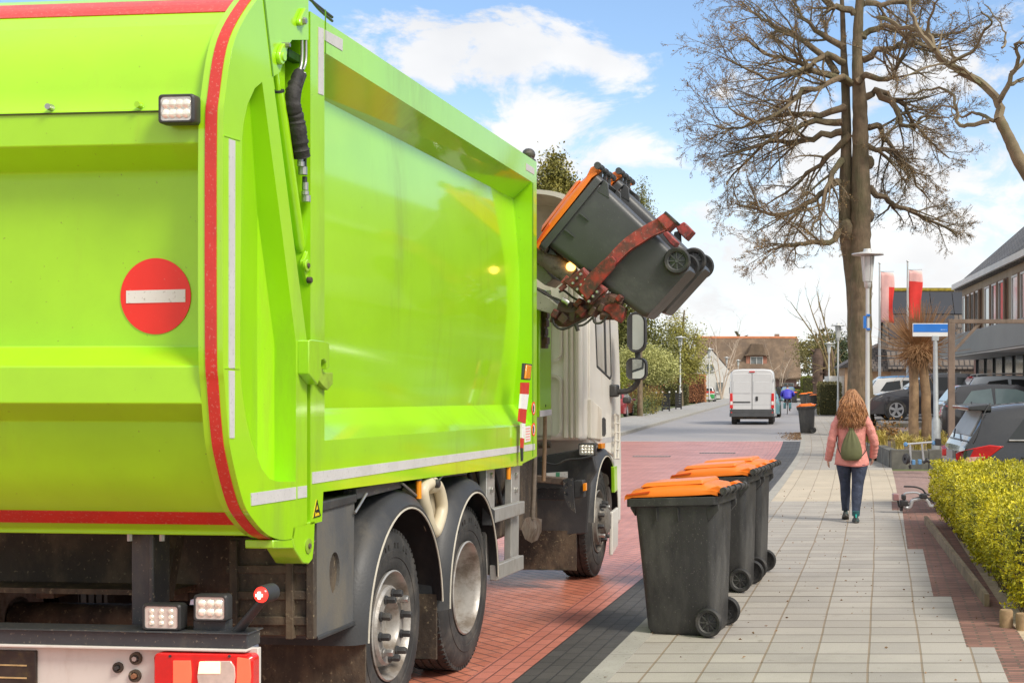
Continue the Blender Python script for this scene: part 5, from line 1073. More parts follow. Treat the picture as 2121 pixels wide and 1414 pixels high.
        q = MB(); q.lathe([(0, -.05), (r * .6, -.05), (r * .64, .0), (r * .7, .006)], (0, 0, 0), (1, 0, 0), 32); q.build('rim', m_blackc if detail else m_alloy, wr_)
        if detail:
            q = MB(); q.lathe([(r * .6, -.005), (r * .64, .008), (r * .71, .01)], (0, 0, 0), (1, 0, 0), 32)
            for k in range(5):
                mx = Matrix.Rotation(2 * pi * k / 5, 4, 'X'); q.prism([(-.035, .02), (.035, .02), (.05, r * .64), (-.05, r * .64)], lambda u_, w_, t_, mx=mx: mx @ V((t_, u_, w_)), -.03, .004)
            q.lathe([(0, .012), (.04, .01), (.05, -.02)], (0, 0, 0), (1, 0, 0), 12); q.build('alloy_spokes', m_alloy, wr_, smooth=30)
    if lights:
        for s in (-1, 1):
            pts = [(s * halfw(.0, .5 * H) * .98, -.5 * L - .002, .50 * H), (s * halfw(0, .5 * H) * .62, -.5 * L - .015, .50 * H), (s * halfw(.012, .6 * H) * .62, -.488 * L - .012, .60 * H), (s * halfw(.02, .6 * H) * 1.0, -.48 * L, .62 * H), (s * (halfw(.06, .55 * H) + .004), -.44 * L, .57 * H)]
            q = MB(); q.loft([[(x, y + .03, z) for x, y, z in pts], [(x + s * .004, y - .006, z) for x, y, z in pts]]); q.build('tail_light', m_redl, bo, bevel=.004)
            pts = [(s * halfw(.97, .45 * H) * .98, .478 * L, .42 * H), (s * halfw(.99, .45 * H) * .6, .5 * L, .40 * H), (s * halfw(.98, .48 * H) * .65, .485 * L, .47 * H), (s * (halfw(.9, .5 * H) + .004), .41 * L, .52 * H)]
            q = MB(); q.loft([[(x, y - .03, z) for x, y, z in pts], [(x + s * .006, y + .008, z) for x, y, z in pts]]); q.build('headlight', m_lens, bo, bevel=.004)
        q = MB(); q.box((-.26, -.5 * L - .015, .36 * H), (.26, -.5 * L + .05, .435 * H)); q.build('number_plate', mat('yellow_plate', (.6, .44, .05), .5), bo)
        q = MB(); q.loft([[(x * plan(0) * hw, y, z) for x, y in ((-.95, -.46 * L), (-.9, -.495 * L), (-.6, -.51 * L), (.6, -.51 * L), (.9, -.495 * L), (.95, -.46 * L), (.6, -.44 * L), (-.6, -.44 * L))] for z in (.15 * H, .18 * H, .30 * H, .33 * H)]); q.build('bumper', paint, bo, smooth=40)
    return root
CF = 'cars parked on the forecourt'
p_black = carpaint('black', (.012, .013, .015), speck=(.05, .05, .055), sa=.45, sc=110); p_grey = carpaint('dark_grey', (.032, .031, .038)); p_white = carpaint('white', (.72, .72, .70)); p_silver = carpaint('silver', (.46, .50, .53)); p_hatch = carpaint('charcoal', (.05, .05, .055))
# black hatchback beyond the hedge, rear towards the pavement
bc = car('parked_car', 'wet black hatchback with red tail light parked behind the yellow green hedge', 'car', (5.44, 19.6, -.05), rad(-90), 4.3, 1.82, 1.62, p_black, rear_glass=mat('sky_grey_glass', (.22, .225, .225), .35, var=.12, vs=5, spec=.5),  # rear glass: blurred sky reflection put into its grey colour
         prof=[(0, .40), (.006, .54), (.012, .60), (.02, .64), (.075, .885), (.085, .93), (.2, .975), (.36, 1.), (.5, .985), (.58, .95), (.74, .70), (.78, .66), (.94, .58), (.985, .46), (1, .36)], belt=.63, lights=False,
         side=([(.145, .655), (.21, .86), (.345, .91), (.35, .65)], [(.365, .65), (.365, .91), (.5, .9), (.58, .85), (.69, .66)]))
bb = [c for c in KIDS(bc) if c.name.startswith('body')][0]
L_, H_ = 4.3, 1.66
q = MB(); q.loft([[(x, y, z) for x, z in ((-.66, 1.49), (.66, 1.49), (.66, 1.55), (-.66, 1.55))] if y < -1.9 else [(x, y, z) for x, z in ((-.7, 1.48), (.7, 1.48), (.7, 1.585), (-.7, 1.585))] for y in (-2.02, -1.7)]); q.build('roof_spoiler', p_black, bb, bevel=.015)
for s in (-1, 1):
    pts = [(s * .918, -1.60, 1.0), (s * .918, -1.78, .86), (s * .90, -1.93, .775), (s * .865, -2.07, .745), (s * .825, -2.165, .76), (s * .60, -2.185, .80), (s * .60, -2.185, .90), (s * .825, -2.155, .93), (s * .885, -1.95, .985), (s * .912, -1.78, 1.02)]
    q = MB(); q.loft([[(x - s * .06, y + .06, z) for x, y, z in pts], [(x, y, z) for x, y, z in pts]]); tlq = q.build('tail_light', m_redl, bb, bevel=.01)
    pts = [(s * .845, -2.13, .775), (s * .895, -1.97, .79), (s * .915, -1.82, .865), (s * .875, -2.06, .85)]; q = MB(); q.loft([[(x - s * .03, y + .02, z) for x, y, z in pts], [(x + s * .012, y - .012, z) for x, y, z in pts]]); q.build('reversing_lens', mat('pink_lens', (.75, .45, .4), .25, coat=.4), tlq)
    q = MB(); q.tube([(s * .90, -1.50, 1.085), (s * .905, -.7, 1.08), (s * .90, .75, 1.09)], .012, 6); q.build('chrome_strip', m_steel, bb)
    q = MB(); q.tube(crom([(s * .70, -1.72, 1.6), (s * .775, -1.82, 1.45), (s * .85, -1.93, 1.18), (s * .885, -2.0, 1.05)], 4), .007, 6); q.build('hatch_seam', m_black, bb)
q = MB(); q.tube([(-.88, -2.065, 1.075), (.88, -2.065, 1.075)], .006, 6); q.build('hatch_seam', m_black, bb)
q = MB(); q.tube([(-.05, -2.1, 1.1), (-.4, -2.02, 1.2)], .012, 6); q.build('rear_wiper', m_black, bb)
q = MB(); q.box((-.26, -2.175, .80), (.26, -2.13, .91)); q.build('number_plate', mat('grey_plate', (.3, .3, .29)), bb)
q = MB(); q.loft([[(x, y, z) for x, y in ((-.88, -1.95), (-.8, -2.17), (.8, -2.17), (.88, -1.95))] for z in (.3, .36, .64, .7)]); q.build('bumper', p_black, bb, bevel=.03)
car('parked_car', 'dark grey sport utility car side on, parked facing left behind the twin trunk tree', 'car', (7.27, 47.2, .59), rad(90), 4.5, 1.85, 1.62, p_grey, group=CF)
car('parked_car', 'white small car with dark teardrop side window behind the dark grey car', 'car', (7.45, 53, .6), rad(-90), 3.9, 1.7, 1.5, p_white, group=CF)
car('parked_car', 'light blue car, only its roof showing over the white car', 'car', (8.35, 60, .6), rad(-90), 4.0, 1.7, 1.62, carpaint('light_blue', (.12, .34, .66)), group=CF)
car('parked_car', 'charcoal hatchback with pale windows parked between wooden post and black car', 'car', (8.05, 38, .27), rad(-90), 4.1, 1.75, 1.56, p_hatch, glass=m_tintl, group=CF)
sc_ = car('parked_car', 'silver estate car with roof rails behind the charcoal hatchback', 'car', (9.95, 44.6, .59), rad(-90), 4.5, 1.8, 1.52, p_silver, group=CF,
          prof=[(0, .50), (.012, .62), (.03, .68), (.09, .93), (.12, .975), (.33, 1.), (.48, .99), (.56, .955), (.72, .68), (.76, .65), (.93, .56), (.985, .46), (1, .36)])
for s in (-1, 1): q = MB(); q.tube(crom([(s * .56, -1.7, 1.48), (s * .56, -1.55, 1.56), (s * .56, .1, 1.575), (s * .56, .3, 1.5)], 4), .02, 6); q.build('roof_rail', m_alu, sc_)
q = MB(); q.box((-.2, -1.86, 1.45), (.2, -1.8, 1.49)); q.build('high_brake_light', m_redl, sc_)
SC = 'cars along the street'
car('parked_car', 'dark red saloon in the driveway beyond the cab mirror', 'car', (-5.95, 73.5, .1), rad(-3), 4.3, 1.72, 1.42, carpaint('dark_red', (.28, .022, .03)), group=SC)
gc = car('parked_car', 'small white car with green and red patches beyond the beech hedge', 'car', (-1.75, 140, .1), rad(-3), 3.8, 1.7, 1.5, p_white, group=SC)
q = MB(); q.box((-.88, -1.7, .4), (-.3, -1.0, .9)); q.box((.3, -1.93, .3), (.84, -1.0, .75)); q.build('green_panel', carpaint('green', (.06, .42, .12)), gc, bevel=.05)
q = MB(); q.box((-.8, -1.9, .85), (.86, -1.5, 1.05)); q.build('red_panel', carpaint('bright_red', (.7, .05, .03)), gc, bevel=.05)
car('driving_car', 'small blue hatchback driving away ahead of the cyclist', 'car', (7.25, 153, 0), rad(-3), 4.0, 1.75, 1.62, carpaint('mid_blue', (.06, .19, .42)), group=SC, glass=m_tintl)
car('driving_car', 'pale teal car almost hidden in front of the white van', 'car', (2.35, 77, 0), rad(-3), 4.2, 1.75, 1.5, carpaint('teal', (.14, .28, .32)), group=SC)
car('parked_car', 'white car nose out of a driveway near the far bins', 'car', (12.6, 150, .1), rad(80), 4.1, 1.75, 1.5, p_white, group=SC)
# silver white delivery van
VN = thing('delivery_van', 'silver delivery van with closed rear doors driving away in the middle of the street', 'van', (1.26, 61.2, 0), rad(-3.07))
m_van = mat('paint_van', (.64, .64, .64), .3, var=.03, coat=.6, crough=.08); m_vanb = mat('van_bumper', (.075, .077, .08), .6, var=.2)
def vring(y, hw, top, lo, r=.12): return [(x, y, z) for x, z in [(-hw, lo), (-hw, lo + .3), (-hw, 1.2), (-hw * .985, 1.5), (-hw * .955, top - .32), (-hw * .92, top - .14), (-hw * .82, top - .03), (-hw * .5, top), (hw * .5, top), (hw * .82, top - .03), (hw * .92, top - .14), (hw * .955, top - .32), (hw * .985, 1.5), (hw, 1.2), (hw, lo + .3), (hw, lo)]]
b = MB(); b.loft([vring(0, 1.0, 2.46, .42), vring(.05, 1.03, 2.50, .38), vring(1.5, 1.03, 2.54, .36), vring(3.6, 1.03, 2.52, .36), vring(4.2, 1.0, 2.2, .36), vring(4.75, .95, 1.55, .36), vring(5.4, .85, 1.15, .36)]); vb = b.build('body', m_van, VN, smooth=35)
FB = lambda x, z, t: (x, t, z)
for s in (-1, 1):
    o = [(s * .012, .52), (s * .94, .52), (s * .935, 1.2), (s * .925, 1.5), (s * .895, 2.2), (s * .85, 2.30), (s * .012, 2.32)]
    q = MB(); q.prism(o, FB, -.022, .01); dr_ = q.build('rear_door', m_van, VN, bevel=.012)
    wpn = [(s * .06, 1.42), (s * .87, 1.42), (s * .84, 1.93), (s * .06, 1.95)]
    q = MB(); q.prism([(lerp(s * .45, x, 1.03), lerp(1.68, z, 1.05)) for x, z in wpn], FB, -.026, -.02); q.build('door_crease', mat('van_crease', (.5, .51, .52), .35), dr_, smooth=0)
    q = MB(); q.prism(wpn, FB, -.034, -.02); q.build('window_blank', m_van, dr_, bevel=.015)
    q = MB(); q.prism([(s * .05, .9), (s * .88, .9), (s * .88, .92), (s * .05, .92)], FB, -.026, -.02); q.build('door_crease', mat('van_crease', (.5, .51, .52)), dr_, smooth=0)
    for z in (.75, 2.02): q = MB(); q.tube([(s * .985, -.02, z - .06), (s * .985, -.02, z + .06)], .025, 8); q.build('hinge', m_van, dr_)
    q = MB(); q.prism([(s * .86, .74), (s * 1.005, .74), (s * 1.0, 1.42), (s * .88, 1.42)], FB, -.05, .1); tlv = q.build('tail_light', m_redl, VN, bevel=.012)
    q = MB(); q.prism([(s * .875, .90), (s * .985, .90), (s * .98, 1.06), (s * .88, 1.06)], FB, -.056, .02); q.build('reversing_lens', m_white, tlv, bevel=.006)
    for y in (.95, 4.5):
        q = MB(); q.lathe([(.0, .02), (.2, .02), (.22, .03), (.34, .03), (.36, 0), (.36, -.2)], (s * .93, y, .36), (s, 0, 0), 24); q.build('wheel', m_rubber, VN, smooth=40)
    q = MB(); q.box((s * 1.03, 4.2, 1.35) if s > 0 else (-1.25, 4.2, 1.35), (1.25, 4.3, 1.7) if s > 0 else (-1.03, 4.3, 1.7)); q.build('mirror', m_black, VN, bevel=.04)
    q = MB(); q.box((s * .93 - .03, -.055, .53), (s * .93 + .03, -.03, .58)); q.build('reflector', m_redl, VN)
q = MB(); q.box((-.04, -.04, 1.02), (.04, -.02, 1.0)); 
q = MB(); q.prism([(-.86, 1.0), (-.07, 1.0), (-.07, 1.05), (-.86, 1.05)], FB, -.045, -.02); q.build('plate_holder', m_black, VN, bevel=.005)
q = MB(); q.prism(rrect(.16, .27, 1.08, 1.28, .03, 3), FB, -.05, -.02); q.build('door_handle', m_black, VN, bevel=.008)
q = MB(); q.prism([(-.13, 2.37), (.13, 2.37), (.12, 2.42), (-.12, 2.42)], FB, -.04, .08); q.build('high_brake_light', m_redl, VN, bevel=.006)
q = MB(); q.loft([[(x, y, z) for x, y in ((-1.02, .3), (-1.02, 0), (-.96, -.10), (.96, -.10), (1.02, 0), (1.02, .3))] for z in (.36, .40, .5, .53)]); q.prism([(-1.0, .53), (-.9, .53), (-.9, .78), (-1.0, .76)], FB, -.03, .1); q.prism([(1.0, .53), (.9, .53), (.9, .78), (1.0, .76)], FB, -.03, .1); q.prism([(-.9, .53), (.9, .53), (.9, .7), (-.9, .7)], FB, -.045, .05); q.build('bumper', m_vanb, VN, bevel=.012)
q = MB(); q.box((-.006, -.024, .53), (.006, -.018, 2.32)); q.build('door_gap', m_black, VN)
q = MB(); q.box((-.9, .2, .25), (.9, 4.8, .4)); q.build('underbody', m_grime, VN)
# ------------------------------------------------------------------ vegetation
m_bark = mat('oak_bark', (.205, .15, .095), .9, var=.4, vs=3, dirt=(.125, .115, .055), da=.5, ds=1.3, streak=.6, bump=1., bs=14, bstreak=.88, bd=.06)
m_barkl = mat('pale_bark', (.20, .155, .095), .9, var=.3, vs=3, dirt=(.12, .12, .05), da=.45, ds=2, bump=.9, bs=10)
m_twig = mat('twigs', (.15, .105, .065), .9, var=.25, vs=1)
m_bud = mat('brown_buds', (.20, .125, .045), .85, var=.45, vs=.7)
def leafmat(name, a, dk, sc=1.1, rough=.6):
    if name in MATS: return MATS[name]
    m = bpy.data.materials.new(name); MATS[name] = m; m.use_nodes = True; t = NT(m.node_tree); b = t.n['Principled BSDF']
    tc = t.new('ShaderNodeTexCoord').outputs['Object']; gi = t.new('ShaderNodeNewGeometry').outputs['Random Per Island']
    f = t.math('ADD', t.math('MULTIPLY', gi, .55), t.math('MULTIPLY', t.ramp(t.noise(tc, sc, 4.), .3, .7), .5))
    c = t.mix(f, dk, a); t.l.new(c, b.inputs['Base Color']); b.inputs['Roughness'].default_value = rough
    b.inputs['Subsurface Weight'].default_value = 0; b.inputs['Transmission Weight'].default_value = 0
    return m
def leafquad(b, p, s, r, asp=.55, dirv=None):
    """one pointed leaf: a bent diamond of two triangles"""
    d = dirv if dirv is not None else V((r.gauss(0, 1), r.gauss(0, 1), r.gauss(0, .8)))
    d = d.normalized() if d.length > .01 else V((0, 0, 1)); n = d.cross(V((r.gauss(0, 1), r.gauss(0, 1), r.gauss(0, 1)))); n = n.normalized() if n.length > .01 else d.orthogonal().normalized()
    o = len(b.v); up = d.cross(n) * (s * .12)
    b.v += [tuple(p), tuple(p + d * s * .5 + n * s * asp * .5 + up), tuple(p + d * s), tuple(p + d * s * .5 - n * s * asp * .5 + up)]
    b.f += [(o, o + 1, o + 2, o + 3)]; b.m.append(0)
def grow(tb, lb, P, R0, R1, r, lev, k, twig=.9, droop=0., budn=3, buds=.05, spread=.9, nside=5, up=.15):
    """a limb along P, with side shoots; the last order carries buds"""
    N = len(P); tb.tube(P, [lerp(R0, R1, i / (N - 1)) for i in range(N)], nside if lev > 1 else 4 if lev == 1 else 3, cap=lev > 1)
    L = sum((P[i + 1] - P[i]).length for i in range(N - 1))
    if lev == 0:
        if lb is not None:
            for _ in range(budn): leafquad(lb, P[r.randrange(1, N)] + V((r.gauss(0, .03), r.gauss(0, .03), r.gauss(0, .03))), buds * r.uniform(.6, 1.5), r, .6)
        return
    for j in range(k):
        q = r.uniform(.22, 1.0) if j else 1.; fi = q * (N - 1); i = min(int(fi), N - 2); p = P[i].lerp(P[i + 1], fi - i); d = (P[i + 1] - P[i]).normalized()
        side = d.cross(V((r.gauss(0, 1), r.gauss(0, 1), r.gauss(0, 1)))); side = side.normalized() if side.length > .01 else d.orthogonal().normalized()
        dd = (d * r.uniform(.45, 1.) + side * spread * r.uniform(.5, 1.1) + V((0, 0, up))).normalized()
        l = twig * L * r.uniform(.28, .55) * (1.15 - .5 * q); n = 4 if lev > 1 else 3; Q = [p]; cur = p; dv = dd
        for s in range(n):
            wv_ = .22 if nside != 6 else .14; dv = (dv + V((r.gauss(0, wv_), r.gauss(0, wv_), r.gauss(0, wv_ * .85) - droop))).normalized(); cur = cur + dv * (l / n); Q.append(cur)
        rr = lerp(R0, R1, q) * (.58 if nside != 6 else .47)
        grow(tb, lb, Q, max(rr, .006), max(rr * .35, .004), r, lev - 1, max(3, int(k * .62)), twig, droop, budn, buds, spread, nside, up)
# ---- the big oak by the pavement (48 m away)
OK_D = 48.
OAK = thing('oak_tree', 'huge bare oak with twin trunks rising beside the pavement lamp post', 'tree', (4.75, OK_D, 0))
ro = random.Random(21)
def zp(x, y, dd=0.): d = OK_D + dd; c = at(1420 + x / 2.525, d); return V((c.x - 4.75, dd, zat(y / 2.525, d)))
tb = MB()
def trunk(P, n=18, rough=.06):
    pts = []; rd = []
    Q = crom([(*p[0], 0) if len(p[0]) == 2 else p[0] for p in P], 6); rr = [p[1] for p in P]
    N = len(Q); o = len(tb.v); R_ = [interp([(i / (len(rr) - 1), x) for i, x in enumerate(rr)], i / (N - 1)) * (1 + ro.uniform(-rough, rough)) for i in range(N)]
    tb.tube(Q, R_, n)
    for i in range(o, len(tb.v)): x, y, z = tb.v[i]; f = 1 + .05 * sin(i * 2.7); tb.v[i] = (x, y, z)
trunk([(zp(918, 2300), .56), (zp(918, 2050), .42), (zp(918, 1800), .39), (zp(918, 1500), .385), (zp(915, 1290), .37), (zp(918, 1100), .36), (zp(915, 800), .31), (zp(912, 560), .26), (zp(898, 300), .19), (zp(905, 100), .17), (zp(915, -80), .14), (zp(905, -300), .09), (zp(915, -480), .04)])
trunk([(zp(895, 2300, .2), .42), (zp(893, 1900, .2), .31), (zp(882, 1500, .2), .29), (zp(845, 1220, .25), .29), (zp(835, 1050, .25), .24), (zp(840, 800, .25), .21), (zp(838, 500, .3), .16), (zp(828, 300, .3), .12), (zp(822, 100, .3), .09), (zp(815, -120, .3), .06), (zp(830, -300, .3), .03)])
for x, y, rr in ((845, 1200, .3), (960, 850, .2), (960, 1130, .2), (965, 1370, .14), (925, 1250, .2)): p = zp(x, y); tb.ball((p.x, p.y, p.z), (rr, rr * .9, rr * 1.3), 10)
tk = tb.build('trunk', m_bark, OAK, smooth=60, fixn=False)
limbs = [((870, 440), (800, 405), (700, 460), (580, 480), (480, 560), (330, 640), (150, 560)), ((820, 690), (700, 710), (560, 740), (400, 750), (280, 820), (150, 960)), ((800, 950), (720, 1000), (620, 1070), (460, 1130), (320, 1090), (190, 1070)),
         ((805, 1210), (740, 1260), (600, 1280), (500, 1290), (380, 1315)), ((830, 330), (740, 290), (620, 330), (500, 400), (330, 390), (120, 300)), ((790, 390), (700, 270), (560, 200), (430, 140), (330, 80), (240, 20)),
         ((880, 70), (780, 40), (720, 20), (640, -70), (520, -130)), ((920, 310), (1000, 260), (1100, 245), (1220, 235), (1400, 270), (1520, 330)), ((895, 440), (940, 400), (1070, 410), (1110, 370), (1180, 250), (1260, 60)),
         ((940, 510), (1010, 480), (1090, 510), (1160, 545), (1225, 650), (1280, 610), (1430, 620)), ((955, 660), (1010, 680), (1060, 740), (1150, 830), (1230, 930), (1310, 1060)), ((965, 980), (1040, 1040), (1120, 1080), (1250, 1120), (1400, 1190), (1490, 1245)),
         ((930, 200), (1000, 150), (1080, 140), (1200, 190), (1400, 180), (1560, 140)), ((915, 0), (1000, 20), (1150, 10), (1300, -60), (1420, -80)), ((815, 840), (740, 950), (700, 1100), (640, 1200)), ((860, 700), (760, 800), (640, 880), (540, 980), (380, 1060)),
         ((900, 700), (960, 770), (1100, 790), (1200, 870), (1330, 940)), ((830, 560), (700, 600), (560, 600), (420, 610), (250, 660), (60, 650)), ((820, 640), (650, 640), (500, 690), (340, 760), (130, 820)), ((830, 250), (700, 180), (600, 90), (520, -40)),
         ((840, 420), (680, 380), (520, 310), (360, 270), (200, 200)), ((915, -100), (1040, -180), (1180, -220)), ((905, -150), (780, -250), (650, -300)), ((1010, 480), (1100, 560), (1150, 650), (1260, 690), (1420, 830))]
tb = MB(); lb = MB()
for L in limbs:
    dd = ro.uniform(-3.2, 3.2); n = len(L); P = [zp(x, y, dd * (i / (n - 1)) ** 1.2) for i, (x, y) in enumerate(L)]; P = [V((lerp(P[0].x, p.x, .90), p.y, p.z)) for p in P]; P = crom(P, 3)
    P = [p + V((ro.gauss(0, .05), ro.gauss(0, .08), ro.gauss(0, .05))) if i else p for i, p in enumerate(P)]
    grow(tb, lb, P, .135, .025, ro, 3, 17, twig=.95, droop=.012, budn=2, buds=.045, spread=.7, nside=6, up=.03)
tb.build('branches', m_bark, OAK, smooth=60, fixn=False); lb.build('buds', leafmat('buds_mat', (.40, .26, .10), (.19, .12, .05)), OAK, smooth=0, fixn=False)
# ---- tree leaning in from the right (30 m)
RT_D = 30.
RTR = thing('bare_tree', 'bare pale tree reaching into the picture from the right edge with crooked limbs', 'tree', (9.4, RT_D, 0))
def zr(x, y, dd=0.): d = RT_D + dd; c = at(1420 + x / 2.525, d); return V((c.x - 9.4, dd, zat(y / 2.525, d)))
tb = MB(); ro = random.Random(5)
trunk([(V((.2, 0, -.1)), .42), (V((.1, 0, 2.)), .33), (zr(1960, 1150), .24), (zr(1770, 880), .155), (zr(1690, 720), .13), (zr(1640, 620), .12)], 14, .05)
tb.build('trunk', m_barkl, RTR, smooth=60, fixn=False)
tb = MB(); lb = MB()
for L, r0 in ((((1640, 640), (1640, 540), (1560, 450), (1480, 400), (1380, 340), (1310, 280), (1280, 210), (1220, 160), (1120, 140), (1010, 85)), .11), (((1640, 530), (1680, 460), (1720, 370), (1740, 300), (1722, 230), (1790, 220)), .07), (((1300, 260), (1210, 130), (1180, 40), (1170, -60)), .07),
              (((1620, 640), (1540, 595), (1480, 600), (1400, 620)), .05), (((1590, 630), (1480, 658), (1420, 640), (1410, 540), (1380, 480), (1290, 460), (1160, 490)), .055), (((1380, 330), (1500, 270), (1560, 160), (1600, 110), (1540, 60)), .045), (((1450, 380), (1320, 330), (1110, 425)), .035),
              (((1690, 450), (1760, 420), (1850, 380)), .05), (((1700, 380), (1780, 300), (1820, 100), (1760, -50)), .05), (((1650, 250), (1680, 200), (1640, 120), (1560, 20)), .03), (((1250, 180), (1290, 60), (1330, -30)), .04), (((1410, 560), (1320, 560), (1210, 560)), .025)):
    dd = ro.uniform(-1.2, 1.2); n = len(L); P = crom([zr(x, y, dd * (i / (n - 1))) for i, (x, y) in enumerate(L)], 3); P = [p + V((ro.gauss(0, .02), 0, ro.gauss(0, .02))) for p in P]
    grow(tb, lb, P, r0, r0 * .4, ro, 2, 9, twig=.36, droop=0, budn=1, buds=.05)
tb.build('branches', m_barkl, RTR, smooth=60, fixn=False)
# ---- leafy and coniferous trees, bushes
def leafy(name, label, cat, loc, blobs, n, size, mats, trunkp=None, group=None, seed=1, part='crown', shell=.55, asp=.6, up=0.):
    """blobs: (x, y, z, rx, ry, rz) clump volumes relative to loc; many small leaves gathered in clumps"""
    root = thing(name, label, cat, loc, 0, group); r = random.Random(seed); b = MB(); vols = [q[3] * q[4] * q[5] for q in blobs]; tot = sum(vols)
    for q, vv_ in zip(blobs, vols):
        k = max(4, int(n * vv_ / tot / 9))
        for _ in range(k):
            d = V((r.gauss(0, 1), r.gauss(0, 1), r.gauss(0, 1))).normalized(); rad_ = r.uniform(shell, 1.04) if r.random() < .8 else r.uniform(.1, 1)
            c = V((q[0] + d.x * q[3] * rad_, q[1] + d.y * q[4] * rad_, q[2] + d.z * q[5] * rad_)); cs = size * r.uniform(1.2, 3.2)
            for _ in range(9): leafquad(b, c + V((r.gauss(0, cs), r.gauss(0, cs), r.gauss(0, cs * .8))), size * r.uniform(.6, 1.5), r, asp, V((r.gauss(0, 1), r.gauss(0, 1), r.gauss(up, .8))))
    b.build(part, mats, root, smooth=0, fixn=False)
    if trunkp:
        tb = MB()
        for P, R0, R1 in trunkp: P = crom(P, 3); tb.tube(P, [lerp(R0, R1, i / (len(P) - 1)) for i in range(len(P))], 8)
        tb.build('trunk', m_bark, root, smooth=60, fixn=False)
    return root
G_olive = leafmat('olive_leaves', (.34, .32, .07), (.1, .115, .025)); G_dark = leafmat('dark_needles', (.075, .10, .03), (.015, .028, .012)); G_yel = leafmat('conifer_gold', (.34, .30, .055), (.09, .10, .02))
G_var = leafmat('variegated', (.70, .68, .28), (.24, .27, .07), 2.5); G_beech = leafmat('beech_leaves', (.74, .36, .17), (.36, .15, .07), 1.5); G_hedge = leafmat('dark_hedge', (.18, .16, .045), (.055, .06, .02), 1.5)
G_lime = leafmat('lime_shrub', (.40, .42, .03), (.10, .13, .012), 2.); G_light = leafmat('young_leaves', (.30, .26, .08), (.12, .11, .03)); G_grass = leafmat('straw_grass', (.85, .66, .2), (.34, .31, .05), 2.5); G_rust = leafmat('rust_shrub', (.45, .22, .06), (.14, .09, .02), 2)
G_priv = leafmat('privet', (.84, .72, .016), (.10, .135, .006), 2.2, .5)
TL_ = 'trees behind the left pavement'
def pxb(d, lst):       # clump list read as (px, py, half width px, half height px, depth offset) at distance d, base point at ground below first
    s = d / 2800; x0 = (lst[0][0] - 1500) * s; return (x0, d, 0), [((a - 1500) * s - x0, o, zat(c, d), rx * s, min(rx, ry) * s * 1.0, ry * s) for a, c, rx, ry, o in lst]
loc, bl = pxb(66, [(1152, 440, 34, 60, 0), (1150, 385, 24, 45, 0), (1150, 348, 12, 32, 0), (1172, 410, 20, 40, .6), (1130, 420, 22, 40, -.5)])
leafy('conifer', 'golden green conifer with a pointed top showing over the truck cab', 'tree', loc, bl, 20000, .15, G_yel, [(((0, 0, 0), (0, 0, 6), (0, 0, 11)), .25, .05)], TL_, 2, shell=.3, up=.6)
loc, bl = pxb(74, [(1326, 420, 20, 22, 0), (1330, 392, 10, 14, 0), (1336, 440, 20, 16, .4), (1318, 442, 14, 16, 0), (1330, 376, 3, 8, 0)])
leafy('young_tree', 'slender loose leaved tree top poking up behind the lifted bins', 'tree', loc, bl, 2200, .10, G_olive, [(((0, 0, 0), (0, 0, 7), (.1, 0, 12.8)), .16, .02)], TL_, 3, shell=.1)
loc, bl = pxb(92, [(1300, 700, 60, 90, 0), (1270, 740, 50, 70, 1), (1340, 740, 60, 70, 2), (1290, 660, 50, 60, 0), (1250, 690, 50, 70, 2)])
leafy('evergreen_tree', 'broad dark olive evergreen rising behind the cab mirrors', 'tree', loc, bl, 26000, .17, leafmat('evergreen_mix', (.23, .225, .045), (.055, .07, .016)), [(((0, 0, 0), (0, 0, 4)), .3, .2)], TL_, 4)
loc, bl = pxb(112, [(1410, 735, 50, 60, 0), (1400, 690, 38, 40, 0), (1440, 710, 26, 36, 1), (1430, 760, 40, 36, 0), (1380, 760, 36, 40, 0), (1400, 655, 22, 16, 0)])
leafy('budding_tree', 'tall budding yellowish green tree behind the left hedges', 'tree', loc, bl, 15000, .14, leafmat('budding', (.46, .42, .085), (.16, .16, .035)), [(((0, 0, 0), (0, 0, 4), (.3, 0, 8)), .25, .06), (((0, 0, 2), (1.4, 0, 6.5)), .12, .03), (((0, 0, 2), (-1., .3, 6)), .12, .03)], TL_, 5, shell=.2)
loc, bl = pxb(84, [(1332, 760, 68, 32, 0), (1332, 740, 48, 24, 0), (1380, 768, 24, 16, 0), (1290, 772, 24, 16, 0)])
leafy('topiary_tree', 'dome shaped variegated cream green tree on a short trunk in the left garden', 'tree', loc, bl, 20000, .10, G_var, [(((0, 0, 0), (.05, 0, 1.2), (0, 0, 2.8)), .2, .12), (((.05, 0, 1.2), (.5, .1, 2.6)), .09, .05)], TL_, 6, shell=.8)
loc, bl = pxb(84.5, [(1290, 815, 38, 18, 0), (1330, 812, 44, 14, .5)])
leafy('rust_shrub', 'reddish brown shrub below the dome shaped tree', 'shrub', loc, bl, 3500, .09, G_beech, None, 'garden shrubs on the left', 7)
loc, bl = pxb(78, [(1278, 795, 20, 22, 0), (1290, 780, 14, 12, 0)])
leafy('bright_shrub', 'bright lime green shrub just beyond the cab corner', 'shrub', loc, bl, 1500, .09, G_lime, None, 'garden shrubs on the left', 8)
loc, bl = pxb(75, [(1318, 850, 20, 20, 0), (1335, 838, 20, 12, 1.)])
leafy('ivy_shrub', 'low green leafy shrub beside the red saloon', 'shrub', loc, bl, 2200, .08, leafmat('ivy', (.16, .2, .05), (.04, .06, .02), 2), None, 'garden shrubs on the left', 9)
loc, bl = pxb(80, [(1345, 840, 16, 22, 0), (1330, 818, 22, 14, .5), (1360, 826, 12, 20, .3)])
leafy('garden_shrub', 'yellowish mixed shrub behind the black fence panels', 'shrub', loc, bl, 2400, .085, leafmat('mixed_shrub', (.38, .3, .06), (.09, .1, .02), 2), None, 'garden shrubs on the left', 10)
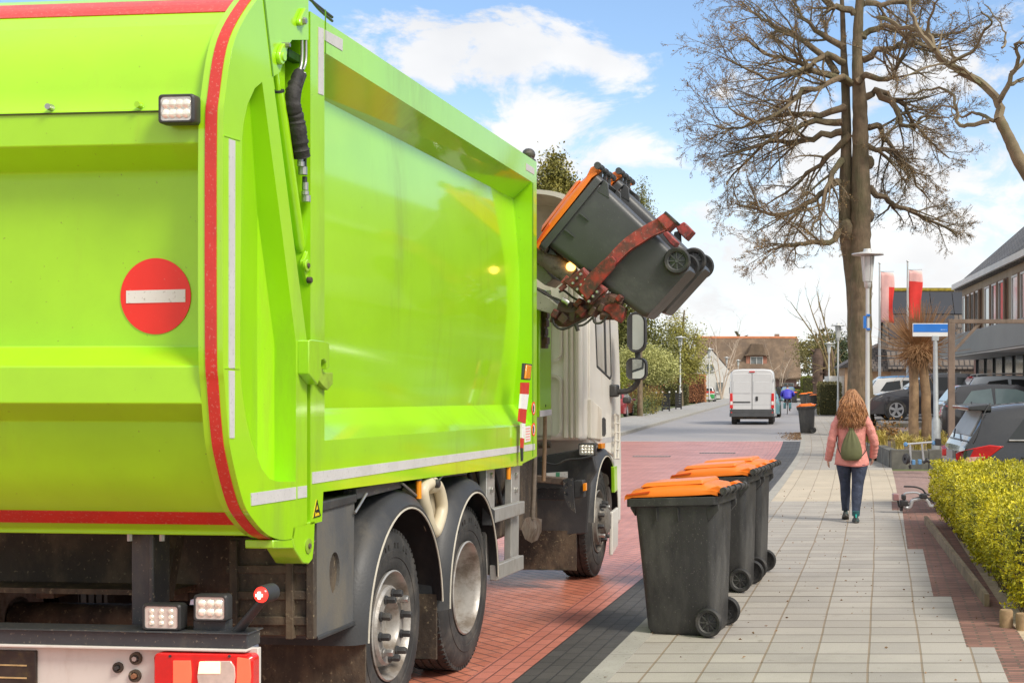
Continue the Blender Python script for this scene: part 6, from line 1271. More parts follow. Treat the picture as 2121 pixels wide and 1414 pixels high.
# clipped hedges: leaves over a box volume
def hedge(name, label, loc, rz, sx, sy, sz, n, size, mt, group=None, seed=1, core=None, round_=.08):
    root = thing(name, label, 'hedge', loc, rz, group); r = random.Random(seed); b = MB()
    A = [(sx * sz, 0), (sx * sz, 1), (sy * sz, 2), (sy * sz, 3), (sx * sy, 4)]; T = sum(a for a, _ in A)
    for _ in range(n):
        q = r.uniform(0, T); k = 0
        for a, k in A:
            if q < a: break
            q -= a
        u_, v_ = r.random(), r.random(); dp = abs(r.gauss(0, .05)) - .015 + .03 * sin(u_ * sx * 7) * sin(v_ * 9)
        p, nn = ((V((u_ * sx, dp, v_ * sz)), V((0, -1, .3))), (V((u_ * sx, sy - dp, v_ * sz)), V((0, 1, .3))), (V((dp, u_ * sy, v_ * sz)), V((-1, 0, .3))), (V((sx - dp, u_ * sy, v_ * sz)), V((1, 0, .3))), (V((u_ * sx, v_ * sy, sz - dp)), V((0, 0, 1))))[k]
        leafquad(b, p, size * r.uniform(.6, 1.35), r, .55, nn + V((r.gauss(0, .75), r.gauss(0, .75), r.gauss(0, .6))))
    b.build('foliage', mt, root, smooth=0, fixn=False)
    q = MB(); e = .075; q.box((e, e, .02), (sx - e, sy - e, sz - e)); q.build('twig_core', core or mat('hedge_core', (.045, .045, .015), .95, var=.6, vs=14, bump=1., bs=40), root, bevel=.05)
    return root
hedge('dark_hedge', 'dark green clipped hedge behind the black fence', (-3.1, 116, .08), rad(93), 9., 2.6, 1.75, 9000, .10, G_hedge, 'clipped hedges on the left', 1)
hedge('beech_hedge', 'tall copper brown beech hedge past the dark hedge', (-1.85, 133, .08), rad(93), 12., 3.4, 2.7, 14000, .13, G_beech, 'clipped hedges on the left', 2, mat('beech_core', (.12, .05, .025), .95, var=.5, vs=9))
# yellow green privet hedge beside the pavement, in pieces that bend with the verge
HG = thing('privet_hedge', 'yellow green clipped privet hedge along the right edge of the pavement', 'hedge', (2.12, 10.1, 0), rad(-4.4))
r = random.Random(9); b = MB()
SXh, SYh, SZh = 1.2, 7.6, .80
def hsurf(k, u_, v_):
    bulge = .035 * sin(u_ * 11 + 2 * v_) + .025 * sin(u_ * 23 + 1) + .03 * sin(v_ * 9)
    if k == 0: z = .06 + v_ * (SZh - .06); ins = .16 * (1 - v_) ** 2 + .10 * max(0, v_ - .85) / .15; return V((ins + bulge * .6, u_ * SYh, z)), V((-1, 0, .25))
    if k == 1: z = .12 + v_ * (SZh - .12); ins = .12 * (1 - v_) ** 2 + .09 * max(0, v_ - .85) / .15; return V((u_ * SXh, ins + bulge * .5, z)), V((0, -1, .25))
    if k == 2: return V((u_ * SXh, v_ * SYh, SZh + bulge * .6 - .06 * max(0, abs(u_ - .5) - .38) / .12)), V((0, 0, 1))
    if k == 3: return V((SXh, u_ * SYh, .2 + v_ * (SZh - .2))), V((1, 0, .25))
    return V((u_ * SXh, SYh, .2 + v_ * (SZh - .2))), V((0, 1, .25))
for k, n in ((0, 12500), (1, 4200), (2, 15000), (3, 1500), (4, 800)):
    for _ in range(n // 4):
        p, nn = hsurf(k, r.random(), r.random()); p = p - nn.normalized() * abs(r.gauss(0, .045)); ax = (nn + V((r.gauss(0, .6), r.gauss(0, .6), r.gauss(.25, .5)))).normalized()
        for j in range(5): leafquad(b, p + ax * .012 * j, r.uniform(.018, .04), r, .55, ax * .8 + V((r.gauss(0, .6), r.gauss(0, .6), r.gauss(0, .6))))
b.build('foliage', G_priv, HG, smooth=0, fixn=False)
q = MB(); q.box((.16, .14, .14), (SXh - .05, SYh - .05, SZh - .1)); q.build('twig_core', mat('hedge_core', (.045, .045, .015)), HG, bevel=.06)
q = MB()
for _ in range(420):
    k = r.random() < .72; y = r.uniform(.1, SYh - .1); x = r.uniform(.18, .4)
    if not k: x, y = r.uniform(.15, SXh), r.uniform(.12, .35)
    p = V((x, y, -.02)); q.tube([p, p + V((r.gauss(0, .05), r.gauss(0, .05), .2)), p + V((r.gauss(-.05, .09), r.gauss(-.02, .09), .45))], [.006, .005, .003], 4, cap=False)
q.build('stems', mat('hedge_stem', (.16, .11, .07), .9), HG, fixn=False)
# low edging under the hedge: a board and upright log rounds
q = MB(); q.box((-.06, .8, -.05), (-.02, 7.4, .10)); bd = q.build('edging_board', mat('weathered_timber', (.25, .19, .12), .9, var=.3, vs=6, bump=.5, bs=30)); tag(bd, 'weathered low timber board edging under the hedge', 'edging'); bd.location = (2.12, 10.2, 0); bd.rotation_euler = (0, 0, rad(-4.2))
for k in range(9):
    x = 2.1 + .105 * k; y = 10.08 - .02 * k + random.uniform(-.015, .015) - (.06 if k > 0 else 0)
    q = MB(); h = .13 + random.uniform(-.02, .02); q.lathe([(.05, -.05), (.05, h - .01), (.044, h), (0, h + .002)], (0, 0, 0), (0, 0, 1), 12); lo = q.build('log_edging', mat('log_timber', (.33, .22, .12), .9, var=.3, vs=9, bump=.6, bs=30)); lo.location = (x, y, 0)
    tag(lo, 'short upright log in the edging row at the foot of the hedge', 'log', 'log edging under the hedge')
# planter with grass plants, twin pollard trunks
m_plant = mat('dark_block', (.13, .125, .11), .9, var=.3, vs=4, dirt=(.2, .19, .15), da=.4, ds=4, bump=.5, bs=30)
pl = thing('planter', 'low dark concrete block planter holding the yellow grasses', 'planter', (3.6, 29.3, 0))
for k in range(7):
    q = MB(); q.box((.02 + k * .41, -.0, -.05), (.42 + k * .41, .22, .40 - (.02 if k % 2 else 0))); q.build('block', m_plant, pl, bevel=.012)
for k in range(9): q = MB(); q.box((0 if k < 4 else -.28, .23 + k * .61, -.05), (.22 if k < 4 else -.06, .82 + k * .61, .38)); q.build('block', m_plant, pl, bevel=.012)
q = MB(); q.add([(.2, .2, .33), (4.2, .2, .33), (4.2, 6.6, .34), (-.05, 6.6, .34), (-.05, 2.7, .33), (.2, 2.7, .33)], [(0, 1, 2, 3, 4, 5)]); q.build('soil', m_soil, pl, smooth=0)
rg_ = random.Random(14)
spots = [(4.3, 29.9), (5.0, 30.0), (4.0, 30.9), (4.8, 31.2), (3.75, 32.4), (4.4, 32.3), (5.35, 31.3), (5.9, 30.4), (6.3, 31.6), (3.6, 33.9), (4.5, 33.8), (5.4, 33.6), (6.9, 30.8), (4.05, 35.0), (5.1, 35.2)]
for k, (x, y) in enumerate(spots):
    o = thing('grass_plant', ['arching straw yellow ornamental grass clump in the front row of the planter', 'arching straw yellow ornamental grass clump in the back rows of the planter'][k > 3 and k not in (7, 12)], 'plant', (x, y, .33), 0, 'ornamental grasses in the planter, %s' % ('back rows' if k > 3 and k not in (7, 12) else 'front row'))
    b = MB()
    for _ in range(190):
        a = rg_.uniform(0, 6.28); L = rg_.uniform(.3, .62); le = rg_.uniform(.25, 1.); d = V((cos(a) * le, sin(a) * le, 0)); p0 = V((rg_.gauss(0, .05), rg_.gauss(0, .05), 0)); sd_ = V((-sin(a), cos(a), 0)) * rg_.uniform(.006, .013)
        P = [p0 + d * L * s * s * .75 + V((0, 0, L * (1.3 * s - .62 * s * s * (1 + le * .5)))) for s in (0, .35, .7, 1)]; n = len(b.v)
        for i, p in enumerate(P): ww = 1 - i / 3.2; b.v += [tuple(p - sd_ * ww), tuple(p + sd_ * ww)]
        for i in range(3): b.f.append((n + 2 * i, n + 2 * i + 1, n + 2 * i + 3, n + 2 * i + 2)); b.m.append(0)
    b.build('blades', G_grass, o, smooth=0, fixn=False)
loc, bl = pxb(35.5, [(1836, 895, 20, 9, 0), (1822, 900, 12, 8, 0)])
leafy('rust_plant', 'rusty orange low shrub at the left end of the planter', 'shrub', loc, bl, 900, .07, G_rust, None, None, 15, part='foliage')
PT = thing('pollard_tree', 'pollarded tree with two bare trunks and a bristling ball of brown twigs', 'tree', (4.85, 33.2, .3))
s_ = 33.2 / 2800
for x0, x1, y1 in ((1892, 1894, 735), (1922, 1914, 735)):
    tb = MB(); ro = random.Random(x0); A = at(x0, 33.2, 0) - V((4.85, 33.2, 0)); B = at(x1, 33.2, zat(y1, 33.2) - .3) - V((4.85, 33.2, 0)); P = [A.lerp(B, i / 7) + V((ro.gauss(0, .012), ro.gauss(0, .02), 0)) for i in range(8)]
    tb.tube(P, [.155, .132, .124, .12, .118, .115, .118, .135], 12); tb.build('trunk', mat('pollard_bark', (.33, .22, .125), .9, var=.3, vs=5, bump=1.2, bs=16, dirt=(.17, .11, .06), da=.45, ds=6, streak=.8), PT, smooth=60, fixn=False)
tb = MB(); ro = random.Random(6); hc = at(1905, 33.2, zat(722, 33.2) - .3) - V((4.85, 33.2, 0))
for _ in range(700):
    d = V((ro.gauss(0, .95), ro.gauss(0, .9), ro.gauss(.75, .7))).normalized(); L = ro.uniform(.55, 1.1); p = hc + d * ro.uniform(.05, .22); q1 = p + d * L * .5 + V((0, 0, ro.uniform(.0, .12))); tb.tube([p, q1, q1 + (d + V((0, 0, .35))).normalized() * L * .5], [.007, .005, .003], 3, cap=False)
for _ in range(260):
    d = V((ro.gauss(0, 1), ro.gauss(0, .9), ro.gauss(-.2, .6))).normalized(); p = hc + d * .2; tb.tube([p, p + d * .18 + V((0, 0, -.05)), p + d * .3 + V((ro.gauss(0, .08), 0, -.14))], [.014, .01, .006], 4, cap=False)
tb.ball(tuple(hc), (.3, .26, .2), 10); tb.build('twig_head', mat('pollard_twigs', (.36, .21, .10), .85, var=.35, vs=2), PT, smooth=60, fixn=False)
# ---- far trees
def bare(name, label, loc, h, r0, seed, mt, k=7, spread=.8, lev=3, group=None, nst=4, lean=.35, cat='tree'):
    root = thing(name, label, cat, loc, 0, group); r = random.Random(seed); tb = MB(); lb = MB()
    for s in range(nst):
        a = r.uniform(0, 6.28); P = [V((0, 0, 0))]; d = V((cos(a) * lean * .4, sin(a) * lean * .4, 1)); cur = V((0, 0, 0)); n = 6
        for i in range(n): d = (d + V((cos(a) * lean * .18 + r.gauss(0, .07), sin(a) * lean * .18 + r.gauss(0, .07), .12))).normalized(); cur = cur + d * (h * r.uniform(.85, 1.) / n); P.append(cur)
        grow(tb, None, P, r0, r0 * .2, r, lev, k, twig=.6, spread=spread, up=.25)
    tb.build('branches', mt, root, smooth=60, fixn=False); return root
m_birch = mat('birch_bark', (.52, .42, .33), .8, var=.25, vs=2); m_olivebark = mat('olive_bark', (.20, .15, .07), .9, var=.25, vs=1)
FT = 'bare trees at the far end of the street'
bare('birch_tree', 'pale leafless birch in front of the white house, left of the van', (-.3, 165, 0), 8.6, .10, 31, m_birch, 8, group=FT, nst=4)
bare('birch_tree', 'pale leafless birch before the thatched roof, right of the van', (7.6, 190, 0), 7.5, .09, 32, m_birch, 8, group=FT, nst=4, lean=.6)
bare('bare_tree', 'tall leafless tree with olive limbs behind the far lamp posts', (10.2, 120, 0), 11., .15, 33, m_olivebark, 7, group=FT, nst=5, lean=.4)
bare('bare_tree', 'thin leafless tree tops rising behind the thatched ridge', (1.2, 225, 0), 13.5, .1, 34, m_olivebark, 6, group=FT, nst=2, lean=.25)
bare('bare_tree', 'reddish leafless tree at the left of the thatched house', (-2.7, 178, 0), 9., .1, 35, mat('red_twig', (.3, .17, .1), .9), 8, group=FT, nst=4, lean=.5)
ST = thing('tree_stump', 'thick knotted pollard stump behind the far lamp posts', 'tree', (9.3, 126, 0)); ro = random.Random(4); tb = MB()
for dx in (-.55, .5): P = [V((dx + ro.gauss(0, .08), 0, z)) for z in (0, 1.5, 3, 4.2, 5.2)]; tb.tube(P, [.55, .5, .48, .62, .35], 10)
for _ in range(26): d = V((ro.gauss(0, 1), ro.gauss(0, .6), ro.gauss(.1, .6))).normalized(); p = V((ro.choice((-.5, .5)), 0, ro.uniform(1.5, 5))); tb.tube([p, p + d * .5, p + d * .8 + V((0, 0, .15))], [.2, .14, .03], 6)
tb.build('trunk', mat('stump_bark', (.12, .08, .06), .95, var=.5, vs=2, bump=1, bs=5), ST, smooth=60, fixn=False)
loc, bl = pxb(150, [(1735, 770, 40, 44, 0), (1750, 730, 30, 40, 2), (1700, 770, 22, 30, 0)])
leafy('evergreen_tree', 'dark green evergreen between the far lamp posts and the oak', 'tree', loc, bl, 5000, .26, G_dark, None, 'evergreens at the far right', 41)
loc, bl = pxb(185, [(1690, 735, 36, 40, 0), (1665, 720, 20, 26, 1), (1720, 705, 26, 26, 0)])
leafy('budding_tree', 'hazy yellow green tree right of the thatched roof', 'tree', loc, bl, 3800, .26, G_light, None, None, 42, shell=.1)
hedge('green_hedge', 'bright green hedge in front of the far right garden', (9.6, 138, 0), rad(87), 20, 1.6, 2.6, 6000, .16, leafmat('fresh_hedge', (.24, .26, .03), (.06, .08, .015)), 'hedges at the far end', 3)
hedge('brown_hedge', 'brown hedge curving across the end of the street', (3.2, 188, 0), rad(3), 8.5, 2., 1.5, 4500, .16, leafmat('brown_hedge', (.2, .1, .06), (.07, .04, .025)), 'hedges at the far end', 4)
hedge('low_hedge', 'low yellowish hedge before the thatched house', (5.5, 180, 0), rad(3), 5.5, 1.2, 1.1, 2500, .14, G_lime, 'hedges at the far end', 5)
hedge('garden_hedge', 'clipped brown green hedge by the pavement past the oak', (6.9, 80, 0), rad(86), 26, 1.3, 1.9, 7000, .12, leafmat('garden_hedge', (.22, .19, .05), (.07, .06, .02)), 'hedges along the right pavement', 6)
# ------------------------------------------------------------------ street furniture
m_pole = mat('lamp_post_paint', (.58, .59, .58), .45, var=.1, vs=2, metal=.2, dirt=(.4, .39, .36), da=.35, ds=3, streak=.8)
m_lglass = mat('lantern_glass', (.62, .64, .63), .25, var=.1, vs=5, coat=.3)
LP = 'street lamps lining the road'
def lamp_post(label, loc, h=5.4, group=LP):
    root = thing('street_lamp', label, 'street lamp', loc, 0, group)
    b = MB(); b.tube([(0, 0, -.05), (0, 0, .9), (0, 0, .95), (0, 0, h - 1.0)], [.085, .082, .062, .05], 12); b.tube([(0, 0, -.05), (0, 0, .25)], [.092, .09], 12, m=1); b.build('post', [m_pole, m_black], root)
    b = MB(); b.lathe([(.05, h - 1.05), (.09, h - 1.0), (.10, h - .88), (.12, h - .86), (.0, h - .86)], (0, 0, 0), (0, 0, 1), 16); b.build('collar', m_pole, root)
    b = MB(); b.lathe([(.115, h - .86), (.17, h - .2)], (0, 0, 0), (0, 0, 1), 6); b.lathe([(.05, h - .85), (.06, h - .25)], (0, 0, 0), (0, 0, 1), 8, m=1); b.build('lantern', [m_lglass, m_white], root, smooth=0)
    b = MB()
    for k in range(6): a = k * pi / 3; b.tube([(.118 * cos(a), .118 * sin(a), h - .86), (.173 * cos(a), .173 * sin(a), h - .2)], .012, 4)
    b.build('lantern_frame', m_pole, root)
    b = MB(); b.lathe([(0, h), (.1, h), (.12, h - .08), (.42, h - .13), (.43, h - .16), (.17, h - .19), (0, h - .19)], (0, 0, 0), (0, 0, 1), 24); b.build('lamp_hood', m_pole, root); return root
L0 = lamp_post('nearest tall pale street lamp in front of the twin trunk oak', (3.8, 35.8, 0))
for lab, px, d in (('street lamp on the right, next after the one by the oak', 1736, 78.7), ('street lamp on the right before the knotted stump', 1717, 113), ('slim street lamp at the far right, fourth along', 1691, 141), ('smallest street lamp on the far right', 1684, 172), ('nearest street lamp on the left, by the black fence', 1409, 101), ('street lamp on the left past the beech hedge', 1469, 134), ('distant lamp whose top shows just left of the van roof', 1505, 176), ('distant lamp showing over the roof of the van', 1529, 196), ('bare looking far post right of the blue car', 1656, 215)):
    o = dup(L0); c = at(px, d, .09 if px < 1530 else 0); o.location = c; o['label'] = lab
q = MB(); q.box((-.11, -.1, 3.3), (-.05, .1, 3.62)); q.box((-.04, -.08, 3.25), (.06, .0, 3.30)); q.box((-.04, -.08, 3.62), (.06, .0, 3.67)); q.build('lamp_sign', mat('blue_sign', (.02, .18, .62), .45), L0)
# street name sign, its writing too faint in the photo to read
SG = thing('street_sign', 'blue and white street name sign on a galvanised post', 'sign', (4.78, 30.8, 0))
m_galv = mat('galvanised', (.44, .47, .48), .5, metal=.35, var=.12, vs=9, dirt=(.34, .36, .36), da=.4, ds=8)
q = MB(); q.tube([(.05, 0, -.05), (.05, 0, 1.0), (.05, 0, 1.06), (.03, 0, 2.88)], [.105, .1, .06, .05], 14); q.build('post', m_galv, SG)
q = MB(); q.box((-.045, -.05, 2.80), (.11, .05, 2.92)); q.build('post_clamp', m_galv, SG, bevel=.01)
q = MB(); q.box((-.49, -.025, 2.90), (.43, .0, 3.20)); sp_ = q.build('sign_plate', mat('sign_white', (.74, .75, .74), .4, var=.04), SG, bevel=.008)
q = MB(); q.box((-.475, -.03, 3.0), (.415, -.02, 3.185)); q.build('blue_field', mat('blue_sign', (.015, .16, .66)), sp_, bevel=.004)
for k, (a, c) in enumerate(((.15, .19), (.21, .24), (.26, .28))): q = MB(); q.box((a, -.033, 3.045), (c, -.028, 3.065)); q.build('faint_mark', mat('sign_mark', (.35, .5, .75), .5), sp_)
# wooden frame of the driveway gate
WF = thing('wooden_frame', 'weathered brown wooden post and beam frame at the driveway', 'gate frame', (4.37, 26, 0))
m_wood = mat('weathered_wood', (.20, .15, .115), .85, var=.25, vs=4, dirt=(.11, .085, .06), da=.45, ds=4, streak=.9, bump=.4, bs=30)
q = MB(); q.box((-.06, -.06, -.1), (.06, .06, 2.98)); q.build('post', m_wood, WF, bevel=.006)
q = MB(); q.box((-.06, -.05, 2.98), (4.5, .06, 3.06)); q.build('beam', m_wood, WF, bevel=.006)
q = MB(); q.tube([(.05, 0, 2.45), (.55, 0, 2.99)], .04, 4); q.build('brace', m_wood, WF)
q = MB(); q.box((4.0, -.06, -.1), (4.12, .06, 2.98)); q.build('post', m_wood, WF, bevel=.006)
# bicycle carriers: folded frame by the sign post, platform near the hedge
m_bcb = mat('carrier_black', (.03, .03, .032), .5, var=.2); m_bcs = mat('carrier_silver', (.52, .54, .56), .4, metal=.5, var=.1); m_bcbl = mat('carrier_blue', (.12, .28, .5), .4)
BCa = thing('bicycle_rack', 'silver and blue folded bicycle rack frame standing before the planter', 'bike rack', (4.05, 27.6, 0))
pz = lambda px, py, d=27.6: at(px, d, zat(py, d)) - V((4.05, 27.6, 0))
q = MB(); q.tube([pz(1873, 920), pz(1935, 915)], .02, 8); q.build('cross_bar', m_bcs, BCa)
for a, c in (((1885, 919), (1887, 962)), ((1909, 916), (1914, 958))): q = MB(); q.tube([pz(*a), pz(*c)], .02, 6); q.build('upright', m_bcs, BCa)
for a in ((1876, 920), (1934, 917)): p = pz(*a); q = MB(); q.lathe([(0, -.05), (.04, -.045), (.05, 0), (.03, .03), (0, .03)], p, (0, -1, 0), 8); q.build('clamp_knob', m_bcbl, BCa)
p = pz(1943, 915); q = MB(); q.box((p.x - .06, p.y - .05, p.z - .07), (p.x + .06, p.y + .05, p.z + .07)); q.build('clamp_block', m_bcb, BCa, bevel=.015)
p = pz(1877, 950); q = MB(); q.lathe([(.03, -.03), (.10, -.035), (.115, 0), (.10, .035), (.03, .03)], p, (1, .4, 0), 18); q.build('strap_reel', m_bcb, BCa)
for a in ((1892, 957), (1905, 956)): p = pz(*a); q = MB(); q.box((p.x - .035, p.y - .05, p.z - .05), (p.x + .035, p.y + .05, p.z + .05)); q.build('wheel_shoe', m_bcbl, BCa, bevel=.01)
q = MB(); q.tube([pz(1912, 958), pz(1920, 952), pz(1930, 958)], [.03, .05, .03], 8); q.tube([pz(1884, 963), pz(1886, 970)], [.03, .025], 8); q.build('foot', m_bcb, BCa)
BCb = thing('bicycle_carrier', 'silver and black tow bar bicycle carrier lying between the pavement and the hedge', 'bike carrier', (2.75, 19.0, 0))
pw = lambda px, py, d=19.0: at(px, d, zat(py, d)) - V((2.75, 19.0, 0))
q = MB(); q.tube(crom([pw(1871, 1040), pw(1876, 1050), pw(1884, 1050), pw(1890, 1037), pw(1900, 1034), pw(1918, 1034), pw(1926, 1047), pw(1934, 1047)], 3), .028, 8); q.build('wheel_tray', m_bcs, BCb)
q = MB(); q.tube(crom([pw(1871, 1036), pw(1886, 1046), pw(1892, 1034), pw(1920, 1031), pw(1936, 1040)], 3), .022, 6); q.build('wheel_tray', m_bcb, BCb)
q = MB(); q.tube(crom([pw(1873, 1031), pw(1874, 1022), pw(1884, 1020), pw(1898, 1020), pw(1907, 1024), pw(1908, 1031)], 3), .014, 8); q.build('grab_bar', m_bcs, BCb)
q = MB(); q.tube(crom([pw(1872, 1007), pw(1895, 1008), pw(1910, 1013), pw(1918, 1022), pw(1930, 1026)], 4), .013, 6); q.build('strap', m_bcb, BCb)
for x0, y0, x1, y1, nm, m in ((1864, 1036, 1880, 1047, 'wheel_shoe', m_bcb), (1849, 1022, 1861, 1036, 'carrier_light', mat('grey_lens', (.3, .16, .16), .3)), (1868, 1024, 1876, 1034, 'hinge', m_bcb), (1905, 1022, 1920, 1032, 'hinge', m_bcb)):
    a, c = pw(x0, y0), pw(x1, y1); q = MB(); q.box((a.x, a.y - .06, c.z), (c.x, a.y + .1, a.z)); q.build(nm, m, BCb, bevel=.012)
q = MB(); q.tube([pw(1857, 1024), pw(1862, 1048), pw(1870, 1052)], .014, 6); q.tube([pw(1867, 1048), pw(1867, 1058)], .022, 6); q.tube([pw(1928, 1030), pw(1960, 1040)], .03, 8); q.build('frame', m_bcb, BCb)
# black picket panels, wooden bin stores, boards
for k, (x0, x1, y0, y1, d) in enumerate(((1351, 1361, 824, 860, 84), (1372, 1388, 821, 856, 88), (1400, 1412, 820, 847, 95))):
    a, c = at(x0, d), at(x1, d + 1.2); o = thing('fence_panel', ('left', 'middle', 'right')[k] + 'most black slatted fence panel with pale knobs in the left garden', 'fence', (a.x, d, .08), 0, 'black fence panels on the left')
    L = c.x - a.x
    for j in range(6): q = MB(); q.box((0, -.02, .12 + j * .17), (L, .02, .26 + j * .17)); q.build('slat', m_bcb, o)
    for xx in (0, L): q = MB(); q.box((xx - .05, -.05, -.05), (xx + .05, .05, 1.18)); po = q.build('post', m_bcb, o); q = MB(); q.ball((xx, 0, 1.25), .06, 8); q.build('knob', m_white, po)
WB = thing('bin_store', 'dark brown wooden bin store by the pavement, past the second lamp', 'bin store', (7.0, 76, 0))
for x, h in ((0, .95), (.62, 1.0)): q = MB(); q.box((x, 0, 0), (x + .55, .9, h)); q.build('cupboard', mat('dark_wood', (.10, .065, .045), .85, var=.3, vs=3, streak=.8, dirt=(.05, .035, .025), da=.45, ds=3), WB, bevel=.02)
q = MB(); q.box((-.05, -.05, 1.0), (1.25, .95, 1.06)); q.build('top_board', mat('dark_wood', (.1, .065, .045)), WB)
BB = thing('notice_board', 'white and pale blue board standing in the far right garden', 'board', (9.9, 131, 0)); q = MB(); q.box((-.55, -.04, 1.0), (.75, .04, 2.4)); q.build('panel', mat('white_panel', (.72, .76, .78), .5), BB)
q = MB(); q.box((-.5, -.06, .95), (.7, -.04, 1.2)); q.build('blue_strip', mat('pale_blue', (.2, .48, .6), .5), BB)
for x in (-.45, .65): q = MB(); q.tube([(x, 0, 0), (x, 0, 1.05)], .04, 6); q.build('leg', m_pole, BB)
# two flag poles with red and white banners
m_flag = {1: mat('red_flag', (.80, .045, .035), .7, var=.1, vs=2), 0: mat('pink_flag', (.85, .50, .47), .7, var=.1, vs=2)}
for k, (px, d, lab) in enumerate(((1822, 62, 'left flagpole with a pale pink and red banner'), (1880, 61, 'right flagpole with a red banner, pink at the top'))):
    c = at(px, d); o = thing('flagpole', lab, 'flagpole', (c.x, d, .58), 0, 'flagpoles before the brick house')
    q = MB(); q.tube([(0, 0, -.1), (0, 0, 3), (0, 0, 6.75)], [.07, .06, .04], 10); q.build('pole', m_pole, o); q = MB(); q.ball((0, 0, 6.8), .06, 8); q.build('finial', m_pole, o)
    q = MB(); q.tube([(0, 0, 6.42), (.66, 0, 6.42)], .015, 6); q.build('banner_arm', m_pole, o)
    b = MB(); NXf, NZf = 8, 14; g = lambda i, j: (.06 + .58 * i / NXf + (.05 * sin(j * .5) if i == NXf else 0), .03 * sin(i * .9 + j * .35) , 6.4 - 2.3 * j / NZf - .05 * i / NXf)
    for j in range(NZf + 1): b.v += [g(i, j) for i in range(NXf + 1)]
    for j in range(NZf):
        for i in range(NXf): a = j * (NXf + 1) + i; b.f.append((a, a + 1, a + NXf + 2, a + NXf + 1)); b.m.append((0 if (i < 5 or j < 4) else 1) if k == 0 else (0 if j < 3 else 1))
    q = b.build('banner', [m_flag[0], m_flag[1]], o, smooth=80, fixn=False); q.modifiers.new('thick', 'SOLIDIFY').thickness = .01
# ------------------------------------------------------------------ buildings
m_brown = brick_mat('brown_brick_wall', (.50, .36, .215), (.42, .30, .18), (.42, .36, .29), .22, .07, .012, uv=False, rough=.85, var=.15, bump=.4)
m_redbk = brick_mat('red_brick_wall', (.42, .18, .12), (.34, .14, .09), (.33, .26, .21), .22, .07, .012, uv=False, rough=.85, var=.15, bump=.4)
m_rtile = brick_mat('grey_roof_tile', (.20, .185, .175), (.155, .145, .135), (.05, .05, .05), .3, .28, .03, uv=False, rough=.75, var=.3, bump=1.)
m_btile = brick_mat('brown_roof_tile', (.15, .12, .10), (.115, .095, .08), (.035, .03, .03), .3, .3, .04, uv=False, rough=.75, var=.25, bump=1.)
m_wfr = mat('white_frame', (.72, .71, .68), .5, var=.06, vs=2); m_wgl = mat('window_pane', (.17, .185, .185), .10, var=.4, vs=.9, coat=.5); m_fas = mat('grey_fascia', (.21, .21, .205), .5, var=.08, vs=1)
def wallbox(name, a, c, m, par, bevel=0.): q = MB(); q.box(a, c); return q.build(name, m, par, bevel=bevel)
def uvwall(name, p0, p1, z0, z1, m, par, th=.25):
    """brick wall standing along x or y, bricks laid by its own UV-like object axes"""
    return wallbox(name, p0, p1, m, par)
def window(par, x, y0, y1, z0, z1, bars=1, axis='x', out=-1):
    """window in a wall plane at x (facing out) running y0..y1"""
    T = (lambda u_, w_, t_: (x + t_ * -out, u_, w_)) if axis == 'x' else (lambda u_, w_, t_: (u_, x + t_ * -out, w_))
    b = MB(); e = .07; n = bars + 1; hs = []
    for i in range(n):
        a = lerp(y0, y1, i / n) + e * (1 if i == 0 else .5); c = lerp(y0, y1, (i + 1) / n) - e * (1 if i == n - 1 else .5); hs.append([(a, z0 + e), (c, z0 + e), (c, z1 - e), (a, z1 - e)])
    b.plate([(y0, z0), (y1, z0), (y1, z1), (y0, z1)], hs, T, -.04, .03); fr = b.build('window', m_wfr, par, smooth=0)
    b = MB(); b.prism([(y0 + .02, z0 + .02), (y1 - .02, z0 + .02), (y1 - .02, z1 - .02), (y0 + .02, z1 - .02)], T, -.012, -.002); b.build('pane', m_wgl, fr, smooth=0)
    b = MB(); b.prism([(y0 - .06, z0 - .07), (y1 + .06, z0 - .07), (y1 + .06, z0 - .01), (y0 - .06, z0 - .01)], T, -.1, .02); b.build('sill', m_conc, fr, smooth=0); return fr
# brick shop house on the right: facade parallel to the street, shop front below, row of windows above
SHr = thing('brick_house', 'brown brick two storey house with a glazed shop front at the right edge', 'house', (10.62, 60.3, .58), rad(-1.2))
D0 = 0; D1 = -34.
# local: y towards the street's far end; facade at x = 0 facing -x
wallbox('wall', (0, D1, 2.6), (9, 0, 5.55), m_brown, SHr); wallbox('wall', (.5, D1, 0), (9, -.1, 2.6), m_redbk, SHr)
b = MB(); b.prism([(-.3, 5.62), (-.3, 5.45), (-.05, 5.45), (9.2, 5.45), (9.2, 5.62), (4.4, 9.7)], lambda a, c, t_: (a, t_, c), D1 - .3, .35); rf = b.build('roof', m_rtile, SHr, smooth=0)
wallbox('gutter', (-.42, D1 - .3, 5.48), (-.305, .4, 5.7), m_wfr, SHr); wallbox('verge_board', (-.3, .36, 5.4), (9.2, .42, 5.6), m_wfr, SHr)
wallbox('chimney', (2.6, -10.5, 7.6), (3., -10.1, 9.0), m_bcb, rf)
for ya, yb, n in ((-.7, -5.2, 4), (-6.4, -10.8, 3), (-12., -16.5, 3), (-17.6, -22., 3)):
    wallbox('window_band', (-.06, yb - .1, 3.0), (.02, ya + .1, 5.15), mat('band_wood', (.25, .17, .12), .8), SHr)
    for i in range(n):
        a = lerp(ya, yb, i / n); c = lerp(ya, yb, (i + .86) / n); fr = window(SHr, -.07, c, a, 3.1, 5.1, 0); wallbox('shutter', (-.16, c - .24, 3.05), (-.1, c - .05, 5.1), mat('band_wood', (.25, .17, .12), .8), fr)
cn = wallbox('canopy', (-1.6, D1, 2.35), (.3, -1.2, 3.15), m_fas, SHr, .02); wallbox('soffit', (-1.55, D1 + .05, 2.31), (.3, -1.25, 2.352), m_wfr, cn)
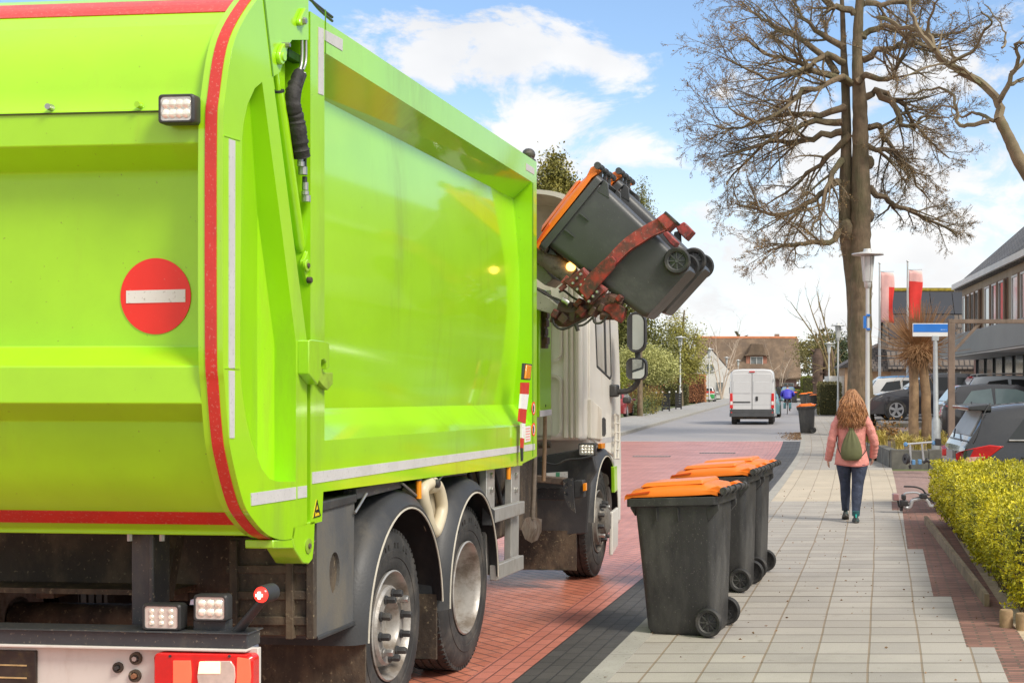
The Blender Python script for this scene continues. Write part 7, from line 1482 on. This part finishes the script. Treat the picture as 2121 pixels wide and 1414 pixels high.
for i in range(15):
    y = -1.6 - i * 2.05; fr = wallbox('shop_window', (.40, y - 2.0, .1), (.46, y, 2.35), m_wgl, SHr); wallbox('mullion', (.34, y - .06, 0), (.44, y + .02, 2.35), m_black, fr)
    wallbox('blind', (.47, y - 1.5, .15), (.49, y - .7, 2.3), mat('shop_interior', (.32, .27, .22), .8, var=.4, vs=.8), fr)
wallbox('plinth', (.3, D1, -.2), (.52, -.1, .12), m_conc, SHr)
# house with solar panels and tiled roof, gable to the left
SO = thing('tiled_house', 'house with solar panels on a steep dark tiled roof behind the flags', 'house', (9.3, 75, .55), rad(0))
b = MB(); b.prism([(-.1, 2.15), (3.1, 6.75), (6.3, 2.15), (6.1, 1.98), (3.1, 6.4), (.1, 1.98)], lambda a, c, t_: (t_, a, c), -.2, 5.2); rf = b.build('roof', m_btile, SO, smooth=0)
wallbox('ridge', (-.25, 3.0, 6.68), (5.25, 3.2, 6.85), mat('mossy_ridge', (.33, .25, .03), .9, var=.5, vs=4), rf)
wallbox('wall', (0, .35, 0), (5, 5.8, 2.4), m_redbk, SO)
b = MB(); b.prism([(.4, 2.2), (5.8, 2.2), (3.1, 6.35)], lambda a, c, t_: (t_, a, c), -.02, 5.0); b.build('gable', mat('brown_cladding', (.23, .19, .15), .8, var=.15), SO, smooth=0)
sl = (6.75 - 2.15) / 3.2
for r0, r1, n0, n1 in ((.68, .96, 0, 4), (.37, .66, 0, 3)):
    for i in range(n0, n1):
        q = MB(); y0_, y1_ = 3.2 * r0 - .1, 3.2 * r1 - .1; x0_ = .0 + i * 1.28; q.add([(x0_, y0_ - .06, 2.15 + (y0_ + .1) * sl + .02), (x0_ + 1.24, y0_ - .06, 2.15 + (y0_ + .1) * sl + .02), (x0_ + 1.24, y1_ - .06, 2.15 + (y1_ + .1) * sl + .02), (x0_, y1_ - .06, 2.15 + (y1_ + .1) * sl + .02)] + [(x0_, y0_, 2.15 + (y0_ + .1) * sl), (x0_ + 1.24, y0_, 2.15 + (y0_ + .1) * sl), (x0_ + 1.24, y1_, 2.15 + (y1_ + .1) * sl), (x0_, y1_, 2.15 + (y1_ + .1) * sl)], [(0, 1, 2, 3), (4, 7, 6, 5), (0, 4, 5, 1), (1, 5, 6, 2), (2, 6, 7, 3), (3, 7, 4, 0)])
        q.build('solar_panel', mat('solar_panel', (.03, .034, .045), .3, var=.1, vs=1, coat=.2), rf, smooth=0)
window(SO, .34, .9, 1.4, .1, 2.1, 0, 'y'); window(SO, .34, 2.4, 3.9, .8, 2.1, 1, 'y')
wallbox('porch', (-1.6, .5, 0), (0, 5, 2.0), mat('tan_wall', (.40, .25, .15), .8, var=.15), SO); b = MB(); b.prism([(.2, 2.0), (.2, 2.12), (2.8, 3.3), (5.3, 2.12), (5.3, 2.0)], lambda a, c, t_: (t_, a, c), -1.8, .1); b.build('porch_roof', m_btile, SO, smooth=0)
wallbox('side_annex', (5., .3, 0), (7.5, 5, 1.9), m_redbk, SO); b = MB(); b.prism([(-.3, 1.85), (-.3, 1.95), (4.6, 4.2), (5, 1.9)], lambda a, c, t_: (t_, a, c), 5.0, 7.6); b.build('annex_roof', m_btile, SO, smooth=0)
LW = thing('low_house', 'small tan house with a sloping roof just right of the oak trunk', 'house', (8.75, 98, .55)); wallbox('wall', (0, 0, 0), (2.6, 6, 2.6), mat('tan_wall', (.4, .25, .15)), LW)
b = MB(); b.prism([(-.3, 2.5), (-.3, 2.62), (2.9, 4.4), (2.9, 2.5)], lambda a, c, t_: (a, t_, c), -.3, 6.2); b.build('roof', m_btile, LW, smooth=0); window(LW, -.02, .8, 1.8, .9, 2.1, 1, 'y'); wallbox('lean_to', (-1.1, .5, 0), (0, 5, 1.9), m_wfr, LW)
# thatched house at the end of the street
m_thatch = mat('thatch', (.185, .13, .088), .95, var=.3, vs=1.2, dirt=(.115, .08, .055), da=.5, ds=.8, streak=.6, bump=1., bs=7)
TH = thing('thatched_house', 'long house with a steep brown thatched roof and dormer closing the street', 'house', (-1.2, 200, .1), rad(2))
b = MB(); b.prism([(-.6, 2.75), (3.9, 8.75), (4.3, 8.75), (9, 2.75), (8.6, 2.5), (-.4, 2.45)], lambda a, c, t_: (t_, a, c), -3, 12.6); rf = b.build('roof', m_thatch, TH, smooth=25, bevel=.2, seg=3)
b = MB(); b.tube([(-2.8, 4.1, 8.78), (12.4, 4.1, 8.78)], .28, 10); b.build('ridge', mat('terracotta_ridge', (.50, .19, .09), .85, var=.25, vs=1), rf)
wallbox('wall', (-2.4, .6, 0), (12, 8, 2.7), mat('plum_wall', (.30, .19, .17), .85, var=.15, vs=1), TH)
b = MB(); b.loft([[(x, y, z) for x, z in ((4.1, 6.0), (8.0, 6.0), (7.5, 6.3), (7.0, 7.9), (5.3, 7.9), (4.7, 6.3))] for y in (.6, 4.2)]); b.build('dormer_roof', m_thatch, TH, smooth=0, bevel=.15)
wallbox('dormer_wall', (4.5, 1.0, 2.9), (7.6, 4, 6.1), m_redbk, TH); window(TH, .98, 5.15, 7.0, 4.3, 5.9, 1, 'y')
window(TH, .58, 7.0, 8.3, 1.0, 1.9, 0, 'y'); window(TH, .58, 9.6, 11.6, .5, 2.0, 1, 'y'); wallbox('garden_wall', (6.6, -2.5, 0), (12.5, -2.2, 1.1), m_wfr, TH); wallbox('chimney', (9, 4, 8.2), (9.7, 4.8, 9.4), m_redbk, rf)
WHs = thing('white_house', 'white gabled house behind the birch on the left', 'house', (-4.3, 172, .1)); m_ww = mat('white_wall', (.66, .64, .61), .8, var=.08, vs=1)
wallbox('wall', (0, 0, 0), (5.2, 8, 3.2), m_ww, WHs); b = MB(); b.prism([(0, 3.2), (5.2, 3.2), (2.6, 6.2)], lambda a, c, t_: (a, t_, c), 0, 8); b.build('gable', m_ww, WHs, smooth=0)
b = MB(); b.prism([(-.3, 3.0), (2.6, 6.45), (5.5, 3.0), (5.3, 2.95), (2.6, 6.2), (-.1, 2.95)], lambda a, c, t_: (a, t_, c), .3, 8.3); b.build('roof', m_btile, WHs, smooth=0)
window(WHs, -.02, 3.2, 4.2, .7, 2.1, 0, 'y'); window(WHs, -.02, 2.0, 3.0, 3.4, 4.4, 1, 'y'); window(WHs, -.02, 1.0, 1.8, .7, 2.1, 0, 'y')
BGs = thing('garage_house', 'pale house with a dark roof glimpsed over the beech hedge', 'house', (-7.2, 150, .1)); wallbox('wall', (0, 0, 0), (4.2, 6, 3.9), mat('pale_wall', (.52, .45, .38), .8, var=.1), BGs); wallbox('fascia', (-.3, -.4, 3.0), (2.8, 0, 3.35), m_wfr, BGs)
b = MB(); b.prism([(-.3, 3.9), (2.1, 5.4), (4.5, 3.9)], lambda a, c, t_: (a, t_, c), -.3, 6.3); b.build('roof', m_btile, BGs, smooth=0); window(BGs, -.02, .4, 1.8, 1.2, 2.6, 1, 'y')
# wooded backdrop beyond the street: a far wood that reads as one mass
r = random.Random(77); b = MB()
for _ in range(5200):
    x = r.uniform(-110, 130); y = r.uniform(260, 300); h = 7 + 4 * sin(x * .11) + 2.5 * sin(x * .31 + 1); z = r.uniform(0, 1) ** .8 * h
    for _ in range(3): leafquad(b, V((x + r.gauss(0, .8), y + r.gauss(0, .8), z + r.gauss(0, .6))), r.uniform(.7, 1.6), r, .7)
wd = b.build('distant_wood', leafmat('distant_leaves', (.20, .16, .085), (.07, .065, .035), .2), smooth=0, fixn=False); wd['kind'] = 'stuff'
# fallen leaves and grit along the kerb by the lone bin
b = MB()
for _ in range(900):
    d = r.uniform(44, 50.5); x = kerbx(d) - abs(r.gauss(0, .28)); leafquad(b, V((x, d, .01 + r.random() * .03)), r.uniform(.03, .07), r, .6, V((r.gauss(0, 1), r.gauss(0, 1), r.gauss(0, .3))))
lf = b.build('fallen_leaves', leafmat('dead_leaves', (.32, .19, .09), (.12, .07, .035)), smooth=0, fixn=False); lf['kind'] = 'stuff'
b = MB()
for _ in range(330):
    d = r.uniform(6, 24); x = kerbx(d) + r.uniform(.1, 2.6); leafquad(b, V((x, d, .008 + r.random() * .004)), r.uniform(.008, .03), r, .6, V((r.gauss(0, 1), r.gauss(0, 1), r.gauss(0, .15))))
lf = b.build('leaf_litter', leafmat('dead_leaves', (.32, .19, .09), (.12, .07, .035)), smooth=0, fixn=False); lf['kind'] = 'stuff'
